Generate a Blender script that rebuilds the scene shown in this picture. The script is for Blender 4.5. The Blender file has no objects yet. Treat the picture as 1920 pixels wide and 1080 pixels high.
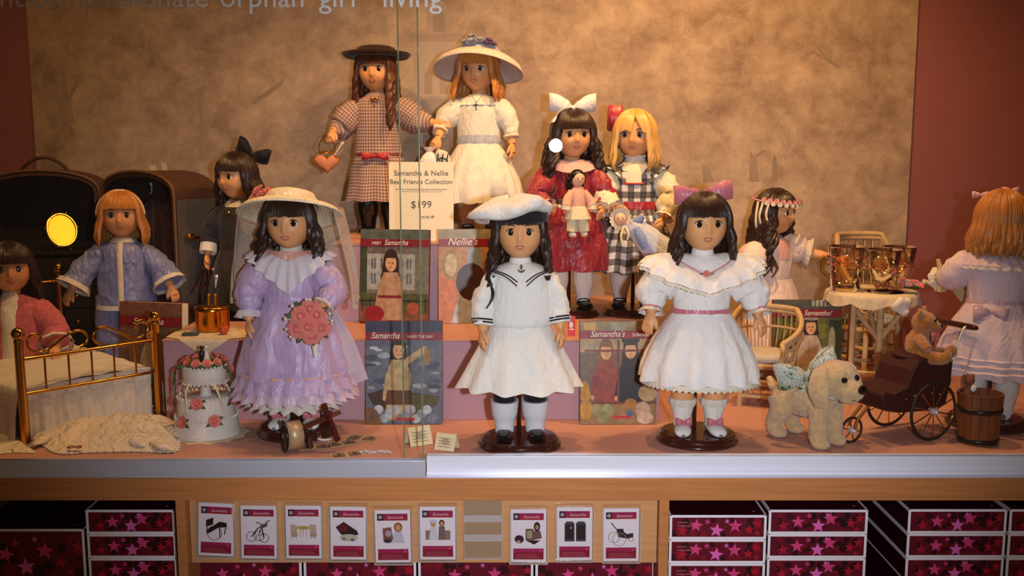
import bpy, bmesh, math, random
from mathutils import Vector, Matrix, noise
random.seed(7)
PI = math.pi
V = Vector
SC = bpy.context.scene
COL = SC.collection
# ------------------------------------------------------------------ camera
F = 1880.0                       # focal length in pixels of the 1920 px frame
PITCH = math.radians(8.0)
CAM = V((0, 0, 0.56))            # z = 0 is the deck of the display case
cam = bpy.data.cameras.new('camera'); cam.sensor_width = 36; cam.lens = F/1920*36
cam.clip_start = 0.02
cob = bpy.data.objects.new('camera', cam); COL.objects.link(cob)
cob.location = CAM; cob.rotation_euler = (PI/2-PITCH, 0, 0)
SC.camera = cob
# ------------------------------------------------------------------ world, lights, exposure
SC.view_settings.view_transform = 'Standard'; SC.view_settings.look = 'None'
SC.view_settings.gamma = 1; SC.view_settings.use_curve_mapping = False
SC.view_settings.exposure = 0.0
W = bpy.data.worlds.new('shop_ambient'); SC.world = W; W.use_nodes = True
bg = W.node_tree.nodes['Background']
bg.inputs[0].default_value = (1.0, 0.62, 0.36, 1); bg.inputs[1].default_value = 0.075
def light(name, kind, loc, target, power, color, size=0.03, angle=100, blend=0.6):
    L = bpy.data.lights.new(name, kind); L.energy = power; L.color = color
    if kind == 'SPOT':
        L.spot_size = math.radians(angle); L.spot_blend = blend
    L.shadow_soft_size = size
    o = bpy.data.objects.new(name, L); COL.objects.link(o); o.location = loc
    o.rotation_euler = (V(target)-V(loc)).to_track_quat('-Z', 'Y').to_euler()
    return o
WARM = (1.0, 0.56, 0.22)
CASE_LAMPS = [  # position, target, power  (the halogen spots under the lid of the case)
    ((-1.05, 1.98, 1.33), (-0.95, 2.45, 0.0), 11),
    ((-0.42, 1.95, 1.33), (-0.42, 2.30, 0.0), 22),
    ((0.10, 1.95, 1.33), (0.10, 2.40, 0.2), 24),
    ((0.50, 1.98, 1.33), (0.45, 2.60, 0.4), 44),
    ((1.05, 1.98, 1.33), (0.95, 2.45, 0.1), 12),
]
for p, t, e in CASE_LAMPS:
    light('case_spot', 'SPOT', p, t, e, WARM, 0.025, 118, 0.9)
# the camera's own flash, set right of the lens to place its glint in the glass
light('camera_flash', 'SPOT', (0.15, -0.01, 0.565), (0.10, 1.9, 0.20), 116, (0.86, 0.88, 1.0), 0.022, 61, 1.0)
# ------------------------------------------------------------------ pixel -> place
def P(px, py, Y):
    dx = (px-960)/F; dy = (540-py)/F
    d = V((dx, math.cos(PITCH)+dy*math.sin(PITCH), -math.sin(PITCH)+dy*math.cos(PITCH)))
    return CAM + d*(Y/d.y)
def G(px, py, z):
    dx = (px-960)/F; dy = (540-py)/F
    d = V((dx, math.cos(PITCH)+dy*math.sin(PITCH), -math.sin(PITCH)+dy*math.cos(PITCH)))
    return CAM + d*((z-CAM.z)/d.z)
# ------------------------------------------------------------------ materials
def lin(c):
    return tuple((x/12.92 if x <= .04045 else ((x+.055)/1.055)**2.4) for x in c)
def rgb(h):
    h = h.lstrip('#'); return lin(tuple(int(h[i:i+2], 16)/255 for i in (0, 2, 4)))
_mc = {}
def mat(name, col, rough=.6, metal=0., bump=0., bscale=300., var=0., vscale=20., sheen=0., spec=.4, trans=0., coat=0., stretch=None, ior=None, emit=0., alpha=1., sss=0., fold=0., fscale=38.):
    """plain principled material with optional noise colour variation and bump; col is a hex string"""
    if name in _mc: return _mc[name]
    m = bpy.data.materials.new(name); m.use_nodes = True; _mc[name] = m
    nt = m.node_tree; b = nt.nodes['Principled BSDF']
    c = rgb(col) if isinstance(col, str) else col
    b.inputs['Base Color'].default_value = (*c, 1)
    b.inputs['Roughness'].default_value = rough; b.inputs['Metallic'].default_value = metal
    b.inputs['Specular IOR Level'].default_value = spec
    b.inputs['Sheen Weight'].default_value = sheen
    b.inputs['Transmission Weight'].default_value = trans
    b.inputs['Coat Weight'].default_value = coat
    b.inputs['Alpha'].default_value = alpha
    if ior: b.inputs['IOR'].default_value = ior
    if sss:
        b.inputs['Subsurface Weight'].default_value = sss; b.inputs['Subsurface Radius'].default_value = (.01, .004, .002)
        b.inputs['Subsurface Scale'].default_value = .3
    if emit:
        b.inputs['Emission Color'].default_value = (*c, 1); b.inputs['Emission Strength'].default_value = emit
    if var or bump or fold:
        tc = nt.nodes.new('ShaderNodeTexCoord'); src = tc.outputs['Object']
        if stretch:
            mp = nt.nodes.new('ShaderNodeMapping'); mp.inputs['Scale'].default_value = stretch
            nt.links.new(src, mp.inputs[0]); src = mp.outputs[0]
    if var:
        n = nt.nodes.new('ShaderNodeTexNoise'); n.inputs['Scale'].default_value = vscale; n.inputs['Detail'].default_value = 4
        nt.links.new(src, n.inputs['Vector'])
        r = nt.nodes.new('ShaderNodeValToRGB')
        r.color_ramp.elements[0].position = .3; r.color_ramp.elements[1].position = .7
        r.color_ramp.elements[0].color = (*[x*(1-var) for x in c], 1)
        r.color_ramp.elements[1].color = (*[min(1, x*(1+var)) for x in c], 1)
        nt.links.new(n.outputs['Fac'], r.inputs[0]); nt.links.new(r.outputs[0], b.inputs['Base Color'])
    if bump:
        n2 = nt.nodes.new('ShaderNodeTexNoise'); n2.inputs['Scale'].default_value = bscale; n2.inputs['Detail'].default_value = 3
        nt.links.new(src, n2.inputs['Vector'])
        bp = nt.nodes.new('ShaderNodeBump'); bp.inputs['Strength'].default_value = min(1, bump); bp.inputs['Distance'].default_value = .002
        nt.links.new(n2.outputs['Fac'], bp.inputs['Height']); nt.links.new(bp.outputs[0], b.inputs['Normal'])
    if fold:
        n3 = nt.nodes.new('ShaderNodeTexNoise'); n3.inputs['Scale'].default_value = fscale; n3.inputs['Detail'].default_value = 2.5; n3.inputs['Distortion'].default_value = 1.2
        mp3 = nt.nodes.new('ShaderNodeMapping'); mp3.inputs['Scale'].default_value = (1.5, 1.5, .6); nt.links.new(tc.outputs['Object'], mp3.inputs[0]); nt.links.new(mp3.outputs[0], n3.inputs['Vector'])
        b3 = nt.nodes.new('ShaderNodeBump'); b3.inputs['Strength'].default_value = min(1, fold); b3.inputs['Distance'].default_value = .012
        nt.links.new(n3.outputs['Fac'], b3.inputs['Height'])
        if bump: nt.links.new(b3.outputs[0], bp.inputs['Normal'])
        else: nt.links.new(b3.outputs[0], b.inputs['Normal'])
    return m
def fab(name, col, **k):
    k.setdefault('rough', .85); k.setdefault('sheen', .15); k.setdefault('bump', .35); k.setdefault('bscale', 420); k.setdefault('spec', .2); k.setdefault('fold', .35)
    return mat(name, col, **k)
def satin(name, col, **k):
    k.setdefault('rough', .36); k.setdefault('sheen', .2); k.setdefault('spec', .55); k.setdefault('bump', .2); k.setdefault('bscale', 400); k.setdefault('fold', .6); k.setdefault('fscale', 30)
    return mat(name, col, **k)
def floral(name, cols, scale=90., rough=.85):
    m, nt, b = nodes(name); b.inputs['Roughness'].default_value = rough; b.inputs['Specular IOR Level'].default_value = .2
    tc = nt.nodes.new('ShaderNodeTexCoord'); n = nt.nodes.new('ShaderNodeTexNoise'); n.inputs['Scale'].default_value = scale; n.inputs['Detail'].default_value = 1.5
    nt.links.new(tc.outputs['Object'], n.inputs['Vector']); r = nt.nodes.new('ShaderNodeValToRGB'); e = r.color_ramp.elements
    pos = [.36, .42, .47, .52, .57, .63, .68]
    while len(e) < len(cols): e.new(.5)
    for i, c in enumerate(cols): e[i].position = pos[i]; e[i].color = (*rgb(c), 1)
    nt.links.new(n.outputs['Fac'], r.inputs[0]); nt.links.new(r.outputs[0], b.inputs['Base Color']); return m
def ink(h): return mat('ink_'+h.lstrip('#'), h, rough=.5, spec=.3)
def paint(h): return mat('paint_'+h.lstrip('#'), h, rough=.4, spec=.4, var=.30, vscale=70)
def nodes(name):
    m = bpy.data.materials.new(name); m.use_nodes = True; _mc[name] = m
    return m, m.node_tree, m.node_tree.nodes['Principled BSDF']
def stripes(name, base, bands, rough=.85):
    """woven cloth: base colour and bands (axis 'u'/'v', period m, offset m, width m, colour, strength) on the UVs (metres)"""
    m, nt, b = nodes(name); b.inputs['Roughness'].default_value = rough; b.inputs['Specular IOR Level'].default_value = .2
    uv = nt.nodes.new('ShaderNodeUVMap'); sx = nt.nodes.new('ShaderNodeSeparateXYZ'); nt.links.new(uv.outputs[0], sx.inputs[0])
    cur = None
    for ax, per, off, wid, col, st in bands:
        a = nt.nodes.new('ShaderNodeMath'); a.operation = 'ADD'; a.inputs[1].default_value = 100*per+off
        nt.links.new(sx.outputs['X' if ax == 'u' else 'Y'], a.inputs[0])
        f = nt.nodes.new('ShaderNodeMath'); f.operation = 'MODULO'; f.inputs[1].default_value = per; nt.links.new(a.outputs[0], f.inputs[0])
        l = nt.nodes.new('ShaderNodeMath'); l.operation = 'LESS_THAN'; l.inputs[1].default_value = wid; nt.links.new(f.outputs[0], l.inputs[0])
        s = nt.nodes.new('ShaderNodeMath'); s.operation = 'MULTIPLY'; s.inputs[1].default_value = st; nt.links.new(l.outputs[0], s.inputs[0])
        mx = nt.nodes.new('ShaderNodeMix'); mx.data_type = 'RGBA'
        nt.links.new(s.outputs[0], mx.inputs['Factor'])
        if cur is None: mx.inputs['A'].default_value = (*rgb(base), 1)
        else: nt.links.new(cur, mx.inputs['A'])
        mx.inputs['B'].default_value = (*rgb(col), 1); cur = mx.outputs['Result']
    nt.links.new(cur, b.inputs['Base Color']); return m
def hairmat(name, dark, light_, rough=.32):
    m, nt, b = nodes(name); b.inputs['Roughness'].default_value = rough; b.inputs['Specular IOR Level'].default_value = .5
    uv = nt.nodes.new('ShaderNodeUVMap'); mp = nt.nodes.new('ShaderNodeMapping'); mp.inputs['Scale'].default_value = (900, 14, 1)
    nt.links.new(uv.outputs[0], mp.inputs[0])
    n = nt.nodes.new('ShaderNodeTexNoise'); n.inputs['Scale'].default_value = 1; n.inputs['Detail'].default_value = 3
    nt.links.new(mp.outputs[0], n.inputs['Vector'])
    r = nt.nodes.new('ShaderNodeValToRGB'); r.color_ramp.elements[0].position = .32; r.color_ramp.elements[1].position = .68
    r.color_ramp.elements[0].color = (*rgb(dark), 1); r.color_ramp.elements[1].color = (*rgb(light_), 1)
    nt.links.new(n.outputs['Fac'], r.inputs[0]); nt.links.new(r.outputs[0], b.inputs['Base Color'])
    bp = nt.nodes.new('ShaderNodeBump'); bp.inputs['Strength'].default_value = .7; bp.inputs['Distance'].default_value = .001
    nt.links.new(n.outputs['Fac'], bp.inputs['Height']); nt.links.new(bp.outputs[0], b.inputs['Normal'])
    return m
def sheer(name, col, opacity=.45, rough=.8, holes=0.):
    """tulle, veil, acrylic: part of the light goes straight through"""
    m, nt, b = nodes(name); b.inputs['Base Color'].default_value = (*rgb(col), 1); b.inputs['Roughness'].default_value = rough
    t = nt.nodes.new('ShaderNodeBsdfTransparent'); mx = nt.nodes.new('ShaderNodeMixShader')
    mx.inputs[0].default_value = opacity
    nt.links.new(t.outputs[0], mx.inputs[1]); nt.links.new(b.outputs[0], mx.inputs[2])
    nt.links.new(mx.outputs[0], nt.nodes['Material Output'].inputs[0])
    if holes:
        tc = nt.nodes.new('ShaderNodeTexCoord'); vo = nt.nodes.new('ShaderNodeTexVoronoi'); vo.inputs['Scale'].default_value = holes
        nt.links.new(tc.outputs['Object'], vo.inputs['Vector'])
        mr = nt.nodes.new('ShaderNodeMapRange'); mr.inputs[1].default_value = .1; mr.inputs[2].default_value = .6; mr.inputs[3].default_value = opacity*.6; mr.inputs[4].default_value = min(1, opacity*1.5)
        nt.links.new(vo.outputs[0], mr.inputs[0]); nt.links.new(mr.outputs[0], mx.inputs[0])
    return m
def glassmat(name, tint=(1, 1, 1), refl=1.0, rough=0.0):
    m, nt, b = nodes(name); nt.nodes.remove(b)
    t = nt.nodes.new('ShaderNodeBsdfTransparent'); t.inputs[0].default_value = (*tint, 1)
    g = nt.nodes.new('ShaderNodeBsdfGlossy'); g.inputs['Roughness'].default_value = rough
    fr = nt.nodes.new('ShaderNodeFresnel'); fr.inputs[0].default_value = 1.45
    mu = nt.nodes.new('ShaderNodeMath'); mu.operation = 'MULTIPLY'; mu.inputs[1].default_value = refl
    nt.links.new(fr.outputs[0], mu.inputs[0])
    mx = nt.nodes.new('ShaderNodeMixShader'); nt.links.new(mu.outputs[0], mx.inputs[0])
    nt.links.new(t.outputs[0], mx.inputs[1]); nt.links.new(g.outputs[0], mx.inputs[2])
    nt.links.new(mx.outputs[0], nt.nodes['Material Output'].inputs[0])
    return m
# ------------------------------------------------------------------ mesh builder
def catmull(pts, per=6):
    pts = [V(p) for p in pts]
    if len(pts) < 3: 
        return [pts[0].lerp(pts[-1], i/per) for i in range(per+1)]
    out = []
    q = [pts[0]*2-pts[1]]+pts+[pts[-1]*2-pts[-2]]
    for i in range(1, len(q)-2):
        p0, p1, p2, p3 = q[i-1:i+3]
        for k in range(per):
            t = k/per
            out.append(.5*((2*p1)+(p2-p0)*t+(2*p0-5*p1+4*p2-p3)*t*t+(3*p1-p0-3*p2+p3)*t**3))
    out.append(pts[-1]); return out
def lerp_list(vals, t):
    if len(vals) == 1: return vals[0]
    x = max(0, min(1, t))*(len(vals)-1); i = min(int(x), len(vals)-2)
    s = x-i; s = s*s*(3-2*s)
    return vals[i]*(1-s)+vals[i+1]*s
class MB:
    def __init__(s, T=None):
        s.v = []; s.f = []; s.mi = []; s.uv = []; s.T = T; s.cur = 0
    def add(s, vs, fs, uvs=None):
        o = len(s.v)
        for i, p in enumerate(vs):
            p = V(p)
            s.uv.append(uvs[i] if uvs else (p.x, p.z))
            s.v.append(s.T @ p if s.T else p)
        for f in fs:
            s.f.append(tuple(o+i for i in f)); s.mi.append(s.cur)
        return s
    def grid(s, rows, closed=False, uvs=None, flip=False):
        n = len(rows[0]); vs = [p for r in rows for p in r]; fs = []
        for i in range(len(rows)-1):
            for j in range(n if closed else n-1):
                a, b = i*n+j, i*n+(j+1) % n; c, d = b+n, a+n
                fs.append((a, d, c, b) if flip else (a, b, c, d))
        return s.add(vs, fs, [u for r in uvs for u in r] if uvs else None)
    def tube(s, path, rad, n=8, cap=True, flat=1., up=None, smooth=0, wr=0., wf=60., seed=0., rip=0., nrip=8):
        path = catmull(path, smooth) if smooth else [V(p) for p in path]
        if not isinstance(rad, (list, tuple)): rad = [rad]
        L = len(path); rows = []; uvs = []
        t0 = (path[1]-path[0]).normalized()
        ref = V(up) if up else (V((0, 0, 1)) if abs(t0.z) < .9 else V((0, -1, 0)))
        nn = (ref-t0*ref.dot(t0)).normalized(); ln = 0
        for i, p in enumerate(path):
            t = (path[min(i+1, L-1)]-path[max(i-1, 0)])
            t = t.normalized() if t.length > 1e-9 else t0
            nn = (nn-t*nn.dot(t)); nn = nn.normalized() if nn.length > 1e-6 else V((1, 0, 0))
            bb = t.cross(nn); r = lerp_list(rad, i/(L-1))
            if i: ln += (p-path[i-1]).length
            row = []; ur = []
            for k in range(n+1):
                a = 2*PI*k/n
                rr = r*(1+rip*math.sin(nrip*a+i*.3))
                d = nn*math.cos(a)*flat+bb*math.sin(a)
                q = p+d*rr
                if wr: 
                    kk = k % n; aa = 2*PI*kk/n
                    q = q+d*wr*noise.noise(V((math.cos(aa)*r*wf+seed, math.sin(aa)*r*wf, ln*wf)))
                row.append(q); ur.append((a*max(rad), ln))
            rows.append(row); uvs.append(ur)
        s.grid(rows, False, uvs)
        if cap:
            s.add([V(p) for p in rows[0][:-1]], [tuple(range(n))[::-1]], uvs[0][:-1])
            s.add([V(p) for p in rows[-1][:-1]], [tuple(range(n))], uvs[-1][:-1])
        return s
    def lathe(s, prof, n=32, a0=0., a1=2*PI, mod=None, c=(0, 0), wr=0., wf=60., seed=0., sub=1, cap0=False, cap1=False):
        """prof: (z, rx, ry); angle 0 is the back (+y), so the seam lies behind"""
        if sub > 1:
            pr = []
            for i in range(len(prof)-1):
                for k in range(sub):
                    t = k/sub; pr.append(tuple(prof[i][j]*(1-t)+prof[i+1][j]*t for j in range(3)))
            prof = pr+[prof[-1]]
        rows = []; uvs = []; ln = 0; full = abs(a1-a0-2*PI) < 1e-6; rm = max(p[1] for p in prof)
        for i, (z, rx, ry) in enumerate(prof):
            if i: ln += math.hypot(z-prof[i-1][0], rx-prof[i-1][1])
            t = i/(len(prof)-1); row = []; ur = []
            for k in range(n+1):
                a = a0+(a1-a0)*k/n; sc, dz = mod(a, t) if mod else (1, 0)
                q = V((c[0]+rx*sc*math.sin(a), c[1]+ry*sc*math.cos(a), z+dz))
                if wr: q += V((math.sin(a), math.cos(a), 0))*wr*min(1, rx*45)*noise.noise(V((math.cos(a)*rx*wf+seed, math.sin(a)*rx*wf, z*wf)))
                row.append(q); ur.append(((a-PI)*rm, ln))
            rows.append(row); uvs.append(ur)
        s.grid(rows, False, uvs, flip=prof[0][0] > prof[-1][0])
        if cap0: s.add(rows[0][:-1], [tuple(range(n))], uvs[0][:-1])
        if cap1: s.add(rows[-1][:-1], [tuple(range(n))], uvs[-1][:-1])
        return s
    def ell(s, c, r, nu=16, nv=10, R=None, wr=0., wf=60.):
        c = V(c); r = (r, r, r) if not isinstance(r, (tuple, list)) else r
        rows = []
        for i in range(nv+1):
            th = PI*i/nv; row = []
            for k in range(nu):
                a = 2*PI*k/nu
                d = V((math.sin(th)*math.cos(a), math.sin(th)*math.sin(a), math.cos(th)))
                q = V((d.x*r[0], d.y*r[1], d.z*r[2]))
                if wr: q += d*wr*noise.noise((q+c)*wf)
                if R: q = R @ q
                row.append(c+q)
            rows.append(row)
        return s.grid(rows, True, None, flip=True)
    def box(s, a, b, R=None, c=None):
        x0, y0, z0 = a; x1, y1, z1 = b
        vs = [V((x, y, z)) for z in (z0, z1) for y in (y0, y1) for x in (x0, x1)]
        if R: vs = [R @ p for p in vs]
        if c: vs = [p+V(c) for p in vs]
        return s.add(vs, [(0, 2, 3, 1), (4, 5, 7, 6), (0, 1, 5, 4), (2, 6, 7, 3), (0, 4, 6, 2), (1, 3, 7, 5)])
    def strip(s, path, wv, w, thick=.0006, per=5):
        """ribbon along a path; wv width direction, w width (or list)"""
        path = catmull(path, per); w = w if isinstance(w, (list, tuple)) else [w]
        L = len(path); wv = V(wv).normalized(); A = []; B = []
        for i, p in enumerate(path):
            h = lerp_list(w, i/(L-1))/2; t = (path[min(i+1, L-1)]-path[max(0, i-1)]).normalized()
            d = (wv-t*wv.dot(t)).normalized(); nrm = t.cross(d)*thick/2
            A.append([p-d*h+nrm, p+nrm*2.2, p+d*h+nrm, p+d*h-nrm, p+nrm*.2, p-d*h-nrm])
        return s.grid(A, True)
    def prism(s, pts, ext):
        """closed outline pts (3D, planar) extruded by vector ext"""
        n = len(pts); ext = V(ext); vs = [V(p) for p in pts]+[V(p)+ext for p in pts]
        fs = [tuple(range(n))[::-1], tuple(range(n, 2*n))]+[(i, (i+1) % n, n+(i+1) % n, n+i) for i in range(n)]
        return s.add(vs, fs)
    def build(s, name, mats, parent=None, smooth=True, loc=None, kind=None, bevel=0.):
        me = bpy.data.meshes.new(name); me.from_pydata(s.v, [], s.f)
        mats = mats if isinstance(mats, (list, tuple)) else [mats]
        for m in mats: me.materials.append(m)
        me.polygons.foreach_set('material_index', [min(i, len(mats)-1) for i in s.mi])
        uvl = me.uv_layers.new(name='UVMap'); li = [0]*len(me.loops); me.loops.foreach_get('vertex_index', li)
        flat_ = [c for i in li for c in s.uv[i][:2]]; uvl.data.foreach_set('uv', flat_)
        me.polygons.foreach_set('use_smooth', [smooth]*len(me.polygons)); me.update()
        o = bpy.data.objects.new(name, me); COL.objects.link(o)
        if parent: o.parent = parent
        if loc: o.location = loc
        if kind: o['kind'] = kind
        if bevel:
            b = o.modifiers.new('bevel', 'BEVEL'); b.width = bevel; b.segments = 2; b.limit_method = 'ANGLE'; b.angle_limit = .6
        return o
def tag(o, label, cat, group=None):
    o['label'] = label; o['category'] = cat
    if group: o['group'] = group
    return o
def thing(name, label, cat, loc=(0, 0, 0), rz=0., group=None):
    o = bpy.data.objects.new(name, None); COL.objects.link(o); o.location = loc; o.rotation_euler = (0, 0, rz)
    o.empty_display_size = .02
    return tag(o, label, cat, group)
def frame_matrix(o, right, up):
    r = V(right).normalized(); u = V(up).normalized(); n = r.cross(u)
    return Matrix(((r.x, u.x, n.x, o[0]), (r.y, u.y, n.y, o[1]), (r.z, u.z, n.z, o[2]), (0, 0, 0, 1)))
def text(name, body, size, FM, m, parent=None, align='CENTER', shear=0., extrude=.0002, space=1., bold=0., sx=1.):
    """lettering lying in the xy plane of frame FM"""
    cu = bpy.data.curves.new(name, 'FONT'); cu.body = body; cu.size = size; cu.align_x = align; cu.shear = shear
    cu.extrude = extrude; cu.space_character = space; cu.resolution_u = 3; cu.offset = bold
    t = bpy.data.objects.new(name, cu)
    me = bpy.data.meshes.new_from_object(t); bpy.data.objects.remove(t)
    me.transform(FM @ Matrix.Diagonal((sx, 1, 1, 1))); me.materials.clear(); me.materials.append(m)
    o = bpy.data.objects.new(name, me); COL.objects.link(o)
    if parent: o.parent = parent
    return o
class Print:
    """flat print: coloured outlines in the unit square of a sheet, layered by hair-thin steps"""
    def __init__(s, FM, w, h, step=.00003):
        s.mb = MB(); s.FM = FM; s.w = w; s.h = h; s.n = 1; s.mats = []; s.step = step; s.ink = ink
    def poly(s, pts, col):
        m = s.ink(col) if isinstance(col, str) else col
        if m not in s.mats: s.mats.append(m)
        s.mb.cur = s.mats.index(m)
        s.mb.add([s.FM @ V((x*s.w, y*s.h, s.n*s.step)) for x, y in pts], [tuple(range(len(pts)))]); s.n += 1
        return s
    def rect(s, x0, y0, x1, y1, col): return s.poly([(x0, y0), (x1, y0), (x1, y1), (x0, y1)], col)
    def oval(s, cx, cy, rx, ry, col, n=18, a0=0, a1=2*PI):
        return s.poly([(cx+rx*math.cos(a0+(a1-a0)*i/n), cy+ry*math.sin(a0+(a1-a0)*i/n)) for i in range(n+(abs(a1-a0) < 6.2))], col)
    def star(s, cx, cy, r, col, rot=0., inner=.42, k=5):
        p = []
        for i in range(2*k):
            a = rot+PI/2+PI*i/k; q = r if i % 2 == 0 else r*inner
            p.append((cx+q*math.cos(a)/s.w, cy+q*math.sin(a)/s.h))
        return s.poly(p, col)
    def line(s, pts, wd, col):
        for (x0, y0), (x1, y1) in zip(pts, pts[1:]):
            X0, Y0, X1, Y1 = x0*s.w, y0*s.h, x1*s.w, y1*s.h; L = math.hypot(X1-X0, Y1-Y0) or 1
            nx, ny = -(Y1-Y0)/L*wd/2, (X1-X0)/L*wd/2
            s.poly([((X0+nx)/s.w, (Y0+ny)/s.h), ((X0-nx)/s.w, (Y0-ny)/s.h), ((X1-nx)/s.w, (Y1-ny)/s.h), ((X1+nx)/s.w, (Y1+ny)/s.h)], col)
        return s
    def build(s, name, parent): return s.mb.build(name, s.mats, parent, smooth=False)
# ------------------------------------------------------------------ the display case
GLASS_Y = 1.745; WALL_Y = 2.70; CEIL = 1.36
def struct(o): o['kind'] = 'structure'; return o
M_deck = mat('deck_laminate', '#b9877a', rough=.55, var=.06, vscale=8, bump=.05, bscale=500)
M_riser = mat('riser_pink', '#b58a94', rough=.5, var=.04, vscale=6)
M_mauve = mat('mauve_paint', '#8c4f50', rough=.7, var=.03, vscale=5, bump=.08, bscale=260)
M_wood = mat('maple_veneer', '#bd7a44', rough=.42, var=.13, vscale=9, stretch=(.6, 6, 14), bump=.06, bscale=60, coat=.15)
M_alu = mat('brushed_aluminium', '#d4d4de', rough=.34, metal=.45, bump=.05, bscale=500)
M_alu_lit = mat('flashlit_aluminium', '#ececf4', rough=.28, metal=.15, spec=.8)  # same rail metal, with the flash's brightness put into a paler colour
M_white = mat('white_card', '#e9e2d6', rough=.6)
M_brass = mat('polished_brass', '#d79a3a', rough=.16, metal=1.)
M_mahog = mat('mahogany_lacquer', '#3a100c', rough=.22, coat=.5, var=.2, vscale=18, stretch=(1, 6, 6))
M_black = mat('black_lacquer', '#0c0a0c', rough=.3)
struct(MB().box((-1.95, 1.739, -.016), (1.95, WALL_Y, 0)).build('floor', M_deck, smooth=False))
struct(MB().box((-1.95, WALL_Y, -.1), (1.95, WALL_Y+.03, CEIL+.05)).build('wall_back', M_mauve, smooth=False))
struct(MB().box((-1.98, 1.76, -.1), (-1.95, WALL_Y, CEIL+.05)).build('wall_left', M_mauve, smooth=False))
struct(MB().box((1.95, 1.76, -.1), (1.98, WALL_Y, CEIL+.05)).build('wall_right', M_mauve, smooth=False))
struct(MB().box((-1.98, 1.70, CEIL), (1.98, WALL_Y+.03, CEIL+.03)).build('ceiling', mat('lid_paint', '#cdb9a0', rough=.8), smooth=False))
for p, t, e in CASE_LAMPS:
    r = thing('case_lamp', 'round halogen downlight, number %s from left under the lid' % ['one', 'two', 'three', 'four', 'five'][CASE_LAMPS.index((p, t, e))], 'lamp', (p[0], p[1], CEIL), 0, 'halogen downlights under the lid')
    MB().lathe([(-.0, .045, .045), (-.012, .045, .045), (-.014, .036, .036), (-.006, .034, .034)], 24).build('rim', M_alu, r)
    MB().lathe([(-.007, .034, .034), (-.007, .001, .001)], 24).build('bulb', mat('halogen_glow', (1, .62, .28), emit=6.), r)
# mural sheet on the back wall
def mural_mat():
    m, nt, b = nodes('sepia_mural'); b.inputs['Roughness'].default_value = .6; b.inputs['Specular IOR Level'].default_value = .25
    tc = nt.nodes.new('ShaderNodeTexCoord')
    def nz(scale, det, st, ro=.6, dist=0.):
        mp = nt.nodes.new('ShaderNodeMapping'); mp.inputs['Scale'].default_value = st; nt.links.new(tc.outputs['Object'], mp.inputs[0])
        n = nt.nodes.new('ShaderNodeTexNoise'); n.inputs['Scale'].default_value = scale; n.inputs['Detail'].default_value = det
        n.inputs['Roughness'].default_value = ro; n.inputs['Distortion'].default_value = dist
        nt.links.new(mp.outputs[0], n.inputs['Vector']); return n.outputs['Fac']
    def mixf(fac, a, bb):
        mx = nt.nodes.new('ShaderNodeMix'); mx.data_type = 'RGBA'
        r = nt.nodes.new('ShaderNodeMapRange'); r.inputs[1].default_value = .38; r.inputs[2].default_value = .66; nt.links.new(fac, r.inputs[0])
        nt.links.new(r.outputs[0], mx.inputs['Factor'])
        for s_, val in (('A', a), ('B', bb)):
            if isinstance(val, str): mx.inputs[s_].default_value = (*rgb(val), 1)
            else: nt.links.new(val, mx.inputs[s_])
        return mx.outputs['Result']
    big = mixf(nz(2.6, 6, (1, 1, 1.25), .62, .6), '#8a6e5c', '#bca086')
    mid = mixf(nz(11, 8, (1, 1, 1.1), .74, .3), '#6e5849', '#ccb499')
    mx = nt.nodes.new('ShaderNodeMix'); mx.data_type = 'RGBA'; mx.inputs['Factor'].default_value = .42
    nt.links.new(big, mx.inputs['A']); nt.links.new(mid, mx.inputs['B'])
    nt.links.new(mx.outputs['Result'], b.inputs['Base Color']); return m
mx0 = P(62, 200, WALL_Y-.01).x; mx1 = P(1706, 300, WALL_Y-.01).x
mur = thing('mural', 'sepia mural sheet of misty trees and an old house on back wall', 'mural', (0, WALL_Y-.012, .30))
MB().box((mx0, 0, -.30), (mx1, .010, CEIL-.31)).build('sheet', mural_mat(), mur, smooth=False)
pr = Print(frame_matrix((0, -.0002, 0), (1, 0, 0), (0, 0, 1)), 1, 1)
def mp(px, py):
    q = P(px, py, WALL_Y-.012); return (q.x, q.z-.30)
FN = [0]
def faint(pts, col, nm='printed_tree'):
    pr = Print(frame_matrix((0, -.0002, 0), (1, 0, 0), (0, 0, 1)), 1, 1); FN[0] += 1; pr.n = FN[0]; pr.poly([mp(*p) for p in pts][::-1], mat('faded_'+col, col, rough=.6, var=.18, vscale=9, spec=.25)); pr.build(nm, mur)
# the faded house
def faint_house(pts, col): faint(pts, col, 'printed_house')
faint_house([(776, 70), (862, 70), (862, 252), (776, 252)], '#a89484')
faint_house([(768, 62), (872, 62), (872, 78), (768, 78)], '#9a8676')
faint_house([(800, 64), (846, 64), (846, 26), (834, 6), (820, -4), (806, 8), (800, 26)], '#a48f7f')
faint_house([(812, 60), (834, 60), (834, 28), (823, 14), (812, 28)], '#95806f')
for x0 in (796, 824, 846): faint_house([(x0, 176), (x0+14, 176), (x0+14, 140), (x0+7, 128), (x0, 140)], '#978373')
faint_house([(700, 30), (724, 30), (724, 60), (700, 60)], '#a08b7a')
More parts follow.
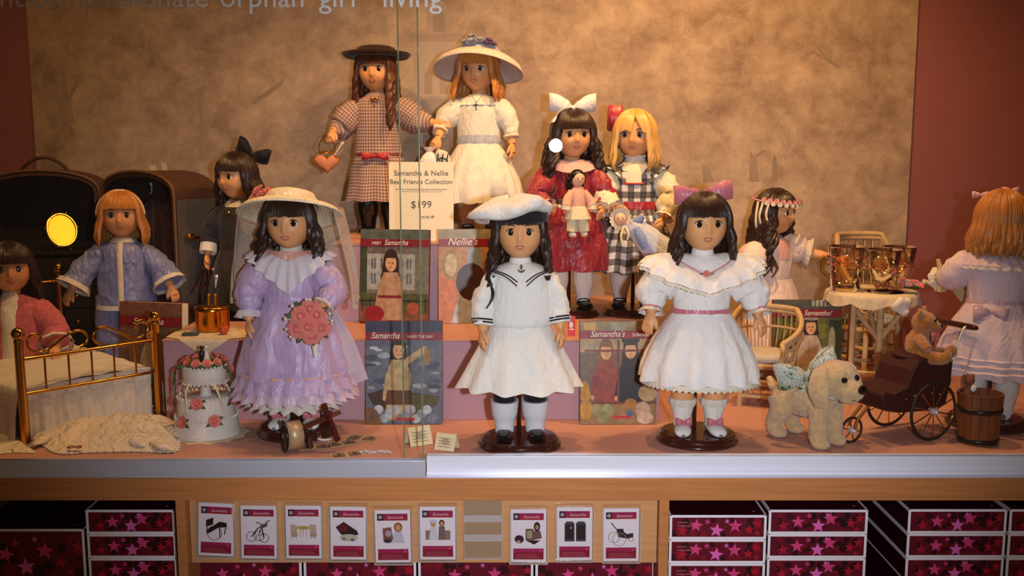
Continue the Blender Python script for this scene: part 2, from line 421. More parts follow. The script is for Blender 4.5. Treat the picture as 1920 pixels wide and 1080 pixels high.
# bare trunks and branches
for pts in ([(372, 300), (384, 300), (392, 240), (430, 190), (424, 188), (384, 232), (376, 180), (370, 182), (376, 236)],
            [(108, 230), (140, 230), (132, 190), (150, 150), (144, 150), (128, 178), (120, 130), (114, 132), (116, 184), (84, 150), (80, 154), (108, 192)],
            [(1528, 78), (1548, 104), (1574, 124), (1572, 128), (1544, 110), (1520, 96), (1522, 93), (1540, 102), (1525, 80)],
            [(1404, 340), (1424, 340), (1418, 296), (1436, 282), (1432, 280), (1414, 292), (1408, 284), (1406, 290)],
            [(1318, 340), (1340, 340), (1326, 310), (1316, 308)], [(1446, 340), (1458, 340), (1456, 296), (1450, 290)],
            [(470, 190), (500, 170), (530, 150), (532, 156), (504, 178), (474, 196)],
            [(345, 200), (380, 160), (386, 164), (352, 206)]):
    faint(pts, '#917b67')
for pts in ([(280, 310), (292, 310), (300, 340), (290, 345)], [(302, 304), (312, 306), (318, 340), (308, 342)]): faint(pts, '#c4a98b')
# stepped risers
def riser(label, x0, x1, y0, y1, z):
    r = thing('riser', label, 'riser', ((x0+x1)/2, (y0+y1)/2, 0)); w = (x1-x0)/2; d = (y1-y0)/2
    MB().box((-w, -d, 0), (w, d, z-.004)).build('body', M_riser, r, smooth=False, bevel=.0015)
    MB().box((-w-.0015, -d-.0015, z-.004), (w+.0015, d, z)).build('top', M_deck, r, smooth=False, bevel=.001)
RZ1 = .169; RZ2 = .3455; RY2 = 2.24
RX0 = P(305, 640, 2.02).x; RX1 = P(1238, 640, 2.02).x; RXM = P(995, 500, RY2).x
riser('low pink riser step running behind the two middle front dolls', RX0, RX1, 2.02, RY2, RZ1)
riser('upper pink riser block carrying the two hatted dolls', P(622, 500, RY2).x, RXM, RY2+.002, 2.67, RZ2)
riser('pink riser block carrying the burgundy and plaid dolls', RXM+.003, RX1, RY2+.002, 2.64, RZ1)
# rails, glass, lip
JX = P(798, 870, 1.72).x
struct(MB().box((-1.98, 1.700, -.0165), (JX, 1.716, .0150)).build('trim_1', M_alu, smooth=False, bevel=.001))
tr = MB().box((JX+.002, 1.720, -.0085), (1.98, 1.738, .0165)).box((JX+.002, 1.714, -.0165), (1.98, 1.738, -.0095)).box((JX+.002, 1.717, -.0095), (1.98, 1.738, -.0085))
struct(tr.build('trim_2', M_alu_lit, smooth=False, bevel=.0008))
struct(MB().box((JX-.0, 1.700, -.0165), (1.98, 1.713, -.0155)).build('trim_3', M_alu, smooth=False))
M_glass = glassmat('case_glass', (.985, .995, .985), 1.0)
M_gedge = mat('glass_edge', '#6f7d5c', rough=.15, spec=.8)
def pane(name, x0, x1, y, edge_x):
    o = struct(MB().box((x0, y, .010), (x1, y+.006, CEIL-.002)).build(name, M_glass, smooth=False))
    e = MB().box((edge_x-.0009, y-.0002, .010), (edge_x+.0009, y+.0062, CEIL-.002)).build('polished_edge', M_gedge, o, smooth=False)
    return o
pane('window_1', -1.97, P(788, 480, 1.706).x, 1.706, P(788, 480, 1.706).x)
pane('window_2', P(752, 480, 1.727).x, 1.97, 1.727, P(752, 480, 1.727).x)
# vinyl lettering along the top of the left pane, cut by the frame
vt = thing('vinyl_lettering', 'white lettering stuck along the top of the left glass pane', 'lettering', (0, 1.7045, 0))
Vw = mat('white_vinyl', '#e6e0da', rough=.5)
for wd, px in (('bright,', -88), ('compassionate', 58), ('orphan', 412), ('girl', 598), ('living', 716)):
    q = P(px, 13, 1.7045); text('word', wd, .0492, frame_matrix((q.x, 0, q.z), (1, 0, 0), (0, 0, 1)), Vw, vt, 'LEFT')
# timber front below the case
LIPZ0, LIPZ1 = -.058, -.0165
struct(MB().box((-1.98, 1.70, LIPZ0), (1.98, 1.76, LIPZ1)).build('trim_4', M_wood, smooth=False, bevel=.0015))
# ------------------------------------------------------------------ doll workshop (18 inch vinyl dolls, facing -y, soles at z = 0)
M_skin = mat('doll_vinyl', '#e0a06a', rough=.42, spec=.4, sss=.15)
M_lip = mat('lip_paint', '#b8564a', rough=.4)
M_tooth = mat('tooth_white', '#f2ece0', rough=.3)
M_lash = mat('lash_brown', '#1c0f0a', rough=.6)
M_brow = mat('brow_brown', '#5a3218', rough=.6)
M_eyew = mat('eye_white', '#efe9e0', rough=.08, spec=.8)
M_irisb = mat('iris_brown', '#2a120a', rough=.05, spec=.9)
M_irisl = mat('iris_blue', '#33424c', rough=.05, spec=.9)
M_pupil = mat('pupil_black', '#050404', rough=.04, spec=.9)
H_dark = hairmat('hair_dark_brown', '#150a07', '#3a1c11')
H_aub = hairmat('hair_auburn', '#2a1109', '#6a3217')
H_red = hairmat('hair_strawberry', '#96501a', '#e39a48', .3)
H_gold = hairmat('hair_golden', '#b8741f', '#f4c878', .3)
HC = V((0, -.002, .400))
def head_geo():
    nu, nv = 60, 40; rows = []
    def gs(x, z, cx, cz, sx, sz): return math.exp(-((x-cx)/sx)**2-((z-cz)/sz)**2)
    for i in range(nv+1):
        th = PI*i/nv; row = []
        for k in range(nu):
            ph = -PI+2*PI*k/nu; a = ph-.55*math.sin(ph)
            dx, dy, dz = math.sin(th)*math.sin(a), -math.sin(th)*math.cos(a), math.cos(th)
            x, y, z = .0425*dx, .046*dy, .051*dz
            if dz < 0:
                t = -dz; x *= 1-.13*t*t; y *= 1-.05*t
            if y < 0:
                f = 0
                f += .0058*gs(x, z, 0, -.0095, .0048, .0050)+.0030*gs(x, z, 0, -.001, .0040, .010)
                f -= .0034*(gs(x, z, .0165, .0035, .0085, .0075)+gs(x, z, -.0165, .0035, .0085, .0075))
                f += .0028*(gs(x, z, .022, -.018, .012, .012)+gs(x, z, -.022, -.018, .012, .012))
                f += .0022*gs(x, z, 0, -.0235, .0080, .0050)-.0010*gs(x, z, 0, -.0305, .008, .003)+.0036*gs(x, z, 0, -.041, .010, .008)
                y -= f
            row.append(V((x, y, z)))
        rows.append(row)
    return rows
HEAD = head_geo()
def head_y(x, z): return min((p for r in HEAD for p in r if p.y < 0), key=lambda p: (p.x-x)**2+(p.z-z)**2).y
EYE = (.0160, head_y(.0160, .0035), .0035)
LIPY = head_y(0, -.0235)
def hand_geo(curl, spread=0.):
    """wrist at the origin, fingers to -z, palm to +x, thumb to -y"""
    b = MB()
    b.tube([(0, 0, .012), (0, 0, 0), (0, 0, -.006), (.0005, 0, -.014), (.0005, 0, -.024)], [.0085, .0085, .0098, .0118, .0112], 12, flat=.62, up=(1, 0, 0), smooth=2)
    for k, (yy, L) in enumerate(((-.0088, .0185), (-.0030, .0205), (.0030, .0195), (.0086, .0160))):
        p = V((.001, yy, -.022)); pts = [V((0, yy*.8, -.012)), p]; an = curl*.25
        for seg in (.42, .33, .25):
            p = p+V((math.sin(an), spread*yy*12, -math.cos(an)))*L*seg; pts.append(p.copy()); an += curl*.5
        b.tube(pts, [.0040, .0038, .0036, .0031, .0022], 8, smooth=2)
    p = V((.001, -.0075, -.008)); pts = [p, V((.003, -.013, -.014)), V((.0065, -.0155, -.021)), V((.0095, -.0155, -.027))]
    b.tube(pts, [.0050, .0046, .0040, .0026], 8, smooth=2)
    o = b.build('hand_form', M_skin)
    m = o.modifiers.new('r', 'REMESH'); m.mode = 'VOXEL'; m.voxel_size = .0011; m.use_smooth_shade = True
    s = o.modifiers.new('s', 'SMOOTH'); s.iterations = 3; s.factor = .5
    d = o.modifiers.new('d', 'DECIMATE'); d.ratio = .28
    dg = bpy.context.evaluated_depsgraph_get(); me = bpy.data.meshes.new_from_object(o.evaluated_get(dg))
    vs = [v.co.copy() for v in me.vertices]; fs = [tuple(p.vertices) for p in me.polygons]
    mesh = o.data; bpy.data.objects.remove(o); bpy.data.meshes.remove(mesh); bpy.data.meshes.remove(me)
    return vs, fs
HAND = {'relax': hand_geo(.75), 'grip': hand_geo(2.4), 'open': hand_geo(.35, .5)}
ARM_DOWN = {-1: ((-.072, -.006, .264), (-.074, -.020, .218)), 1: ((.072, -.006, .264), (.074, -.020, .218))}
class Doll:
    def __init__(s, label, loc, rz, turn=0., tilt=0., iris='brown', arms=None, leg=M_skin, lean=0., sit=False, lids=False, face=True):
        s.r = thing('doll', label, 'doll', loc, math.radians(rz)); s.r.rotation_euler.x = math.radians(lean)
        nk = V((0, .004, .348)); s.HM = Matrix.Translation(nk) @ Matrix.Rotation(math.radians(turn), 4, 'Z') @ Matrix.Rotation(math.radians(tilt), 4, 'X') @ Matrix.Translation(-nk)
        s.arms = {}
        for sd in (-1, 1):
            a = (arms or {}).get(sd) or ARM_DOWN[sd]
            E, Wp = V(a[0]), V(a[1]); pose = a[2] if len(a) > 2 else 'relax'; palm = V(a[3]) if len(a) > 3 else V((-sd, .25, 0)); hd = V(a[4]) if len(a) > 4 else (Wp-E)
            s.arms[sd] = (V((sd*.045, .002, .318)), E, Wp, pose, palm, hd)
        b = MB(s.HM @ Matrix.Translation(HC)); b.grid(HEAD, True, None, flip=True)
        for sd in (-1, 1): b.ell((sd*.0425, .004, -.003), (.005, .010, .013), 10, 8)
        b.T = None
        b.tube([(0, .004, .32), (0, .004, .345), s.HM @ V((0, .0, .372))], [.0215, .019, .019], 16, smooth=3)
        for sd in (-1, 1):
            S, E, Wp, pose, palm, hd = s.arms[sd]
            b.tube([S, S.lerp(E, .5), E, E.lerp(Wp, .55), Wp], [.0165, .0155, .0140, .0125, .0092], 12, smooth=4)
            z = -hd.normalized(); x = (palm-z*palm.dot(z)).normalized(); y = z.cross(x)
            R = Matrix(((x.x, y.x, z.x), (x.y, y.y, z.y), (x.z, y.z, z.z)))
            vs, fs = HAND[pose]; mir = 1
            # keep the thumb to the front: proto thumb is at -y; mirror it when the frame is turned over
            if y.y < -.05 or (abs(y.y) <= .05 and y.z < 0): mir = -1
            b.add([Wp+R @ V((p.x, mir*p.y, p.z)) for p in vs], fs if mir == 1 else [f[::-1] for f in fs])
        s.b = b; s.legm = leg; s.sit = sit
        if not sit:
            for sd in (-1, 1): b.tube([(sd*.026, .004, .20), (sd*.028, .004, .13), (sd*.029, .002, .095), (sd*.030, .004, .066), (sd*.030, .006, .022)], [.029, .0245, .0205, .0225, .0140], 14, smooth=3)
        b.lathe([(.18, .047, .036), (.23, .045, .034), (.29, .046, .033), (.325, .040, .026), (.338, .018, .016)], 20)
        b.build('body', M_skin, s.r)
        if face:
            ir = M_irisb if iris == 'brown' else M_irisl
            for sd in (-1, 1):
                e = MB(s.HM @ Matrix.Translation(HC+V((sd*EYE[0], EYE[1]+.0056, EYE[2]))) @ Matrix.Rotation(PI/2, 4, 'X') @ Matrix.Diagonal((1.0, 1.06, 1, 1)))
                R_ = .0084; n = 20; ang = [0, .30, .46, .78, 1.15, 1.7, 2.4, PI]; mi = [2, 2, 1, 0, 0, 0, 0]
                mi = [2, 1, 1, 0, 0, 0, 0]
                rows = [[V((R_*math.sin(t)*math.cos(2*PI*k/n), R_*math.sin(t)*math.sin(2*PI*k/n), R_*math.cos(t))) for k in range(n)] for t in ang]
                for i in range(len(ang)-1): e.cur = mi[i]; e.grid(rows[i:i+2], True)
                e.build('eye', [M_eyew, ir, M_pupil], s.r)
                l = MB(s.HM @ Matrix.Translation(HC))
                pts = [(sd*(EYE[0]+.0092*math.cos(t)), EYE[1]-.0026+.0035*abs(math.cos(t))**2, EYE[2]+.0004+.0072*math.sin(t)) for t in [PI*(.06+.88*i/8) for i in range(9)]]
                l.tube(pts, [.0006, .0011, .0013, .0011, .0006], 6)
                l.build('eyelash', M_lash, s.r)
                w = MB(s.HM @ Matrix.Translation(HC))
                bp = [(sd*x, head_y(x, z)-.0004, z) for x, z in ((.0085, .0150), (.0125, .0172), (.0175, .0176), (.0225, .0160))]
                w.tube(bp, [.0006, .0011, .0010, .0005], 6, smooth=3).build('eyebrow', M_brow, s.r)
            m = MB(s.HM @ Matrix.Translation(HC))
            up = [(x, head_y(abs(x), z)-.0004, z) for x, z in ((-.0080, -.0222), (-.0040, -.0208), (0, -.0216), (.0040, -.0208), (.0080, -.0222))]
            lo = [(x, head_y(abs(x), z)-.0004, z) for x, z in ((-.0078, -.0226), (-.0040, -.0258), (0, -.0266), (.0040, -.0258), (.0078, -.0226))]
            m.tube(up, [.0005, .0013, .0013, .0013, .0005], 6, smooth=3); m.tube(lo, [.0005, .0015, .0019, .0015, .0005], 6, smooth=3)
            lp = m.build('lips', M_lip, s.r)
            MB(s.HM @ Matrix.Translation(HC+V((0, head_y(0, -.0235)-.0006, -.0236)))).ell((0, .0004, 0), (.0030, .0010, .0008), 8, 6).build('teeth', M_tooth, lp)
    # -- hair
    def hair(s, m, zend=.30, fringe=74, flare=.35, wave=.004, curl=0., side=118, front=(), n=58, fw=62, thick=1., back_only=False, part=0., seed=1):
        rnd = random.Random(seed); b = MB(s.HM)
        RX, RY, RZ = .0458*1.0, .0490, .0555
        def sp(a, th, k=1.): return HC+V((RX*k*math.sin(th)*math.sin(a), RY*k*math.sin(th)*math.cos(a), RZ*k*math.cos(th)))
        # scalp cap
        rows = []
        for i in range(13):
            th = PI*.62*i/12; row = []
            for k in range(33):
                a = -PI+2*PI*k/32
                fl = math.radians(fringe-2 if fringe else 46)
                t = th
                if abs(a) > math.radians(side+6): t = min(th, fl*(1.0))
                row.append(sp(a, t, .985))
            rows.append(row)
        b.grid(rows, False, [[(p.x, p.z*.2) for p in r] for r in rows])
        # hanging locks
        def lock(a, ze, w, k=1.03, dyf=0., wv=wave):
            pts = []; ph = rnd.random()*6; top = HC+V((part, .004, RZ))
            for th in (6, 22, 40, 58, 76, 94):
                pts.append(sp(a, math.radians(th), k))
            last = pts[-1]; H = last.z-ze; st = max(3, int(H/.018))
            for i in range(1, st+1):
                t = i/st; out = 1+flare*t*(1-.25*t)
                x = last.x*out; y = HC.y+(last.y-HC.y)*(1+flare*.5*t)+dyf*t
                x += wv*math.sin(ph+t*H*95); y += wv*math.cos(ph+t*H*95)
                z = last.z-H*t
                if curl:
                    c = max(0, t-.62)/.38
                    x *= 1-curl*.30*c*c; y = HC.y+(y-HC.y)*(1-curl*.35*c*c); z += curl*.010*c*c
                pts.append(V((x, y, z)))
            b.tube(pts, [w*.5, w, w*1.15, w*1.1, w*.95, w*.8, w*.25], 7, smooth=2, flat=.7)
        for i in range(n):
            f = (i+.5)/n*2-1; a = math.radians(side)*f+rnd.uniform(-.03, .03)
            dyf = .030*max(0, abs(f)-.45) if not front else .012*max(0, abs(f)-.45)
            lock(a, zend+rnd.uniform(-.008, .010), .0078*thick, 1.0+rnd.uniform(.005, .05), dyf)
        for i in range(n):
            f = rnd.uniform(-1, 1); lock(math.radians(side)*f, zend+rnd.uniform(-.004, .018), .0035*thick, 1.06+rnd.uniform(0, .05), .030*max(0, abs(f)-.45))
        for (adeg, ze, dy, cnt) in front:
            for i in range(cnt): lock(math.radians(adeg)+rnd.uniform(-.12, .12), ze+rnd.uniform(-.008, .008), .0075*thick, 1.05+rnd.uniform(0, .06), dy+rnd.uniform(-.006, .006), wave*1.3)
        # fringe
        if fringe:
            for lay in (0, 1):
                cnt = 38 if lay == 0 else 30
                for i in range(cnt):
                    f = (i+.5)/cnt*2-1; a = PI+math.radians(fw)*f+rnd.uniform(-.02, .02)
                    fe = math.radians(fringe+rnd.uniform(-1.2, 1.8)+3*f*f); k0 = 1.015+.03*lay+rnd.uniform(0, .012)
                    pts = [sp(a*(1-.0)+part*3*(1-t), math.radians(8)+(fe-math.radians(8))*t, k0+.035*t) for t in (0, .2, .4, .6, .8, 1)]
                    b.tube(pts, [.003, .0044, .0044, .0040, .0018], 6, smooth=2, flat=.7)
        else:
            for i in range(44):
                f = (i+.5)/44*2-1; a0 = PI+math.radians(28)*f; sgn = 1 if f > part*20 else -1
                a1 = PI+math.radians(64)*f*1.05+sgn*.28; k0 = 1.03+rnd.uniform(0, .03)
                pts = [sp(a0+(a1-a0)*t, math.radians(8+ (66+22*abs(f))*t), k0+.03*t) for t in (0, .2, .4, .6, .8, 1)]
                b.tube(pts, [.003, .0050, .0050, .0046, .0025], 6, smooth=2, flat=.7)
        s.hm = m
        return b.build('hair', m, s.r)
    # -- clothes
    def part(s, name, m, b, smooth=True): return b.build(name, m, s.r, smooth)
    def bodice(s, m, zlo=.225, rows=None, wr=.0015, name='bodice', neck=.342, fat=1., sub=2):
        rows = rows or [(neck, .0215, .0205), (.337, .034, .027), (.328, .052, .034), (.312, .0585, .039), (.29, .0575, .042), (.262, .0545, .0425), (zlo, .0525, .0415)]
        rows = [(z, rx*fat, ry*fat) for z, rx, ry in rows]
        return MB().lathe(rows, 40, wr=wr, wf=70, sub=sub).build(name, m, s.r)
    def armpts(s, sd, t1=1.):
        S, E, Wp = s.arms[sd][:3]; pts = catmull([S+V((-sd*.012, 0, .002)), S.lerp(E, .45), E, E.lerp(Wp, .5), Wp], 5)
        k = max(3, int(len(pts)*t1)); return pts[:k]
    def sleeve(s, sd, m, radii, t1=1., wr=.0022, rip=.0, nrip=9, name='sleeve', n=22, seed=0.):
        b = MB(); b.tube(s.armpts(sd, t1), [r_*.88 for r_ in radii], n, cap=True, wr=wr, wf=85, seed=seed+sd, rip=rip, nrip=nrip)
        return b.build(name, m, s.r)
    def cuff(s, sd, m, at=.9, r=.017, w=.008, flare=0., wav=0., name='cuff'):
        pts = s.armpts(sd); i = min(len(pts)-2, int(at*(len(pts)-1))); p = pts[i]; d = (pts[i+1]-p).normalized()
        b = MB(); b.tube([p-d*w*.5, p, p+d*w*.5], [r, r*(1+flare*.4), r*(1+flare)], 28, cap=False, rip=wav, nrip=9)
        b.tube([p+d*w*.5, p-d*w*.5], [r*(1+flare)*.93, r*.92], 28, cap=False, rip=wav, nrip=9)
        return b.build(name, m, s.r)
    def skirt(s, m, z0=.235, z1=.10, r0=.054, r1=.105, nf=14, amp=.06, yf=.84, name='skirt', cy=0., wr=.001, prof=None, sharp=False, rows=14, seed=0., lift=0.):
        R = []
        for i in range(rows+1):
            t = i/rows; k = (prof(t) if prof else (1-(1-t)**1.7)); r = r0+(r1-r0)*k
            R.append((z0+(z1-z0)*t, r, r*(yf+(.8-yf)*0)))
        def mod(a, t):
            w = math.sin(nf*a+1.3*math.sin(2*a+seed)+seed)
            if sharp: w = 2*abs(((nf*a/PI) % 2)-1)-1
            return 1+amp*w*t**.8+.02*math.sin(3*a+seed)*t, lift*math.cos(a)*t+ -.004*w*amp*10*t
        return MB().lathe(R, 96, mod=mod, wr=wr, wf=50, seed=seed, c=(0, cy)).build(name, m, s.r)
    def ruffle(s, m, z0, z1, r0, r1, nf=26, amp=.05, yf=.84, name='ruffle', a0=0., a1=2*PI, dz=None, cy=0., scal=0.):
        def mod(a, t):
            return 1+amp*math.sin(nf*a)*t, (dz(a)*t if dz else 0)-scal*abs(math.sin(nf*.5*a))*t
        rows = [(z0+(z1-z0)*i/5, r0+(r1-r0)*(i/5)**.8, (r0+(r1-r0)*(i/5)**.8)*yf) for i in range(6)]
        return MB().lathe(rows, 120, a0, a1, mod, (0, cy)).build(name, m, s.r)
    def band(s, m, z0, z1, rx, ry, name='sash', bulge=.001):
        return MB().lathe([(z0, rx-bulge, ry-bulge), ((z0+z1)/2, rx+bulge, ry+bulge), (z1, rx-bulge, ry-bulge)], 40, wr=.0006, sub=3).build(name, m, s.r)
    def stocking(s, m, top=.19, name='stocking', low=.012, fat=1.08):
        for sd in (-1, 1):
            pts = [V((sd*.026, .004, .20)), V((sd*.028, .004, .13)), V((sd*.029, .002, .095)), V((sd*.030, .004, .066)), V((sd*.030, .006, .022)), V((sd*.030, .006, low))]
            rr = [.029, .0245, .0205, .0225, .0145, .0145]
            cp = catmull(pts, 5); L = len(cp); use = [(p, lerp_list(rr, i/(L-1))) for i, p in enumerate(cp) if p.z <= top]
            MB().tube([p for p, _ in use], [r*fat+.0006 for _, r in use], 16).build(name, m, s.r)
    def shoes(s, m, style='jane', trim=None, sole=None):
        for sd in (-1, 1):
            x = sd*.030; b = MB(); rows = []
            # last: cross sections from heel to toe with a flat sole
            for (y, hw, h) in ((.026, .004, .012), (.024, .0105, .020), (.016, .0140, .021), (.004, .0145, .019), (-.008, .0150, .0175), (-.022, .0165, .0160), (-.034, .0155, .0135), (-.042, .0110, .0100), (-.0455, .004, .006)):
                row = []
                for k in range(14):
                    a = 2*PI*k/14; px = hw*math.cos(a); pz = h/2+h/2*math.sin(a)
                    if math.sin(a) < 0: pz = max(0, h/2+h*.75*math.sin(a)); px *= 1.0
                    row.append(V((x+px+sd*(-y)*.12, y, pz+.001)))
                rows.append(row)
            b.grid(rows, True)
            o = b.build('shoe', m, s.r)
            if sole: MB().lathe([(0, .0165, .036), (.003, .0165, .036)], 20, c=(x+sd*.001, -.010), cap1=True).build('sole', sole, o)
            if style == 'jane':
                MB().tube([(x-.0145, -.002, .012), (x-.010, -.008, .0200), (x, -.010, .0220), (x+.010, -.008, .0200), (x+.0145, -.002, .012)], .0024, 8, smooth=3, flat=.6).build('strap', trim or m, o)
            elif style == 'boot':
                MB().tube([(x, .006, .010), (x, .006, .03), (x, .005, .048), (x, .003, .073)], [.0185, .0205, .0255, .0275], 18, smooth=3).build('boot_shaft', trim or m, o)
            elif style == 'bow':
                bb = MB(); bow(bb, V((x, -.016, .0235)), .030, .014, tails=.010)
                bb.build('shoe_bow', trim, o)
    def stand(s, label, lo=.0, pole=True, rad=.078, grp=None):
        loc = s.r.location; r = thing('doll_stand', label, 'stand', (loc.x, loc.y+.006, loc.z-.0175), s.r.rotation_euler.z)
        MB().lathe([(0, rad, rad), (.003, rad*1.01, rad*1.01), (.006, rad, rad), (.008, rad*.95, rad*.95), (.012, rad*.95, rad*.95), (.0165, rad*.90, rad*.90), (.0172, rad*.86, rad*.86), (.0172, .001, .001)], 48).build('base', M_mahog, r)
        MB().tube([(0, .035, .015), (0, .035, .10), (0, .042, .20)], .0048, 12).build('pole', M_mahog, r)
def bow(b, c, w, h, tails=0., R=None, thick=.0008, tw=None, droop=0., lift=0.):
    """ribbon bow centred at c in the xz plane, w wide, h high"""
    T0 = b.T; M_ = Matrix.Translation(V(c)) @ (R.to_4x4() if R else Matrix.Identity(4)); b.T = (T0 @ M_) if T0 else M_
    for sd in (-1, 1):
        pts = [V((0, -.0005, 0)), V((sd*w*.16, -h*.30, lift*.3)), V((sd*w*.38, -h*.26, lift*.8-droop*.5)), V((sd*w*.5, 0, lift-droop)), V((sd*w*.38, h*.24, lift*.8-droop*.5)), V((sd*w*.16, h*.20, lift*.3)), V((0, .0005, 0))]
        b.strip(pts, (0, 0, 1), [h*.22, h*.72, h*.98, h*1.0, h*.95, h*.6, h*.2], thick)
        if tails: b.strip([V((0, 0, 0)), V((sd*w*.10, -h*.12, -tails*.4)), V((sd*w*.20, -h*.05, -tails))], (1, 0, .15*sd), [h*.2, tw or h*.42, tw or h*.46], thick)
    b.ell((0, -h*.06, 0), (h*.16, h*.15, h*.17), 10, 8)
    b.T = T0
def rose(b, c, r, d=(0, -1, 0), seed=0, layers=3):
    """a small ribbon rose: whorls of cupped petals around direction d"""
    rnd = random.Random(seed); q = V(d).normalized().to_track_quat('Z', 'Y').to_matrix(); T0 = b.T
    M_ = Matrix.Translation(V(c)) @ q.to_4x4(); b.T = (T0 @ M_) if T0 else M_
    b.ell((0, 0, r*.25), (r*.32, r*.32, r*.42), 10, 6)
    for l in range(layers):
        n = 4+l*2; rr = r*(.38+.62*(l+1)/layers); off = rnd.random()*6
        for k in range(n):
            a = off+2*PI*k/n; rows = []
            for i in range(4):
                t = i/3; row = []
                for j in range(5):
                    u = (j-2)/2; aa = a+u*(PI/n)*1.25
                    rad = rr*(.25+.75*t**.7)*(1-.10*u*u); z = r*(.62-.18*l)*math.sin(t*1.9)*(1-.25*u*u)+rnd.uniform(-.03, .03)*r
                    row.append(V((rad*math.cos(aa), rad*math.sin(aa), z)))
                rows.append(row)
            b.grid(rows)
    b.T = T0
def leaf(b, c, L, d, up=(0, 0, 1), w=.45):
    d = V(d).normalized(); u = V(up); sd = d.cross(u).normalized(); n = sd.cross(d)
    rows = []
    for i in range(5):
        t = i/4; hw = w*L*math.sin(PI*min(.98, .08+t*.9))*.5
        rows.append([V(c)+d*L*t-sd*hw+n*L*.08, V(c)+d*L*t-n*L*.04*math.sin(t*PI), V(c)+d*L*t+sd*hw+n*L*.08])
    b.grid(rows)
# ------------------------------------------------------------------ the dolls
W_cot = fab('white_cotton', '#e6e0d8'); W_lace = fab('white_lace', '#e3d8c8', bump=.9, bscale=700, var=.08, vscale=420)
B_shoe = mat('black_patent', '#0b090a', rough=.12, spec=.7); W_shoe = mat('white_leather', '#e2ddda', rough=.35)
M_navy = fab('navy_braid', '#15131c'); M_hose = fab('white_hose', '#d8cec6', bump=.1)
G_leaf = mat('leaf_green', '#3f5a25', rough=.6); P_rose = mat('rose_pink', '#d8786c', rough=.7)
def at(px, py, Y, z=None):
    q = P(px, py, Y); return (q.x, Y, q.z if z is None else z)
# sailor doll ------------------------------------------------------
d = Doll('dark-haired doll in white sailor dress and white tam hat', at(975, 820, 1.842, .0175), 3, turn=-4, tilt=2,
         arms={-1: ((-.069, -.008, .264), (-.073, -.022, .214)), 1: ((.069, -.008, .266), (.076, -.022, .218))})
d.r.scale = (.97, .97, .97)
d.hair(H_dark, .275, 70, .30, .005, front=((-100, .265, -.012, 7),), side=112)
d.stocking(M_navy, .115, fat=1.0); d.shoes(B_shoe, 'boot', mat('white_spat', '#dcd8dc', rough=.5))
sp_ = W_cot
d.bodice(sp_, .222, rows=[(.342, .0215, .0205), (.337, .034, .027), (.328, .052, .034), (.312, .060, .041), (.29, .062, .046), (.262, .064, .048), (.240, .066, .050), (.224, .064, .049), (.219, .056, .044)], wr=.0045)
d.skirt(sp_, .226, .104, .055, .118, 11, .075, .80, sharp=True, name='pleated_skirt', prof=lambda t: t**.95)
for sd in (-1, 1):
    d.sleeve(sd, sp_, [.024, .0265, .0265, .0255, .0245, .0235], .93, wr=.006, seed=2)
    for k in (0, 1): d.cuff(sd, M_navy, .80+.085*k, .0228-.0009*k, .0030, name='cuff_braid')
# sailor collar: flat yoke with two navy braids meeting in a V
b = MB(); rows = []
for i in range(6):
    t = i/5; row = []
    for k in range(41):
        a = -PI+2*PI*k/40; f = abs(a)/PI
        w = 1.0 if f < .55 else 1.0+(.10*(f-.55)/.45)
        rx = .022+(.044*w)*t; ry = .020+(.024*w+.005)*t
        zz = .3425-.010*t-.012*t*t-(.028*max(0, (f-.80)/.20)**1.2)*t
        row.append(V((rx*math.sin(a)*(1-.25*max(0, f-.8)/.2*t), ry*math.cos(a), zz)))
    rows.append(row)
b.grid(rows); d.part('sailor_collar', sp_, b)
for k in (0, 1):
    for sd in (-1, 1):
        off = .006*k
        pts = [(sd*(.063-off), .006, .328+off*.3), (sd*(.052-off), -.028, .3275+off*.2), (sd*(.030-off*.6), -.0440, .320+off*.5), (sd*(.009-off*.2), -.0495, .303+off*1.2)]
        d.part('collar_braid', M_navy, MB().tube(pts, .0013, 6, smooth=4))
b = MB(); b.lathe([(.338, .0235, .022), (.348, .0205, .020), (.352, .0195, .019)], 30); d.part('neckband', sp_, b)
b = MB(Matrix.Translation((0, -.0385, .3335)) @ Matrix.Rotation(.35, 4, 'X'))   # anchor badge
b.tube([(0, 0, .006), (0, 0, -.006)], .0009, 6); b.tube([(-.003, 0, .003), (.003, 0, .003)], .0008, 6)
b.tube([(.0055*math.cos(t), 0, -.001+.0055*math.sin(t)) for t in [PI+PI*i/8 for i in range(9)]], .0011, 6)
b.tube([(.0016*math.cos(t), 0, .0075+.0016*math.sin(t)) for t in [2*PI*i/8 for i in range(9)]], .0006, 5); d.part('anchor_badge', M_navy, b)
b = MB(d.HM @ Matrix.Translation((-.014, .006, .423)) @ Matrix.Rotation(math.radians(-8), 4, 'X') @ Matrix.Rotation(math.radians(-9), 4, 'Y'))
b.lathe([(.003, .052, .055), (.006, .066, .068), (.012, .078, .076), (.020, .074, .073), (.032, .058, .058), (.042, .034, .034), (.045, .001, .001)], 56, wr=.018, wf=26, sub=2, mod=lambda a, t: (1+.03*math.sin(5*a)*(1-t), .004*math.sin(3*a+1)))
tam = d.part('tam_hat', W_cot, b)
b = MB(d.HM @ Matrix.Translation((.001, .004, .420)) @ Matrix.Rotation(math.radians(-8), 4, 'X') @ Matrix.Rotation(math.radians(-5), 4, 'Y'))
b.lathe([(-.006, .0525, .0555), (.004, .0535, .0565), (.012, .053, .056)], 40); b.build('hat_band', M_navy, d.r)
b = MB(d.HM); b.strip([V((.050, -.012, .420)), V((.060, -.014, .408)), V((.068, -.012, .395))], (0, 1, 0), [.006, .012, .014]); d.part('hat_ribbon', M_navy, b)
d.stand('mahogany disc stand under the sailor doll')
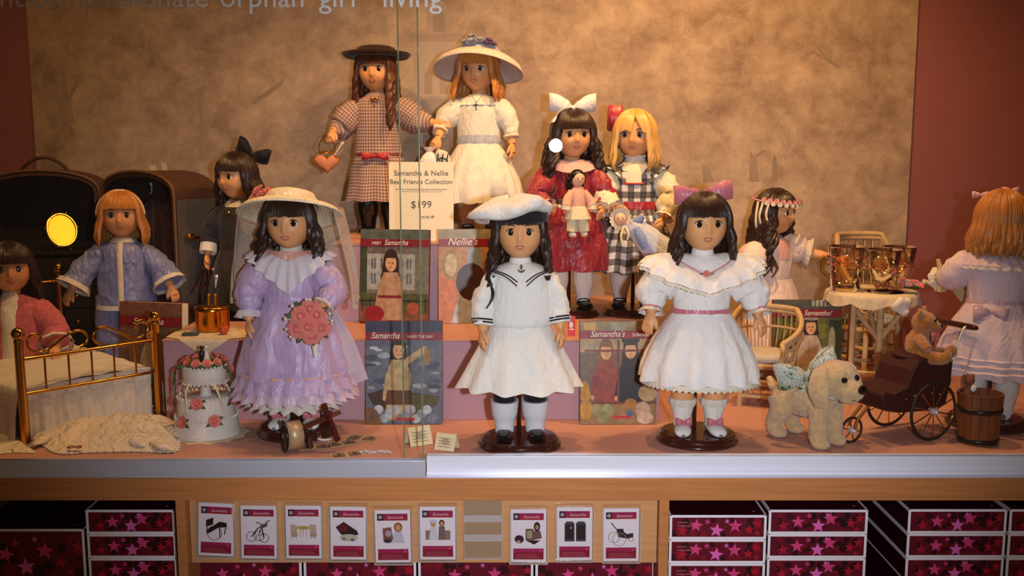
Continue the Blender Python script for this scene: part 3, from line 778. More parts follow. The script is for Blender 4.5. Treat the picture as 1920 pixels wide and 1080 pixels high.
# white dress with pink sash --------------------------------------
P_rib = satin('pink_satin', '#c9707c'); Pw = fab('white_batiste', '#e9e1dc', bump=.2)
d = Doll('dark-haired doll in white dress with pink sash and pink hair bow', at(1308, 815, 1.875, .0175), 0, turn=2, tilt=2,
         arms={-1: ((-.092, -.010, .276), (-.098, -.028, .236), 'relax', (.6, .6, 0), (-.35, -.3, -1)), 1: ((.094, -.010, .272), (.102, -.030, .232), 'relax', (-.6, .6, 0), (.35, -.3, -1))})
d.hair(H_dark, .325, 71, .34, .004, side=116, front=((-112, .318, .004, 4), (112, .318, .004, 4)))
d.stocking(W_cot, .066, name='sock'); d.shoes(W_shoe, 'bow', P_rib)
for sd in (-1, 1): d.part('sock_frill', W_lace, MB().lathe([(.052, .0245, .0245), (.060, .0265, .0265), (.066, .0245, .0245)], 40, c=(sd*.030, .005), mod=lambda a, t: (1+.05*math.sin(12*a), 0)))
d.bodice(Pw, .232, wr=.002); d.skirt(Pw, .236, .108, .052, .112, 13, .055, .86, wr=.002, seed=.7)
d.ruffle(W_lace, .110, .1015, .110, .1135, 60, .012, .86, 'lace_hem', scal=.004)
d.band(P_rib, .225, .243, .0545, .0435, 'sash')
for sd in (-1, 1):
    d.sleeve(sd, Pw, [.022, .036, .040, .036, .028, .019], .93, wr=.005, rip=.035, nrip=7, seed=4)
    d.cuff(sd, P_rib, .90, .0185, .005, name='cuff_ribbon'); d.cuff(sd, W_lace, .96, .0185, .008, .35, .08, 'cuff_ruffle')
# wide bertha collar: flat yoke then a deep ruffle standing over the shoulders
def berdz(a):
    f = abs(((a+PI) % (2*PI))-PI)/PI
    return -.026*max(0, (f-.62)/.38)**1.5+.012*math.exp(-((f-.5)/.16)**2)
b = MB(); b.lathe([(.3435, .022, .021), (.340, .040, .031), (.334, .058, .042)], 80, sub=3, mod=lambda a, t: (1, berdz(a)*t)); d.part('yoke', Pw, b)
d.part('yoke_ribbon', P_rib, MB().tube([(.0595*math.sin(a), .0435*math.cos(a), .3345+berdz(a)) for a in [2*PI*i/60 for i in range(61)]], .0014, 6))
b = MB(); b.lathe([(.334, .058, .042), (.3335, .080, .055), (.328, .102, .067), (.315, .115, .075)], 160, sub=2, mod=lambda a, t: (1+.05*math.sin(17*a)*t, berdz(a)-.010*abs(math.sin(a))**0*max(0, math.cos(a+PI))*t)); d.part('collar_ruffle', Pw, b)
d.part('collar_edging', W_lace, MB().lathe([(.315, .115, .075), (.310, .117, .077)], 160, mod=lambda a, t: (1+.05*math.sin(17*a), berdz(a)-.010*max(0, math.cos(a+PI))-.002*abs(math.sin(34*a)))))
d.part('neckband', Pw, MB().lathe([(.336, .0235, .022), (.350, .0205, .020), (.356, .0195, .019)], 30))
b = MB(); rose(b, (0, -.0475, .312), .0065, (0, -1, .4), 3); d.part('collar_rosebud', P_rose, b)
b = MB(); leaf(b, (.004, -.047, .311), .011, (1, -.2, .2)); leaf(b, (-.004, -.047, .311), .011, (-1, -.2, .1)); d.part('rosebud_leaves', G_leaf, b)
b = MB(d.HM); bow(b, V((.0, .010, .455)), .110, .036, R=Matrix.Rotation(math.radians(-6), 3, 'Y'), lift=.004); d.part('hair_bow', P_rib, b)
d.stand('mahogany disc stand under the pink-sashed white dress doll')
# lavender dress with veiled hat ----------------------------------
L_sat = satin('lavender_satin', '#bca0c4', rough=.42, fold=.75, fscale=19); T_veil = sheer('tulle_veil', '#d9c3ae', .42, holes=420); T_ruf = sheer('organza', '#e2d6dc', .85)
d = Doll('dark-haired doll in long lavender gown and veiled straw hat', at(556, 800, 1.925, .0175), 2, turn=-3, tilt=4,
         arms={-1: ((-.080, -.010, .268), (-.080, -.024, .214)), 1: ((.080, -.022, .268), (.060, -.070, .236), 'grip', (-.3, .2, -1), (-.6, -.9, -.3))})
d.hair(H_dark, .275, 72, .48, .007, side=116, front=((-106, .300, .004, 5), (106, .300, .004, 5)))
d.stocking(M_hose, .1); d.shoes(W_shoe, 'bow', P_rib)
d.bodice(L_sat, .248, wr=.003)
d.skirt(L_sat, .256, .106, .050, .106, 10, .06, .82, wr=.005, seed=2.1, name='gown_skirt')
d.skirt(L_sat, .112, .080, .104, .119, 21, .06, .82, name='hem_flounce', prof=lambda t: t, rows=6)
d.skirt(satin('pale_lilac_satin', '#cbb0c2', fold=.5), .085, .061, .110, .122, 24, .06, .82, name='lower_flounce', prof=lambda t: t, rows=6, seed=1)
d.skirt(W_lace, .070, .042, .074, .094, 20, .08, .84, name='petticoat_frill', prof=lambda t: t, rows=5)
d.part('hem_ribbon', satin('peach_ribbon', '#d59a88'), MB().lathe([(.1115, .1055, .0865), (.108, .1075, .0885)], 120, mod=lambda a, t: (1+.03*math.sin(21*a), 0)))
d.band(L_sat, .244, .262, .0545, .0435, 'waistband')
for sd in (-1, 1):
    d.sleeve(sd, L_sat, [.024, .036, .038, .033, .028, .020], .86, wr=.006, rip=.04, nrip=7, seed=6)
    d.cuff(sd, T_ruf, .90, .021, .013, .3, .1, 'lace_cuff')
def cros(sd, name, zoff=0., w=.030):
    # ruffled strip from the shoulder crossing down to the waist
    b = MB(); c = catmull([V((sd*.058, .012, .336)), V((sd*.056, -.022, .334)), V((sd*.034, -.040, .312)), V((sd*.004, -.0475, .285)), V((-sd*.024, -.046, .262))], 12); rows = []
    for i, p in enumerate(c):
        out = V((p.x*.55, p.y, .55*abs(p.y)*0+.018)).normalized(); up = V((sd*.8, -.2, .8)).normalized(); wv = math.sin(i*1.1)*.0035
        tp = 1-.45*max(0, i/len(c)-.5)
        rows.append([p+out*.002+up*(u*w*tp)+out*(wv*u+.004*u) for u in (-.35, -.1, .2, .5, .8)])
    b.grid(rows); d.part(name, T_ruf, b)
def vdz(a):
    f = abs(((a+PI) % (2*PI))-PI)/PI
    return -.060*max(0, (f-.66)/.34)**1.3+.010*math.exp(-((f-.5)/.15)**2)
d.part('bertha_ruffle', T_ruf, MB().lathe([(.345, .027, .026), (.343, .050, .042), (.338, .072, .053), (.326, .086, .061)], 160, sub=3, mod=lambda a, t: (1+.06*math.sin(23*a)*t-.12*max(0, -math.cos(a))**6*t, vdz(a)*t)))
d.part('bertha_trim', satin('peach_ribbon', '#d59a88'), MB().lathe([(.3455, .036, .0320), (.3425, .058, .0465)], 120, sub=2, mod=lambda a, t: (1+.02*math.sin(23*a)*t, vdz(a)*t*.8+.0012)))
d.part('neckband', W_lace, MB().lathe([(.334, .0245, .023), (.350, .0210, .0205), (.358, .0205, .020)], 60, mod=lambda a, t: (1+.03*math.sin(20*a)*t, 0)))
Straw = mat('cream_straw', '#e8d6b6', rough=.75, var=.16, vscale=160, bump=.6, bscale=380)
HT = d.HM @ Matrix.Translation((0, .012, .428)) @ Matrix.Rotation(math.radians(-25), 4, 'X')
b = MB(HT); b.lathe([(.030, .001, .001), (.030, .030, .031), (.024, .046, .048), (.010, .052, .054), (.004, .056, .058), (.000, .074, .074), (-.006, .092, .088), (-.016, .103, .096), (-.018, .102, .095), (-.008, .090, .086), (-.002, .074, .074), (.000, .053, .055)], 64, sub=2, mod=lambda a, t: (1+.012*math.sin(4*a), 0)); d.part('straw_hat', Straw, b)
b = MB(HT)
for i, rr in enumerate((.060, .066, .072, .078, .084, .090, .096)):
    zz = -.0005 if rr < .075 else -.003-(rr-.075)*.42
    b.tube([(rr*math.sin(t), rr*.965*math.cos(t), zz+.0012-.0018) for t in [2*PI*k/48 for k in range(49)]], .0016, 5, cap=False)
d.part('straw_braid', Straw, b)
d.part('hat_ribbon', satin('cream_ribbon', '#e2cfae'), MB(HT).lathe([(.0045, .0555, .0575), (.010, .0535, .0555), (.015, .0515, .0535)], 40))
b = MB(HT)
for k, (x, y, z) in enumerate(((-.052, -.048, .008), (-.040, -.058, .006), (-.062, -.034, .006), (-.048, -.052, .016), (-.034, -.052, .012))): rose(b, (x, y, z), .012, (x, y-.02, .06), k, 2)
d.part('hat_flowers', mat('coral_silk', '#df7f74', rough=.6), b)
b = MB(d.HM); rows = []
for i in range(16):
    t = i/15; row = []
    for k in range(49):
        a = -2.02+4.04*k/48; f = abs(a)/2.02
        w = 1+.05*math.sin(9*a+t*3)*t+.05*t
        ex = .100*w*(1+.18*math.sin(t*PI*.6)); ey = .092*w
        zt = .424-.004*math.cos(a); zl = zt-(.185+.012*math.cos(a*3))*t
        row.append(V((ex*math.sin(a), .016+ey*math.cos(a)*(1-.25*t)+(.02*t if f > .8 else 0), zl)))
    rows.append(row)
b.grid(rows); d.part('veil', T_veil, b)
b = MB(d.HM); b.tube(rows[-1], .0014, 5); b.tube([r[0] for r in rows], .0012, 5); b.tube([r[-1] for r in rows], .0012, 5); d.part('veil_hem', T_veil, b)
b = MB(); b.strip([V((.060, .03, .24)), V((.088, .0, .17)), V((.110, -.02, .105))], (1, 0, .2), [.02, .032, .036]); b.strip([V((.060, .03, .24)), V((.10, .02, .16)), V((.128, .0, .085))], (1, 0, .2), [.02, .03, .032]); d.part('sash_tails', sheer('organza_sash', '#cdbfd0', .6), b)
d.stand('dark disc stand under the lavender gown doll')
# bouquet in her hand
hp = d.r.matrix_basis @ V((.048, -.105, .222))
bq = thing('bouquet', 'round bouquet of coral pink carnations held by lavender gown doll', 'bouquet', hp)
rnd = random.Random(3)
for k, (x, z, y) in enumerate(((-.014, .012, 0), (.014, .014, .004), (0, -.006, -.008), (-.022, -.012, .004), (.021, -.010, .004), (.002, .024, .006), (.004, -.024, .004))):
    b = MB(); rose(b, (x, y, z), .020, (x*6, -1, z*6), k, 4); b.build('carnation', P_rose, bq)
for k in range(9):
    a = 2*PI*k/9; b = MB(); leaf(b, (.022*math.cos(a), .006, .022*math.sin(a)), .024, (math.cos(a), -.1, math.sin(a)), (0, -1, 0)); b.build('leaf', G_leaf, bq)
b = MB()
for k in range(14):
    a = rnd.random()*6.28; b.tube([(.02*math.cos(a), .006, .02*math.sin(a)), (.043*math.cos(a), -.004, .043*math.sin(a))], .0005, 4); b.ell((.043*math.cos(a), -.004, .043*math.sin(a)), .003, 6, 4)
b.build('baby_breath', W_lace, bq); MB().tube([(0, .004, -.01), (.004, .02, -.04), (.006, .024, -.07)], [.008, .006, .004], 10, smooth=3).build('stem_wrap', W_cot, bq)
# checked dress with brown hat ------------------------------------
Chk = stripes('checked_wool', '#d8bdae', [('u', .0080, 0, .0036, '#8a5850', .55), ('v', .0080, 0, .0036, '#7c4a46', .55), ('u', .0080, .0012, .0013, '#2c1a20', .75), ('v', .0080, .0012, .0013, '#2c1a20', .75)])
R_sat = satin('red_ribbon', '#b01d1f', rough=.4)
d = Doll('auburn-haired doll in checked dress, brown hat and red belt', at(712, 435, 2.53, RZ2+.001), -3, turn=-4, tilt=3,
         arms={-1: ((-.090, -.012, .262), (-.106, -.040, .252), 'grip', (.3, .5, -.3), (-.1, -.55, -.6)), 1: ((.100, -.004, .278), (.146, -.020, .272), 'open', (0, .9, -.2), (1, -.15, .02))})
d.hair(H_aub, .275, 73, .22, .004, side=114, front=((122, .262, -.034, 8), (-100, .29, .0, 4)))
d.stocking(mat('black_stocking', '#120c0b', rough=.55), .2); d.shoes(B_shoe, 'boot', B_shoe)
d.bodice(Chk, .19, rows=[(.348, .0205, .020), (.337, .034, .027), (.328, .052, .034), (.312, .0585, .040), (.29, .0575, .043), (.255, .056, .043), (.22, .058, .045), (.19, .061, .047)], wr=.001)
d.skirt(Chk, .196, .082, .060, .086, 9, .035, .82, prof=lambda t: t**.9, wr=.001, sharp=True)
for sd in (-1, 1): d.sleeve(sd, Chk, [.022, .036, .040, .035, .026, .017], .92, wr=.004, rip=.03, nrip=8, seed=9)
d.band(satin('maroon_belt', '#6a1518'), .186, .200, .0625, .0485, 'belt')
b = MB(); bow(b, V((.002, -.056, .192)), .066, .020, thick=.001); d.part('belt_bow', R_sat, b)
b = MB(); bow(b, V((0, -.0405, .331)), .020, .008, tails=.008); b.ell((0, -.0435, .318), .003, 8, 6); d.part('brooch', mat('copper_pin', '#c87a3a', rough=.25, metal=.8), b)
Hb = fab('brown_felt', '#2e1613', var=.1)
HT = d.HM @ Matrix.Translation((0, .006, .434)) @ Matrix.Rotation(math.radians(-6), 4, 'X')
d.part('felt_hat', Hb, MB(HT).lathe([(.024, .001, .001), (.025, .036, .036), (.021, .046, .047), (.006, .050, .052), (.000, .054, .056), (-.004, .066, .066), (-.002, .078, .076), (.006, .085, .082), (.008, .084, .081), (.001, .075, .073), (-.001, .064, .064), (.001, .052, .054)], 56, sub=2))
d.part('hat_band', fab('dark_ribbon', '#1b0d0d'), MB(HT).lathe([(.002, .0535, .0555), (.012, .0510, .0525)], 40))
def wp(dl, p): return dl.r.matrix_basis @ V(p)
S, E, Wp = d.arms[-1][:3]; hp = wp(d, Wp+V((-.008, -.030, -.032)))
pu = thing('purse', 'tan heart-shaped purse hanging from the checked dress doll hand', 'purse', hp, .2)
pts = []
for i in range(28):
    t = 2*PI*i/28; pts.append(V((.030*math.sin(t)**3*1.05, 0, -.045+.0245*(13*math.cos(t)-5*math.cos(2*t)-2*math.cos(3*t)-math.cos(4*t))/15)))
b = MB(); n = len(pts); cz = V((0, 0, -.045))
rows = [[cz+(p-cz)*k+V((0, y, 0)) for p in pts] for k, y in ((.02, -.012), (.6, -.0115), (.88, -.008), (1, 0), (.88, .008), (.6, .0115), (.02, .012))]
b.grid(rows, True); b.build('pouch', mat('tan_kid_leather', '#c47a52', rough=.45, bump=.2), pu)
MB().tube([(-.016, 0, -.022), (0, -.002, -.020), (.018, 0, -.020)], .0022, 8, smooth=3).build('clasp_bar', M_brass, pu)
b = MB(); b.ell((.004, -.003, -.017), .0042, 10, 8); b.ell((-.003, -.003, -.017), .0034, 10, 8); b.build('clasp', M_brass, pu)
MB().tube([(-.016, 0, -.022), (-.018, .004, -.004), (-.006, .012, .018), (.008, .012, .018), (.020, .004, -.004), (.018, 0, -.020)], .0011, 6, smooth=5).build('strap', mat('dark_cord', '#3a2017', rough=.6), pu)
b = MB(); b.strip([V((.014, -.004, -.03)), V((.026, -.008, -.014)), V((.036, -.008, .002)), V((.040, -.006, .006))], (0, 1, .4), [.008, .02, .024, .006]); b.strip([V((.016, -.006, -.028)), V((.030, -.010, -.022)), V((.038, -.010, -.012))], (.2, 1, .2), [.006, .016, .012]); b.build('handkerchief', W_lace, pu)
# white dress, wide white hat -------------------------------------
Wd = fab('ivory_cotton', '#ded8cc', var=.05, vscale=30); Bsash = satin('pale_blue_sash', '#a8aebd', rough=.5)
d = Doll('red-haired doll in ivory dress with pale blue sash and floppy hat', at(899, 432, 2.52, RZ2+.001), -6, turn=-8, tilt=3, iris='blue',
         arms={-1: ((-.090, -.012, .270), (-.094, -.045, .238), 'grip', (.3, .5, -.4), (-.5, -.5, -.8)), 1: ((.078, -.004, .266), (.084, -.016, .222), 'relax')})
d.hair(H_red, .325, 72, .52, .0025, side=120, curl=.5, thick=1.15, front=((-118, .325, -.006, 5), (118, .325, -.006, 5)))
d.stocking(fab('grey_hose', '#bfb3ab', bump=.1), .2); d.shoes(B_shoe, 'jane')
d.bodice(Wd, .215, wr=.003); d.skirt(Wd, .222, .078, .053, .108, 17, .045, .84, wr=.002, seed=3)
d.band(Bsash, .212, .243, .0550, .0440, 'sash')
for sd in (-1, 1):
    d.sleeve(sd, Wd, [.023, .034, .034, .028, .022, .018], .80, wr=.005, rip=.03, seed=12); d.cuff(sd, W_lace, .80, .0195, .006, name='cuff')
d.ruffle(Wd, .340, .316, .024, .060, 20, .05, .70, 'collar')
b = MB(); b.tube([(-.012, -.034, .338), (-.004, -.046, .326), (0, -.0475, .322)], .0005, 5); b.tube([(.012, -.034, .338), (.004, -.046, .326), (0, -.0475, .322)], .0005, 5)
b.tube([(0, -.048, .322), (0, -.050, .302)], .0012, 6); b.tube([(-.005, -.049, .315), (.005, -.049, .315)], .0012, 6); d.part('cross_necklace', M_black, b)
HT = d.HM @ Matrix.Translation((0, .012, .430)) @ Matrix.Rotation(math.radians(-20), 4, 'X')
hatm = fab('white_mesh_hat', '#d6c4b8', bump=.8, bscale=500)
d.part('floppy_hat', hatm, MB(HT).lathe([(.036, .001, .001), (.034, .030, .030), (.024, .047, .048), (.006, .053, .055), (.002, .062, .062), (-.003, .085, .082), (-.014, .104, .100), (-.028, .113, .108), (-.030, .112, .107), (-.016, .102, .098), (-.005, .083, .080), (.000, .060, .060), (.003, .052, .054)], 72, sub=2, mod=lambda a, t: (1, -.010*math.sin(a)**2*max(0, min(1, (t-.35)*4)))))
d.part('hat_ribbon', Bsash, MB(HT).lathe([(.004, .056, .058), (.012, .0555, .0565), (.020, .052, .053)], 40, wr=.003))
b = MB(HT)
for k, (x, y, z, r_) in enumerate(((-.004, -.058, .018, .016), (-.022, -.052, .020, .013), (.014, -.054, .024, .012), (-.008, -.048, .034, .014))): rose(b, (x, y, z), r_, (x, y, .05), k+20, 3)
d.part('blue_hat_flowers', mat('dusty_blue_silk', '#8d93ab', rough=.6), b)
b = MB(HT)
for k, (x, y, z, r_) in enumerate(((.030, -.050, .016, .013), (.042, -.040, .018, .012), (.034, -.044, .026, .010))): rose(b, (x, y, z), r_, (x, y, .05), k+30, 2)
d.part('violet_hat_flowers', mat('violet_silk', '#5a4474', rough=.6), b)
S, E, Wp = d.arms[-1][:3]; hp = wp(d, Wp+V((-.018, -.026, -.028)))
pu = thing('purse', 'small white drawstring purse with dark trim held by ivory dress doll', 'purse', hp)
MB().lathe([(-.008, .006, .006), (-.016, .016, .010), (-.030, .023, .014), (-.044, .020, .012), (-.050, .001, .001)], 28, sub=2, wr=.003, mod=lambda a, t: (1+.06*math.sin(9*a)*(1-t), 0)).build('pouch', Pw, pu)
MB().lathe([(-.008, .006, .006), (.004, .016, .010)], 40, mod=lambda a, t: (1+.12*math.sin(8*a)*t, 0)).build('frill', W_lace, pu)
b = MB()
for x in (.022, .034, .046): b.tube([(x, -.008, -.012), (x-.003, -.010, -.028), (x-.005, -.009, -.045)], .0014, 6, smooth=3)
b.tube([(.022, -.008, -.026), (.032, -.010, -.022), (.044, -.008, -.030), (.032, -.010, -.038), (.022, -.008, -.026)], .0013, 6, smooth=4); b.build('black_cord_trim', M_black, pu)
b = MB(); b.strip([V((.018, -.006, -.006)), V((.034, -.008, -.020)), V((.044, -.006, -.046))], (1, 0, .3), [.014, .03, .026]); b.build('lace_hanky', W_lace, pu)
# burgundy dress --------------------------------------------------
Bur = satin('burgundy_taffeta', '#8f1226', rough=.42, bump=.35, bscale=50)
d = Doll('dark-haired doll in burgundy taffeta dress with big white hair bow', at(1070, 580, 2.33, RZ1+.0175), 4, turn=6, tilt=3,
         arms={-1: ((-.082, -.030, .262), (-.058, -.066, .236), 'grip', (.6, .3, .7), (.7, -.5, -.25)), 1: ((.078, -.020, .262), (.060, -.060, .230), 'relax', (-.5, .5, .3), (-.2, -.9, -.3))})
d.hair(H_dark, .272, 72, .62, .008, side=120, thick=1.15, front=((-112, .268, .0, 6), (112, .268, .004, 6)))
d.stocking(M_hose, .2); d.shoes(B_shoe, 'jane')
d.bodice(Bur, .235, wr=.003); d.skirt(Bur, .245, .096, .052, .108, 12, .05, .86, wr=.006, seed=5)
for sd in (-1, 1): d.sleeve(sd, Bur, [.022, .036, .038, .032, .025, .018], .88, wr=.005, seed=15, rip=.03); d.cuff(sd, W_lace, .92, .0175, .008, .3, .08)
b = MB(); b.lathe([(.346, .0225, .0215), (.343, .042, .035), (.331, .064, .0485)], 60, sub=3, mod=lambda a, t: (1+.03*math.sin(18*a)*t, -.016*max(0, math.cos(a+PI))**2*t)); d.part('lace_collar', fab('pink_lace', '#d8aaa4', bump=.9, bscale=600), b)
b = MB(d.HM); bow(b, V((0, .006, .462)), .110, .040, tails=.0, lift=.014); b.strip([V((-.02, -.006, .46)), V((-.042, -.022, .448)), V((-.055, -.030, .43))], (.6, 0, .8), [.01, .016, .018]); d.part('hair_bow', satin('white_satin', '#dcd6d8', rough=.4), b)
d.stand('dark disc stand under the burgundy dress doll', rad=.068); dbur = d
# plaid dress -----------------------------------------------------
Pl = stripes('black_white_plaid', '#d8d0ca', [('u', .030, 0, .013, '#141218', .75), ('v', .030, 0, .013, '#141218', .75), ('u', .030, .017, .0022, '#15131a', .8), ('v', .030, .017, .0022, '#15131a', .8), ('u', .030, .023, .0016, '#6b5c66', .7), ('v', .030, .023, .0016, '#6b5c66', .7)])
d = Doll('golden-haired doll in black and white plaid dress with red sash', at(1186, 580, 2.335, RZ1+.0175), -8, turn=-8, tilt=4, iris='blue',
         arms={-1: ((-.070, -.030, .258), (-.040, -.072, .232), 'grip', (.5, .3, .7), (.6, -.6, -.2)), 1: ((.082, -.010, .262), (.066, -.044, .212), 'grip', (-.6, .4, .4), (-.3, -.6, -.8))})
d.hair(H_gold, .318, 0, .34, .002, side=124, curl=.75, part=-.012, front=((-128, .318, -.004, 5), (128, .318, -.004, 5)))
d.stocking(fab('grey_hose', '#bfb3ab', bump=.1), .2); d.shoes(B_shoe, 'jane')
Cr = fab('cream_lawn', '#ddd0b4', bump=.25)
d.bodice(Pl, .225, wr=.002); d.skirt(Pl, .232, .088, .054, .104, 12, .05, .84, wr=.003, seed=6)
d.part('yoke', Cr, MB().lathe([(.345, .0215, .0205), (.337, .0345, .0280), (.328, .0490, .0352), (.312, .0480, .0402), (.292, .0400, .0435)], 24, PI-1.05, PI+1.05))
d.part('yoke_ribbon', R_sat, MB().tube([(.041*math.sin(a), -.044*math.cos(a), .291) for a in [-1.0+2*i/12 for i in range(13)]], .0022, 6))
d.part('neck_frill', W_lace, MB().lathe([(.338, .026, .024), (.350, .023, .022), (.355, .027, .025)], 60, mod=lambda a, t: (1+.06*math.sin(18*a)*t, 0)))
d.band(satin('crimson_sash', '#9c1523'), .222, .250, .0565, .0450, 'sash')
b = MB(); b.strip([V((.055, .02, .24)), V((.075, .03, .235)), V((.078, .03, .205))], (.2, 0, 1), [.02, .03, .02]); d.part('sash_bow', satin('crimson_sash', '#9c1523'), b)
for sd in (-1, 1):
    d.sleeve(sd, Cr, [.022, .034, .033, .033, .030, .018], .93, wr=.006, rip=.03, seed=18)
    d.cuff(sd, Pl, .13, .026, .022, .55, .10, 'shoulder_ruffle')
    d.cuff(sd, W_lace, .95, .0175, .009, .35, .1)
b = MB(d.HM); bow(b, V((-.044, -.002, .440)), .030, .060, R=Matrix.Rotation(math.radians(-70), 3, 'Z')); d.part('hair_bow', satin('crimson_sash', '#9c1523'), b)
d.stand('dark disc stand under the plaid dress doll', rad=.068); dpl = d
# blue satin pyjamas ----------------------------------------------
Bsat = satin('periwinkle_satin', '#7b80b4', rough=.34, fold=1., fscale=24)
d = Doll('strawberry-haired doll in periwinkle satin pyjamas before the trunk', at(243, 690, 2.36, .001), 10, turn=4, tilt=2, iris='blue',
         arms={-1: ((-.092, -.014, .268), (-.112, -.032, .232), 'relax', (.6, .6, 0), (-.45, -.25, -.8)), 1: ((.088, -.012, .268), (.108, -.030, .234), 'relax', (-.6, .6, 0), (.4, -.2, -.9))})
d.hair(H_red, .332, 70, .40, .002, side=120, curl=.4, front=((-118, .330, .0, 5), (118, .330, .0, 5)))
d.bodice(Bsat, .185, rows=[(.344, .0215, .0205), (.337, .036, .028), (.328, .054, .036), (.312, .059, .042), (.28, .060, .045), (.24, .061, .047), (.20, .064, .050), (.185, .065, .051)], wr=.006, name='jacket')
for sd in (-1, 1):
    d.sleeve(sd, Bsat, [.024, .030, .031, .033, .036, .040], .92, wr=.007, seed=21); d.cuff(sd, W_lace, .94, .0365, .012, .12, .05, 'lace_cuff')
    d.part('trouser_leg', Bsat, MB().tube([(sd*.030, .004, .21), (sd*.036, .004, .14), (sd*.038, .004, .07), (sd*.040, .004, .012)], [.038, .036, .035, .037], 20, smooth=4, wr=.006))
d.part('lace_placket', W_lace, MB().strip([V((0, -.032, .338)), V((0, -.0455, .30)), V((0, -.0495, .25)), V((0, -.0535, .186))], (1, 0, 0), .013, .002))
d.part('lace_hem', W_lace, MB().lathe([(.192, .0665, .0525), (.181, .0675, .0535)], 60, mod=lambda a, t: (1+.012*math.sin(24*a), 0)))
d.part('lace_neck', W_lace, MB().lathe([(.338, .034, .029), (.348, .0225, .0215)], 40))
d.part('headband', satin('cream_ribbon', '#e2cfae'), MB(d.HM).tube([HC+V((.0535*math.sin(a), -.012, .060*math.cos(a))) for a in [-1.5+3*i/20 for i in range(21)]], .0025, 8))
# grey dress with black bow ---------------------------------------
Gr = fab('charcoal_wool', '#35333a', var=.1, vscale=40)
gp = at(455, 600, 2.40)
riser('small pink plinth under the charcoal dress doll', gp[0]-.085, gp[0]+.085, 2.33, 2.49, .088)
d = Doll('dark-haired doll in charcoal wool dress with black bow by trunk', (gp[0], 2.41, .089), -22, turn=-10, tilt=3,
         arms={-1: ((-.082, -.010, .262), (-.076, -.030, .214), 'relax'), 1: ((.080, -.004, .262), (.076, -.020, .214), 'relax')})
d.hair(H_dark, .315, 71, .42, .006, side=114)
d.bodice(Gr, .22, wr=.002); d.skirt(Gr, .228, .09, .053, .088, 12, .05, .86, wr=.002)
d.stocking(mat('black_stocking', '#120c0b', rough=.55), .2); d.shoes(B_shoe, 'boot', B_shoe)
for sd in (-1, 1): d.sleeve(sd, Gr, [.022, .032, .032, .028, .024, .020], .80, wr=.003, seed=24); d.cuff(sd, W_cot, .88, .0200, .022, .05)
d.part('white_collar', W_cot, MB().lathe([(.349, .0225, .0215), (.343, .031, .027), (.333, .040, .0335)], 50, sub=2, mod=lambda a, t: (1, -.003*abs(math.cos(a)))))
MBb = MB(); MBb.ell((0, -.0415, .318), .0028, 8, 6); d.part('button', W_shoe, MBb)
b = MB(d.HM); bow(b, V((.020, .034, .452)), .085, .036, R=Matrix.Rotation(.5, 3, 'Y') @ Matrix.Rotation(.4, 3, 'Z'), tails=.05, lift=.012); d.part('hair_bow', fab('black_ribbon', '#0f0d12', rough=.5), b); dgr = d
# pink dress with flower crown ------------------------------------
Pk = fab('pale_pink_cotton', '#e2c6ba', var=.04)
PkS = stripes('pink_stripe_smocking', '#e0b7ad', [('u', .0075, 0, .0030, '#c46a64', .75)])
d = Doll('dark-haired doll in pale pink dress and rosebud crown beside wicker table', at(1442, 640, 2.44, .001), 34, turn=14, tilt=2,
         arms={-1: ((-.084, .000, .268), (-.080, -.014, .222), 'relax'), 1: ((.092, -.030, .300), (.122, -.074, .292), 'open', (-.3, .6, 0), (.55, -.75, -.05))})
d.hair(H_dark, .262, 70, .40, .007, side=114, front=((-104, .258, -.010, 6), (100, .29, -.004, 5)))
d.bodice(Pk, .235, wr=.002); d.skirt(Pk, .242, .07, .052, .098, 14, .05, .86, seed=4)
d.part('smocked_front', PkS, MB().lathe([(.338, .0345, .0285), (.330, .0440, .0345), (.312, .0470, .0410), (.292, .0430, .0440)], 24, PI-.8, PI+.8))
d.part('neckband', satin('mauve_ribbon', '#a98592'), MB().lathe([(.336, .0255, .0235), (.346, .0225, .0215)], 30))
for sd in (-1, 1):
    d.sleeve(sd, Pk, [.022, .040, .042, .030], .52, wr=.006, rip=.05, seed=26); d.cuff(sd, W_lace, .52, .028, .014, .35, .12, 'lace_cuff')
d.ruffle(W_lace, .334, .312, .046, .070, 20, .08, .72, 'lace_bertha', a0=.2, a1=PI-.75); d.ruffle(W_lace, .334, .312, .046, .070, 20, .08, .72, 'lace_bertha', a0=PI+.75, a1=2*PI-.2)
d.stocking(M_hose, .2); d.shoes(W_shoe, 'jane')
cr = MB(d.HM); cl = MB(d.HM); ring = [HC+V((.0545*math.sin(a), .0575*math.cos(a), .030+.006*math.cos(a))) for a in [2*PI*i/40 for i in range(41)]]
cr.tube(ring, .0022, 6, cap=False)
for i in range(26): 
    a = PI+(-1.6+3.2*i/25); c = HC+V((.056*math.sin(a), .059*math.cos(a), .031+.006*math.cos(a)+(.004 if i % 2 else -.003))); rose(cr if i % 2 else cl, c, .0062, (math.sin(a), math.cos(a), .3), i, 2)
d.part('rosebud_crown', satin('blush_satin', '#d98f88'), cr); d.part('white_buds', W_lace, cl)
b = MB(d.HM)
for k, (a, L) in enumerate(((-1.25, .085), (-1.75, .062), (-1.5, .075))):
    c = HC+V((.058*math.sin(a), .060*math.cos(a), .03)); b.strip([c, c+V((-.006, .002*k, -L*.5)), c+V((.004*k, -.004, -L))], (0, 1, 0), .006)
d.part('crown_ribbons', satin('cream_ribbon', '#e2cfae'), b)
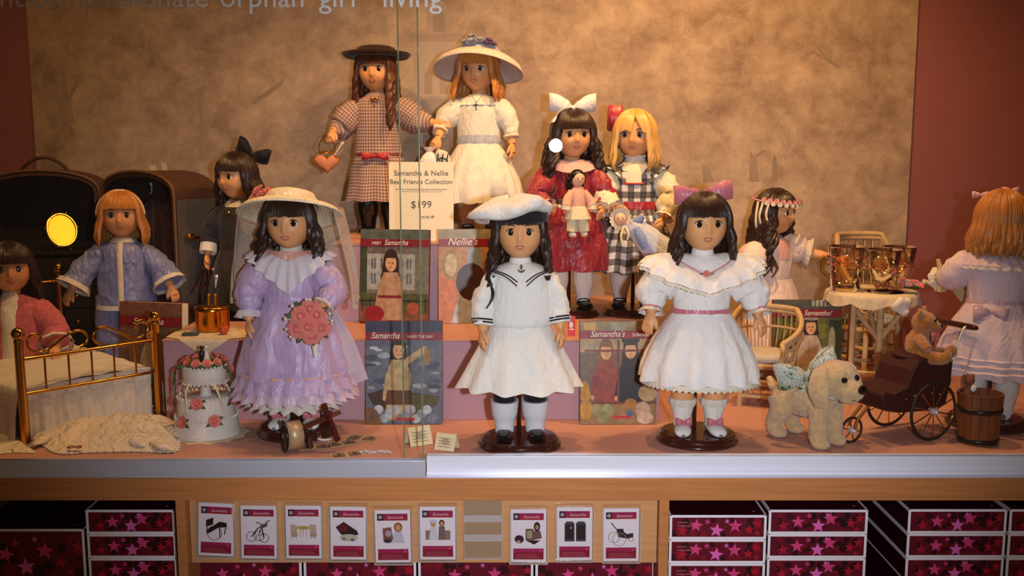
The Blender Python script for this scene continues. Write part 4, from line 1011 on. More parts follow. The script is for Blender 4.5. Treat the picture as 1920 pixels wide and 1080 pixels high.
# doll seen from behind -------------------------------------------
Pw2 = fab('pink_white_cotton', '#dac2ca', var=.04)
d = Doll('golden-haired doll seen from behind in pale pink dress by pram', at(1852, 780, 1.985, .0175), 158, turn=-14, tilt=2, iris='blue',
         arms={1: ((.082, -.022, .280), (.104, -.072, .268), 'grip', (-.3, .6, -.2), (.35, -.9, -.1)), -1: ((-.084, -.010, .270), (-.090, -.04, .23), 'relax')})
d.hair(H_red, .325, 70, .40, .003, side=124, curl=.6, n=70, front=((124, .322, -.01, 5),))
d.bodice(Pw2, .228, wr=.002); d.skirt(Pw2, .236, .092, .053, .108, 15, .05, .86, wr=.002, seed=8)
for z in (.130, .118, .106): d.part('tuck', Pw2, MB().lathe([(z+.003, .1005+(.130-z)*.42, .0865+(.130-z)*.36), (z, .1055+(.130-z)*.42, .0905+(.130-z)*.36)], 96, mod=lambda a, t: (1+.045*math.sin(15*a+1.3*math.sin(2*a+8)+8)+.018*math.sin(3*a+8), 0)))
for sd in (-1, 1):
    d.sleeve(sd, Pw2, [.022, .036, .036, .032, .025, .018], .86, wr=.005, rip=.03, seed=28); d.cuff(sd, W_lace, .90, .019, .012, .4, .1)
d.ruffle(Pw2, .338, .312, .030, .074, 22, .05, .78, 'collar_ruffle'); d.part('collar_edging', W_lace, MB().lathe([(.312, .074, .0577), (.306, .076, .059)], 120, mod=lambda a, t: (1+.05*math.sin(22*a), -.002*abs(math.sin(44*a)))))
d.band(satin('blush_sash', '#c9a3ae'), .226, .243, .0550, .0440, 'sash')
b = MB(); bow(b, V((.01, .052, .222)), .062, .030, tails=.05, droop=.006); d.part('sash_bow', satin('blush_sash', '#c9a3ae'), b)
d.stocking(W_cot, .16); d.shoes(W_shoe, 'jane')
b = MB(d.HM); bow(b, V((.044, -.006, .448)), .03, .014); bow(b, V((-.01, -.01, .459)), .03, .012); d.part('hair_ribbon', satin('blush_satin_2', '#d9a5b5'), b)
d.stand('dark disc stand under the doll seen from behind'); dbk = d
# seated doll in pink robe ----------------------------------------
Rob = mat('pink_floral_flannel', '#c2606a', rough=.85, var=.22, vscale=110, sheen=.2)
q = P(22, 560, 2.17)
d = Doll('dark-haired doll in pink floral robe sitting at left edge behind bed', (q.x, 2.17, -.103), 16, turn=10, tilt=2, sit=True,
         arms={-1: ((-.084, -.010, .262), (-.080, -.040, .226), 'relax'), 1: ((.084, -.014, .262), (.092, -.052, .232), 'relax', (-.7, .3, 0))})
d.hair(H_dark, .318, 71, .36, .005, side=114)
d.bodice(Rob, .192, rows=[(.344, .0225, .0215), (.337, .038, .029), (.328, .056, .037), (.312, .064, .045), (.28, .067, .050), (.24, .070, .053), (.192, .076, .062)], wr=.003, name='robe')
for sd in (-1, 1):
    d.sleeve(sd, Rob, [.024, .036, .036, .034, .033, .032], .9, wr=.004, seed=31); d.cuff(sd, W_lace, .92, .033, .010, .1, .05, 'lace_cuff')
d.part('nightgown_front', W_cot, MB().lathe([(.352, .0225, .022), (.340, .030, .0275), (.328, .034, .0400), (.312, .034, .0485), (.28, .034, .0535), (.24, .036, .0565), (.194, .040, .0655)], 20, PI-.62, PI+.62))
# ------------------------------------------------------------------ left side: trunk, bed, cake
def unify(b, voxel, it=4, ratio=.5, fuzz=0., ff=300.):
    o = b.build('form', M_skin)
    m = o.modifiers.new('r', 'REMESH'); m.mode = 'VOXEL'; m.voxel_size = voxel
    s = o.modifiers.new('s', 'SMOOTH'); s.iterations = it; s.factor = .5
    if ratio < 1: o.modifiers.new('d', 'DECIMATE').ratio = ratio
    me = bpy.data.meshes.new_from_object(o.evaluated_get(bpy.context.evaluated_depsgraph_get()))
    r = MB(); me.update(); r.add([v.co+v.normal*fuzz*noise.noise(v.co*ff) for v in me.vertices], [tuple(p.vertices) for p in me.polygons])
    od = o.data; bpy.data.objects.remove(o); bpy.data.meshes.remove(od); bpy.data.meshes.remove(me)
    return r
Tr_out = mat('trunk_leather', '#4a2a1c', rough=.55, var=.15, vscale=30, bump=.2); Tr_in = mat('trunk_lining', '#241520', rough=.9, var=.15, vscale=60)
Tr_wood = mat('trunk_dresser', '#1e100e', rough=.4, var=.2, vscale=12, stretch=(1, 1, 6)); Tr_grey = mat('trunk_canvas', '#4e4640', rough=.85, var=.1, vscale=60, bump=.3)
hg = P(201, 560, 2.555)
tk = thing('steamer_trunk', 'open dark steamer trunk with arched lid and dresser drawers', 'trunk', (hg.x, 2.555, 0))
def outline(w, h, arch, ins):
    x0, x1 = ins, w-ins; pts = [V((x0, 0, ins)), V((x0, 0, h-arch))]
    for i in range(1, 14): 
        a = PI*i/14; pts.append(V((w/2-(w/2-ins)*math.cos(a), 0, h-arch+(arch-ins)*math.sin(a)**.75)))
    return pts+[V((x1, 0, h-arch)), V((x1, 0, ins))]
def half(name, ang, sgn, w=.285, h=.502, dep=.128):
    r = V((sgn*math.cos(ang), -math.sin(ang), 0)); dv = V((sgn*math.sin(ang), math.cos(ang), 0))
    A = outline(w, h, .060, 0); B = outline(w, h, .060, .013)
    def tr(p, y): return r*(p.x+.004)+dv*y+V((0, 0, p.z))
    b = MB(); b.cur = 0; b.grid([[tr(p, dep) for p in A], [tr(p, 0) for p in A], [tr(p, 0) for p in B]], True)
    b.add([tr(p, dep) for p in A], [tuple(range(len(A)))])
    b.build(name, Tr_out, tk, smooth=False)
    b = MB(); b.grid([[tr(p, .0005) for p in B], [tr(p, dep-.012) for p in B]], True); b.add([tr(p, dep-.012) for p in B], [tuple(range(len(B)))]); b.build('lining', Tr_in, tk, smooth=False)
    b = MB(); b.tube([tr(p, -.001) for p in A], .0035, 6, cap=True); b.build('edge_binding', mat('binding_tan', '#6e4a2e', rough=.5), tk)
    return lambda x, y, z: r*(x+.004)+dv*y+V((0, 0, z)), r, dv
fL, rL, dL = half('left_shell', math.radians(9), -1); fR, rR, dR = half('right_shell', math.radians(34), 1)
def slab(f, x0, x1, y0, y1, z0, z1, name, m, bev=.0015, parent=tk):
    b = MB(); vs = [f(x, y, z) for z in (z0, z1) for y in (y0, y1) for x in (x0, x1)]
    b.add(vs, [(0, 2, 3, 1), (4, 5, 7, 6), (0, 1, 5, 4), (2, 6, 7, 3), (0, 4, 6, 2), (1, 3, 7, 5)]); return b.build(name, m, parent, False, bevel=bev)
slab(fR, .286, .2875, .004, .124, .02, .435, 'canvas_side', Tr_grey)
slab(fL, .014, .271, .006, .114, .288, .298, 'ledge', Tr_wood)
for i in range(4):
    dw = slab(fL, .020, .265, .010, .112, .018+.066*i, .080+.066*i, 'drawer', Tr_wood)
    for xx in (.07, .215):
        b = MB(); b.ell(fL(xx, .003, .049+.066*i), .005, 10, 8); b.build('knob', M_brass, dw)
# garment rail and hanging burgundy garment
b = MB(); b.tube([fR(.02, .05, .43), fR(.265, .05, .43)], .003, 8); b.build('garment_rail', M_brass, tk)
b = MB(); b.tube([fR(.16, .030, .468), fR(.16, .030, .452), fR(.16, .024, .446)], .002, 6); b.ell(fR(.16, .028, .470), .004, 8, 6); b.build('hook', M_alu, tk)
for x in (.0, .012):
    b = MB(); c = fL(.012, -.003, .40); b.ell(fL(.010, -.004, .425-x*3), .005, 8, 6); b.build('hinge_knuckle', M_brass, tk)
hk = fL(.150, .05, .500)
b = MB(); b.tube([fL(.085, .06, .492), fL(.095, .06, .510), fL(.12, .06, .528), fL(.145, .06, .534), fL(.17, .06, .528), fL(.195, .06, .510), fL(.205, .06, .492)], .0045, 8, smooth=3); b.build('handle', Tr_out, tk)
for x in (.080, .212):
    b = MB(); b.ell(fL(x, .06, .490), (.012, .006, .006), 10, 6); b.build('handle_mount', M_brass, tk)
lt = slab(fR, .2885, .294, .03, .05, .335, .352, 'latch', M_brass)
b = MB(); b.tube([fR(.294, .02, .345), fR(.297, .045, .342), fR(.292, .08, .340)], [.004, .006, .003], 8); b.ell(fR(.295, .03, .347), .007, 10, 8); b.build('latch_hook', M_brass, lt)
hd = thing('hanging_dress', 'dark burgundy dress hanging inside right half of the trunk', 'dress', tk.location)
b = MB(); rows = []
for i in range(7):
    t = i/6; rows.append([fR(.15+(k/16-.5)*(.10+.10*t), .045+.012*math.sin(k*1.4)*t+.02*abs(k/16-.5), .424-.36*t) for k in range(17)])
b.grid(rows); o = b.build('skirt', fab('deep_maroon', '#3a1014'), hd); o.modifiers.new('s', 'SOLIDIFY').thickness = .002
b = MB(); b.tube([fR(.10, .045, .405), fR(.15, .045, .428), fR(.20, .045, .405)], .006, 8, smooth=3); b.build('shoulders', fab('deep_maroon', '#3a1014'), hd)
# oval vanity mirror on the ledge: turned to the nearest lamp
mc = tk.location+fL(.104, .030, .349)
mr = thing('vanity_mirror', 'oval gilt vanity mirror with lamplight-yellow glass on the trunk ledge', 'mirror', (mc.x, mc.y, .298))
tocam = (CAM-mc).normalized(); tol = (V((-.42, 1.95, 1.33))-mc).normalized(); nm = (tocam+tol).normalized()
rt = V((0, 0, 1)).cross(nm).normalized(); up_ = nm.cross(rt).normalized()
def mo(u, v, w=0.): return V((0, 0, mc.z-.298))+rt*u+up_*v+nm*w
b = MB(); b.tube([mo(.036*math.cos(t), .045*math.sin(t)) for t in [2*PI*i/48 for i in range(49)]], .0042, 8, cap=False); fr_ = b.build('frame', M_brass, mr)
b = MB(); n = 40; b.add([mo(.0345*math.cos(2*PI*i/n), .0435*math.sin(2*PI*i/n), .001) for i in range(n)], [tuple(range(n))]); b.build('glass', mat('reflection_tinted_mirror', '#cf9a34', rough=.36, metal=1.), mr)  # the yellow of reflected lamplight is put into the glass colour
b = MB(); b.add([mo(.036*math.cos(2*PI*i/n), .045*math.sin(2*PI*i/n), -.003) for i in range(n)], [tuple(range(n))[::-1]]); b.build('backing', M_brass, mr)
for u in (-.020, .020):
    b = MB(); b.tube([mo(u*.6, -.043), V((u*1.2, -.012, .002))], .0022, 6); b.ell((u*1.2, -.012, .0035), .0035, 8, 6); b.build('foot', M_brass, mr)
b = MB(); b.tube([mo(0, .02, -.003), V((0, .022, .002))], .002, 6); b.build('prop', M_brass, mr)
for t in (.15, 1.15, 2.0, 3.0): 
    b = MB(); b.ell(mo(.040*math.cos(t), .049*math.sin(t), .002), .0040, 8, 6); b.build('boss', M_brass, fr_)
# ---- brass bed
NP = G(48, 832, 0); FP = G(299, 780, 0)
fv = (FP-NP); BW = fv.length; fv.normalize(); bv = V((-fv.y, fv.x, 0))
bed = thing('brass_bed', 'brass doll bed with scrolled footboard at front left', 'bed', (NP.x, NP.y, 0))
def B(u, v, z): return fv*u+bv*v+V((0, 0, z))     # across, along, up
for u in (0, BW):
    b = MB(T=Matrix.Translation(B(u, 0, 0))); b.lathe([(0, .0085, .0085), (.195, .0085, .0085), (.198, .0095, .0095), (.202, .0075, .0075)], 18); po = b.build('post', M_brass, bed)
    b = MB(); b.ell(B(u, 0, .2125), .0125, 18, 12); b.build('ball_finial', M_brass, po)
for z, r in ((.163, .0038), (.096, .0032)):
    b = MB(); b.tube([B(0, 0, z), B(BW, 0, z)], r, 10); b.build('rail', M_brass, bed)
for k in range(1, 6):
    b = MB(); b.tube([B(BW*k/6, 0, .096), B(BW*k/6, 0, .163)], .0022, 8); b.build('spindle', M_brass, bed)
def scroll(sg):
    c = BW/2; L = BW/2-.014
    pts = [(.004, .004), (.010, .018), (.026, .024), (.040, .016), (.042, .002), (.030, -.004)] 
    P2 = [(L-.002-.004, .010), (L-.006, .030), (L-.022, .038), (L-.030, .026), (L-.020, .018)]
    path = [(.022, .004), (.010, .010), (.006, .024), (.018, .036), (.036, .034), (.058, .022), (.078, .010), (.098, .006), (.114, .016), (.116, .032), (.104, .040), (.092, .034), (.094, .024)]
    return [B(c+sg*x*L/.118, 0, .166+z*1.05) for x, z in path]
for sg in (-1, 1):
    b = MB(); b.tube(scroll(sg), .0027, 8, smooth=5); b.build('scroll', M_brass, bed)
BL = .46
b = MB(); b.box((0, 0, 0), (1, 1, 1)); vs = [B(u, v, z) for z in (.045, .090) for v in (.010, BL) for u in (.012, BW-.012)]
MB().add(vs, [(0, 2, 3, 1), (4, 5, 7, 6), (0, 1, 5, 4), (2, 6, 7, 3), (0, 4, 6, 2), (1, 3, 7, 5)]).build('mattress', W_cot, bed, False, bevel=.008)
for u in (0, BW):
    b = MB(); b.tube([B(u, BL, 0), B(u, BL, .265)], .0085, 12); po = b.build('post', M_brass, bed)
    b = MB(); b.ell(B(u, BL, .276), .0125, 18, 12); b.build('ball_finial', M_brass, po)
    b = MB(); b.tube([B(u, 0, .06), B(u, BL, .06)], .004, 8); b.build('side_rail', M_brass, bed)
for z in (.245, .17): b = MB(); b.tube([B(0, BL, z), B(BW, BL, z)], .004, 8); b.build('rail', M_brass, bed)
cv = thing('coverlet', 'white ruffled coverlet spread over the brass bed', 'coverlet', bed.location)
Cov = fab('white_coverlet', '#ddd4c8', bump=.5, bscale=160, var=.05, vscale=25)
b = MB(); rows = []; prof = [(-.012, .004), (-.011, .03), (-.010, .065), (-.004, .094), (.012, .103), (.07, .108), (BW/2, .110), (BW-.07, .108), (BW-.012, .103), (BW+.004, .094), (BW+.011, .065), (BW+.013, .03), (BW+.014, .004)]
pc = catmull([V((u, 0, z)) for u, z in prof], 4)
for i in range(31):
    v = .004+(BL-.02)*i/30; row = []
    for k, p in enumerate(pc):
        low = max(0, (.09-p.z)/.09); sgn = -1 if p.x < BW/2 else 1
        w = .010*math.sin(i*1.5+(.7 if sgn > 0 else 0))*low
        row.append(B(p.x+sgn*w*.8+sgn*.006*low, v, max(.003, p.z+.005*noise.noise(V((p.x*30, v*30, 3)))*(1-low))))
    rows.append(row)
b.grid(rows); b.build('spread', Cov, cv)
b = MB(); rows = []
for i in range(7):
    t = i/6; rows.append([B(.012+(BW-.024)*k/60, .007-.003*t+.004*math.sin(k*.62)*t**.7+.003*math.sin(k*1.7)*t, .107-.103*t) for k in range(61)])
b.grid(rows); b.build('foot_valance', Cov, cv)
# ---- garments on the deck
def limp(name, label, pts, m, lumps=.024, h=.004, seed=0., ringn=9, cat='garment'):
    W3 = [G(x, y, 0) for x, y in pts]; c = sum(W3, V((0, 0, 0)))/len(W3)
    cp = catmull(W3+[W3[0]], 5)[:-1]; rows = []
    for i in range(ringn+1):
        t = i/ringn; row = []
        for p in cp:
            q = c.lerp(p, t); z = h*(1-t**4)+max(0, lumps*(.5+noise.noise(q*26+V((seed, 0, 0)))))*(1-t**3)+(.35*lumps*(1-abs(noise.noise(q*48+V((seed, 5, 0)))*2.2)) if True else 0)*(1-t**5)+.0012
            row.append(V((q.x-c.x, q.y-c.y, z)))
        rows.append(row)
    o = thing(name, label, cat, (c.x, c.y, 0)); MB().grid(rows, True).build('cloth', m, o)
    return o, [r for r in rows[-1]], c
Ng = fab('cream_nightgown', '#e4d4bc', bump=.4, bscale=200, fold=1., fscale=30)
o, edge, c0 = limp('nightgown', 'cream lace-trimmed nightgown laid flat at front left corner', [(62, 806), (120, 800), (165, 803), (190, 782), (216, 768), (236, 764), (252, 778), (290, 786), (322, 790), (342, 806), (336, 828), (326, 849), (250, 848), (170, 850), (112, 852), (84, 838)], Ng)
b = MB()
for i, p in enumerate(edge):
    b.ell(p+V((0, 0, .0012)), (.0042, .0042, .0022), 7, 5)
b.build('lace_edging', W_lace, o)
b = MB(); bow(b, G(140, 838, .012)-c0, .026, .007, R=Matrix.Rotation(-PI/2, 3, 'X')); b.build('red_bow', satin('red_ribbon', '#b01d1f', rough=.4), o)
b = MB(); 
for k in range(5): q = G(218+8*k, 772+3*k, .010)-c0; b.ell(q, (.008, .008, .007), 8, 6, wr=.003, wf=200)
b.build('frilled_collar', W_lace, o)
for pts in ([(238, 786), (285, 800), (318, 806), (344, 816)], [(150, 806), (108, 812), (84, 820), (60, 834)]):
    b = MB(); b.tube([G(x, y, .010)-c0 for x, y in pts], [.010, .017, .019, .008], 16, smooth=5, flat=.5, wr=.008, wf=60); b.build('sleeve', Ng, o)
for k, (x, y) in enumerate(((200, 822), (255, 830), (300, 836))):
    b = MB(); b.tube([G(x-30, y-14, .008)-c0, G(x, y, .012)-c0, G(x+26, y+9, .006)-c0], [.003, .009, .003], 10, smooth=5, flat=.6, wr=.003); b.build('fold', Ng, o)
limp('cloth', 'cream cloth corner lying before left bed post', [(-30, 800), (10, 806), (32, 820), (58, 846), (66, 850), (20, 850), (-30, 850)], Ng, .005, seed=3., cat='cloth')
# ---- wedding cake
ck = G(389, 812, 0); cake = thing('wedding_cake', 'three-tiered white toy wedding cake with pink roses and couple on top', 'cake', (ck.x, ck.y, 0))
Ic = mat('white_icing', '#ddd2c8', rough=.55, bump=.15, bscale=120)
MB().lathe([(0, .064, .064), (.003, .0645, .0645), (.006, .062, .062), (.034, .0605, .0605), (.037, .058, .058), (.037, .001, .001)], 48).build('bottom_tier', Ic, cake)
MB().lathe([(.036, .0560, .0560), (.072, .0545, .0545), (.076, .052, .052), (.0765, .001, .001)], 48).build('middle_tier', Ic, cake)
MB().lathe([(.076, .014, .014), (.082, .010, .010), (.098, .010, .010), (.106, .016, .016)], 24).build('pillar', Ic, cake)
MB().lathe([(.104, .001, .001), (.104, .040, .040), (.107, .0425, .0425), (.132, .0420, .0420), (.136, .039, .039), (.1365, .001, .001)], 48).build('top_tier', Ic, cake)
b = MB()
for z, r, n in ((.037, .0595, 44), (.0765, .0535, 40), (.136, .0405, 32), (.104, .0415, 32)):
    for k in range(n): b.ell((r*math.cos(2*PI*k/n), r*math.sin(2*PI*k/n), z), .0032, 6, 4)
o = b.build('piped_beading', Ic, cake); o['kind'] = 'stuff'
b = MB(); b.tube([(.036*math.cos(t), .036*math.sin(t), .139) for t in [2*PI*i/30 for i in range(31)]], .0045, 8, cap=False, wr=.003, wf=200); b.build('garland', G_leaf, cake)
rs = []
for k in range(11): a = 2*PI*k/11; rs.append(((.037*math.cos(a), .037*math.sin(a), .146), .0095, (math.cos(a), math.sin(a), .8)))
rs += [((-.052, -.014, .128), .0085, (-1, -.4, .2)), ((.053, -.010, .132), .0085, (1, -.4, .3)), ((-.056, -.012, .108), .008, (-1, -.5, 0))]
for a, r, z, s_ in ((-1.57, .056, .072, .0125), (-2.75, .058, .070, .012), (-.30, .058, .072, .0125), (-2.05, .0625, .036, .0125), (-1.05, .0625, .038, .0125), (-2.95, .064, .040, .0105), (-3.3, .066, .030, .009)):
    rs.append(((r*math.cos(a), r*math.sin(a), z), s_, (math.cos(a), math.sin(a), .3)))
for k, (c, r, dd) in enumerate(rs):
    b = MB(); rose(b, c, r, dd, k+40, 3); ro = b.build('rose', P_rose, cake)
    if k > 9:
        b = MB(); cc = V(c)
        for s_ in (-1, 1, 2): leaf(b, cc, r*1.5, V((-dd[1]*s_, dd[0]*s_, -.6 if s_ < 2 else .8)), dd)
        b.build('leaves', G_leaf, ro)
    else:
        b = MB(); leaf(b, V(c)-V((0, 0, .004)), r*1.4, V((dd[0], dd[1], -.3))); leaf(b, V(c)-V((0, 0, .004)), r*1.3, V((-dd[1], dd[0], -.1))); b.build('leaves', G_leaf, ro)
for a0, a1, lo in ((-2.5, -2.0, .04), (-2.0, -1.9, .05), (-.95, -.70, .05), (-2.9, -2.6, .075), (-.6, -.4, .09)):
    p0 = V((.0435*math.cos(a0), .0435*math.sin(a0), .108)); p1 = V((.060*math.cos(a1), .060*math.sin(a1), lo))
    b = MB(); b.strip([p0, p0.lerp(p1, .3)+V((.008*math.cos(a0), .008*math.sin(a0), .004)), p0.lerp(p1, .65)+V((.006*math.cos(a1), .006*math.sin(a1), -.004)), p1], (-math.sin(a0), math.cos(a0), 0), .0042); b.build('ribbon', satin('cream_ribbon', '#e2cfae'), cake)
for sg in (-1, 1):
    b = MB(); b.tube([(sg*.034, -.012, .139), (sg*.052, -.016, .130), (sg*.056, -.014, .108), (sg*.058, -.012, .078)], .0028, 7, smooth=5, wr=.002, wf=200); b.build('garland_strand', G_leaf, cake)
tp = MB(); tp.lathe([(.138, .010, .010), (.142, .010, .010)], 16, cap1=True); tb = tp.build('topper_base', Ic, cake)
b = MB(Matrix.Translation((-.005, 0, .142))); b.lathe([(0, .004, .004), (.010, .0042, .004), (.020, .0048, .0042), (.025, .002, .002)], 12); b.ell((0, 0, .029), .0038, 10, 8); b.build('groom', M_black, cake)
b = MB(Matrix.Translation((.005, 0, .142))); b.lathe([(0, .008, .008), (.010, .005, .005), (.019, .0038, .0036), (.025, .002, .002)], 14); b.ell((0, 0, .029), .0036, 10, 8); b.build('bride', Ic, cake)
# paper doily under the cake
b = MB(); n = 24; b.prism([V(((.076 if i % 2 else .068)*math.cos(2*PI*i/n), (.076 if i % 2 else .068)*math.sin(2*PI*i/n), -.0)) for i in range(n)], (0, 0, .0008)); o = b.build('doily', mat('cream_paper', '#dcc9a2', rough=.8), None, False, (ck.x+.006, ck.y-.004, .0002)); tag(o, 'cream scalloped paper doily under the wedding cake', 'doily'); cake.location.z = .0012
# ---- lace cloth over the riser corner, brass pot, apple, booklet
cl = P(392, 622, 2.10); LC = fab('cream_lace_cloth', '#d2bd9c', bump=.8, bscale=500, var=.08, vscale=200)
o = thing('lace_tablecloth', 'cream lace cloth with one corner hanging over left riser end', 'tablecloth', (RX0+.085, 2.02, RZ1))
b = MB(); rows = []; N = 20; S_ = .150
for i in range(N+1):
    row = []
    for k in range(N+1):
        u = (i/N-.5)*S_; v = (k/N-.5)*S_; x = (u+v)*.88; y = (u-v)*.62+.055
        z = .0016+.0008*noise.noise(V((x*60, y*60, 0)))
        if y < -.002: z = .0016+(y+.002)*.95; y = -.0035-.006*abs(math.sin(x*60))*min(1, -z*30)
        row.append(V((max(x, -.0865) if True else x, y, z)))
    rows.append(row)
b.grid(rows); b.build('cloth', LC, o)
pt = P(396, 612, 2.11); Amb = mat('amber_brass', '#c98422', rough=.2, metal=1.)
o = thing('brass_pot', 'small round brass pot with lid and knob on lace cloth', 'pot', (pt.x, 2.12, RZ1+.0026))
MB().lathe([(0, .033, .033), (.004, .035, .035), (.040, .034, .034), (.044, .0365, .0365)], 36, cap0=True).build('body', Amb, o)
MB().lathe([(.044, .0370, .0370), (.050, .037, .037), (.053, .033, .033), (.055, .001, .001)], 36).build('lid', Amb, o)
for x in (-.006, .008): 
    b = MB(); b.tube([(x, 0, .054), (x, 0, .072)], [.0045, .0035], 10); b.ell((x, 0, .074), .005, 10, 8); b.build('finial', Amb, o)
for k in range(8):
    a = 2*PI*k/8; b = MB(); b.tube([(.0355*math.cos(a), .0355*math.sin(a), .002), (.0355*math.cos(a), .0355*math.sin(a), .046)], .0014, 6); b.build('rib', Amb, o)
pt = P(418, 618, 2.065); o = thing('apple', 'tiny red and yellow apple beside the brass pot', 'apple', (pt.x, 2.068, RZ1+.0024))
MB().lathe([(.0, .003, .003), (.0015, .007, .007), (.009, .0118, .0118), (.016, .0105, .0105), (.0195, .005, .005), (.0175, .001, .001)], 20, sub=2).build('flesh', mat('apple_skin', '#b8431a', rough=.3, var=.5, vscale=60), o)
MB().tube([(0, 0, .017), (.001, 0, .024)], .0008, 5).build('stalk', M_mahog, o)
pt = P(357, 622, 2.06); o = MB().box((-.016, -.010, 0), (.016, .010, .004)).build('booklet', mat('green_cover', '#36463a', rough=.6), None, False, (pt.x, 2.06, RZ1+.0028), bevel=.0006); tag(o, 'tiny dark green booklet lying on the lace cloth', 'booklet')
# charcoal doll's hand-held straps
S, E, Wp = dgr.arms[-1][:3]; hp = wp(dgr, Wp+V((.004, -.012, -.034)))
o = thing('leather_strap', 'dark red leather straps dangling from the charcoal dress doll hand', 'strap', hp); Lr = mat('oxblood_leather', '#4c1014', rough=.45)
for k, pts in enumerate(([(-.004, 0, .004), (-.016, -.004, -.02), (-.030, -.006, -.045), (-.036, -.004, -.056)], [(0, 0, .004), (-.004, -.008, -.02), (-.012, -.010, -.05), (-.018, -.008, -.062)], [(.002, 0, .004), (.008, -.004, -.02), (-.002, -.006, -.04), (-.022, -.006, -.04)])):
    b = MB(); b.strip(pts, (0, 1, .2), .008, .002); b.build('strap', Lr, o)
b = MB(); b.tube([(-.012, 0, .002), (.016, -.002, .000)], .0038, 8); b.build('grip', Lr, o)
b = MB(); b.ell((.018, -.002, -.001), .0045, 8, 6); b.build('end_cap', M_alu, o)
o = thing('white_stick', 'slim white stick with silver cap below charcoal doll hand', 'stick', (hp[0]+.030, hp[1]-.03, RZ1-.169+.0))
b = MB(); b.tube([(0, 0, .165), (.004, 0, hp[2]-.02)], [.0048, .0058], 10); b.build('shaft', W_shoe, o)
b = MB(); b.tube([(0, 0, .0), (0, 0, .165)], .0045, 10); b.build('ferrule', M_black, o)
b = MB(); b.ell((.004, 0, hp[2]-.016), .007, 10, 8); b.build('cap', M_alu, o)
# stereoscope and cards on the deck
sv = thing('stereoscope', 'dark red wooden stereoscope lying before the lavender gown doll', 'stereoscope', (0, 0, 0))
h0 = G(545, 846, 0); h1 = G(636, 800, 0); ax = V((.93, .36, 0)).normalized(); pp = V((-ax.y, ax.x, 0)); sv.location = (h0.x, h0.y, 0)
def SV(u, v, z): return ax*u+pp*v+V((0, 0, z))
Hood = mat('hood_tin', '#b59a78', rough=.4, metal=.3); Dk = mat('dark_red_wood', '#4a100c', rough=.3, coat=.4)
b = MB(); rows = []
for i in range(2):
    rows.append([SV(-.012+.030*i+.004*abs(math.cos(t)), .026*math.cos(t), .030+.027*math.sin(t)) for t in [-PI*.5+2*PI*k/28-.0 for k in range(28)]])
b.grid(rows, True); o = b.build('hood', Hood, sv); o.modifiers.new('s', 'SOLIDIFY').thickness = .003
b = MB(); b.tube([SV(-.013+.004*abs(math.cos(t)), .026*math.cos(t), .030+.027*math.sin(t)) for t in [2*PI*k/28 for k in range(29)]], .0032, 8, cap=False); b.build('velvet_rim', M_black, sv)
b = MB(); vs = [SV(u, v, z) for z in (.018, .042) for v in (-.022, .022) for u in (.016, .021)]; b.add(vs, [(0, 2, 3, 1), (4, 5, 7, 6), (0, 1, 5, 4), (2, 6, 7, 3), (0, 4, 6, 2), (1, 3, 7, 5)]); b.build('lens_board', Dk, sv, False)
L0 = V(sv.location)
b = MB(); b.tube([P(562, 806, 1.795)-L0, P(638, 772, 1.825)-L0], .0066, 4, flat=.7); b.build('shaft', Dk, sv, False)
b = MB(); b.tube([P(606, 757, 1.806)-L0, P(634, 827, 1.800)-L0], .0056, 4, flat=.8); b.build('card_bar', Dk, sv, False)
b = MB(); b.tube([SV(.035, 0, .022), SV(.036, -.006, .004)], [.005, .0065], 10); b.build('handle', Dk, sv)
Sep = mat('sepia_card', '#b89a72', rough=.7)
def card(label, px, py, w, h, rot, tone='#6d5a50', z=.0006):
    p = G(px, py, 0); o = thing('stereo_card', label, 'card', (p.x, p.y, z), rot, 'loose picture cards on the deck')
    MB().box((-w/2, -h/2, 0), (w/2, h/2, .0008)).build('sheet', Sep, o, False)
    q = Print(frame_matrix((0, 0, .0008), (1, 0, 0), (0, 1, 0)), w, h)
    for s_ in (-.25, .25):
        q.rect(s_-.2, -.4, s_+.2, .4, '#8d7a6a'); q.poly([(s_-.2, -.4), (s_+.2, -.4), (s_+.2, .0), (s_+.05, .15), (s_-.08, -.05), (s_-.2, .1)], tone); q.rect(s_-.05, -.2, s_+.06, .25, '#4f4140')
    q.build('picture', o)
card('picture card lying nearest the riser, right of stereoscope', 680, 822, .062, .040, -.25)
card('picture card under the cross bar of the stereoscope', 640, 832, .060, .036, .5, z=.0006)
card('picture card nearest the rail, left of silver chain', 650, 853, .058, .034, .35, z=.0006)
card('picture card half under the stereoscope hood', 590, 838, .058, .036, .15)
ch = thing('silver_chain', 'short silver chain lying near the rail', 'chain', tuple(G(705, 850, 0)))
rnd = random.Random(5)
for k in range(13):
    b = MB(T=Matrix.Translation((-.028+.0046*k, .004*math.sin(k*.9), .0028)) @ Matrix.Rotation(k*1.1, 4, 'X')); b.tube([(.0034*math.cos(t), .0024*math.sin(t), 0) for t in [2*PI*i/10 for i in range(11)]], .0008, 5, cap=False); b.build('link', M_alu, ch)
ch2 = thing('beaded_chain', 'beaded pale chain lying beside the stereoscope bar', 'chain', tuple(G(602, 826, 0)))
for k in range(11):
    b = MB(); b.ell((-.026+.005*k, .006*math.sin(k*.7), .003), .0028, 8, 6); b.build('bead', M_white, ch2)
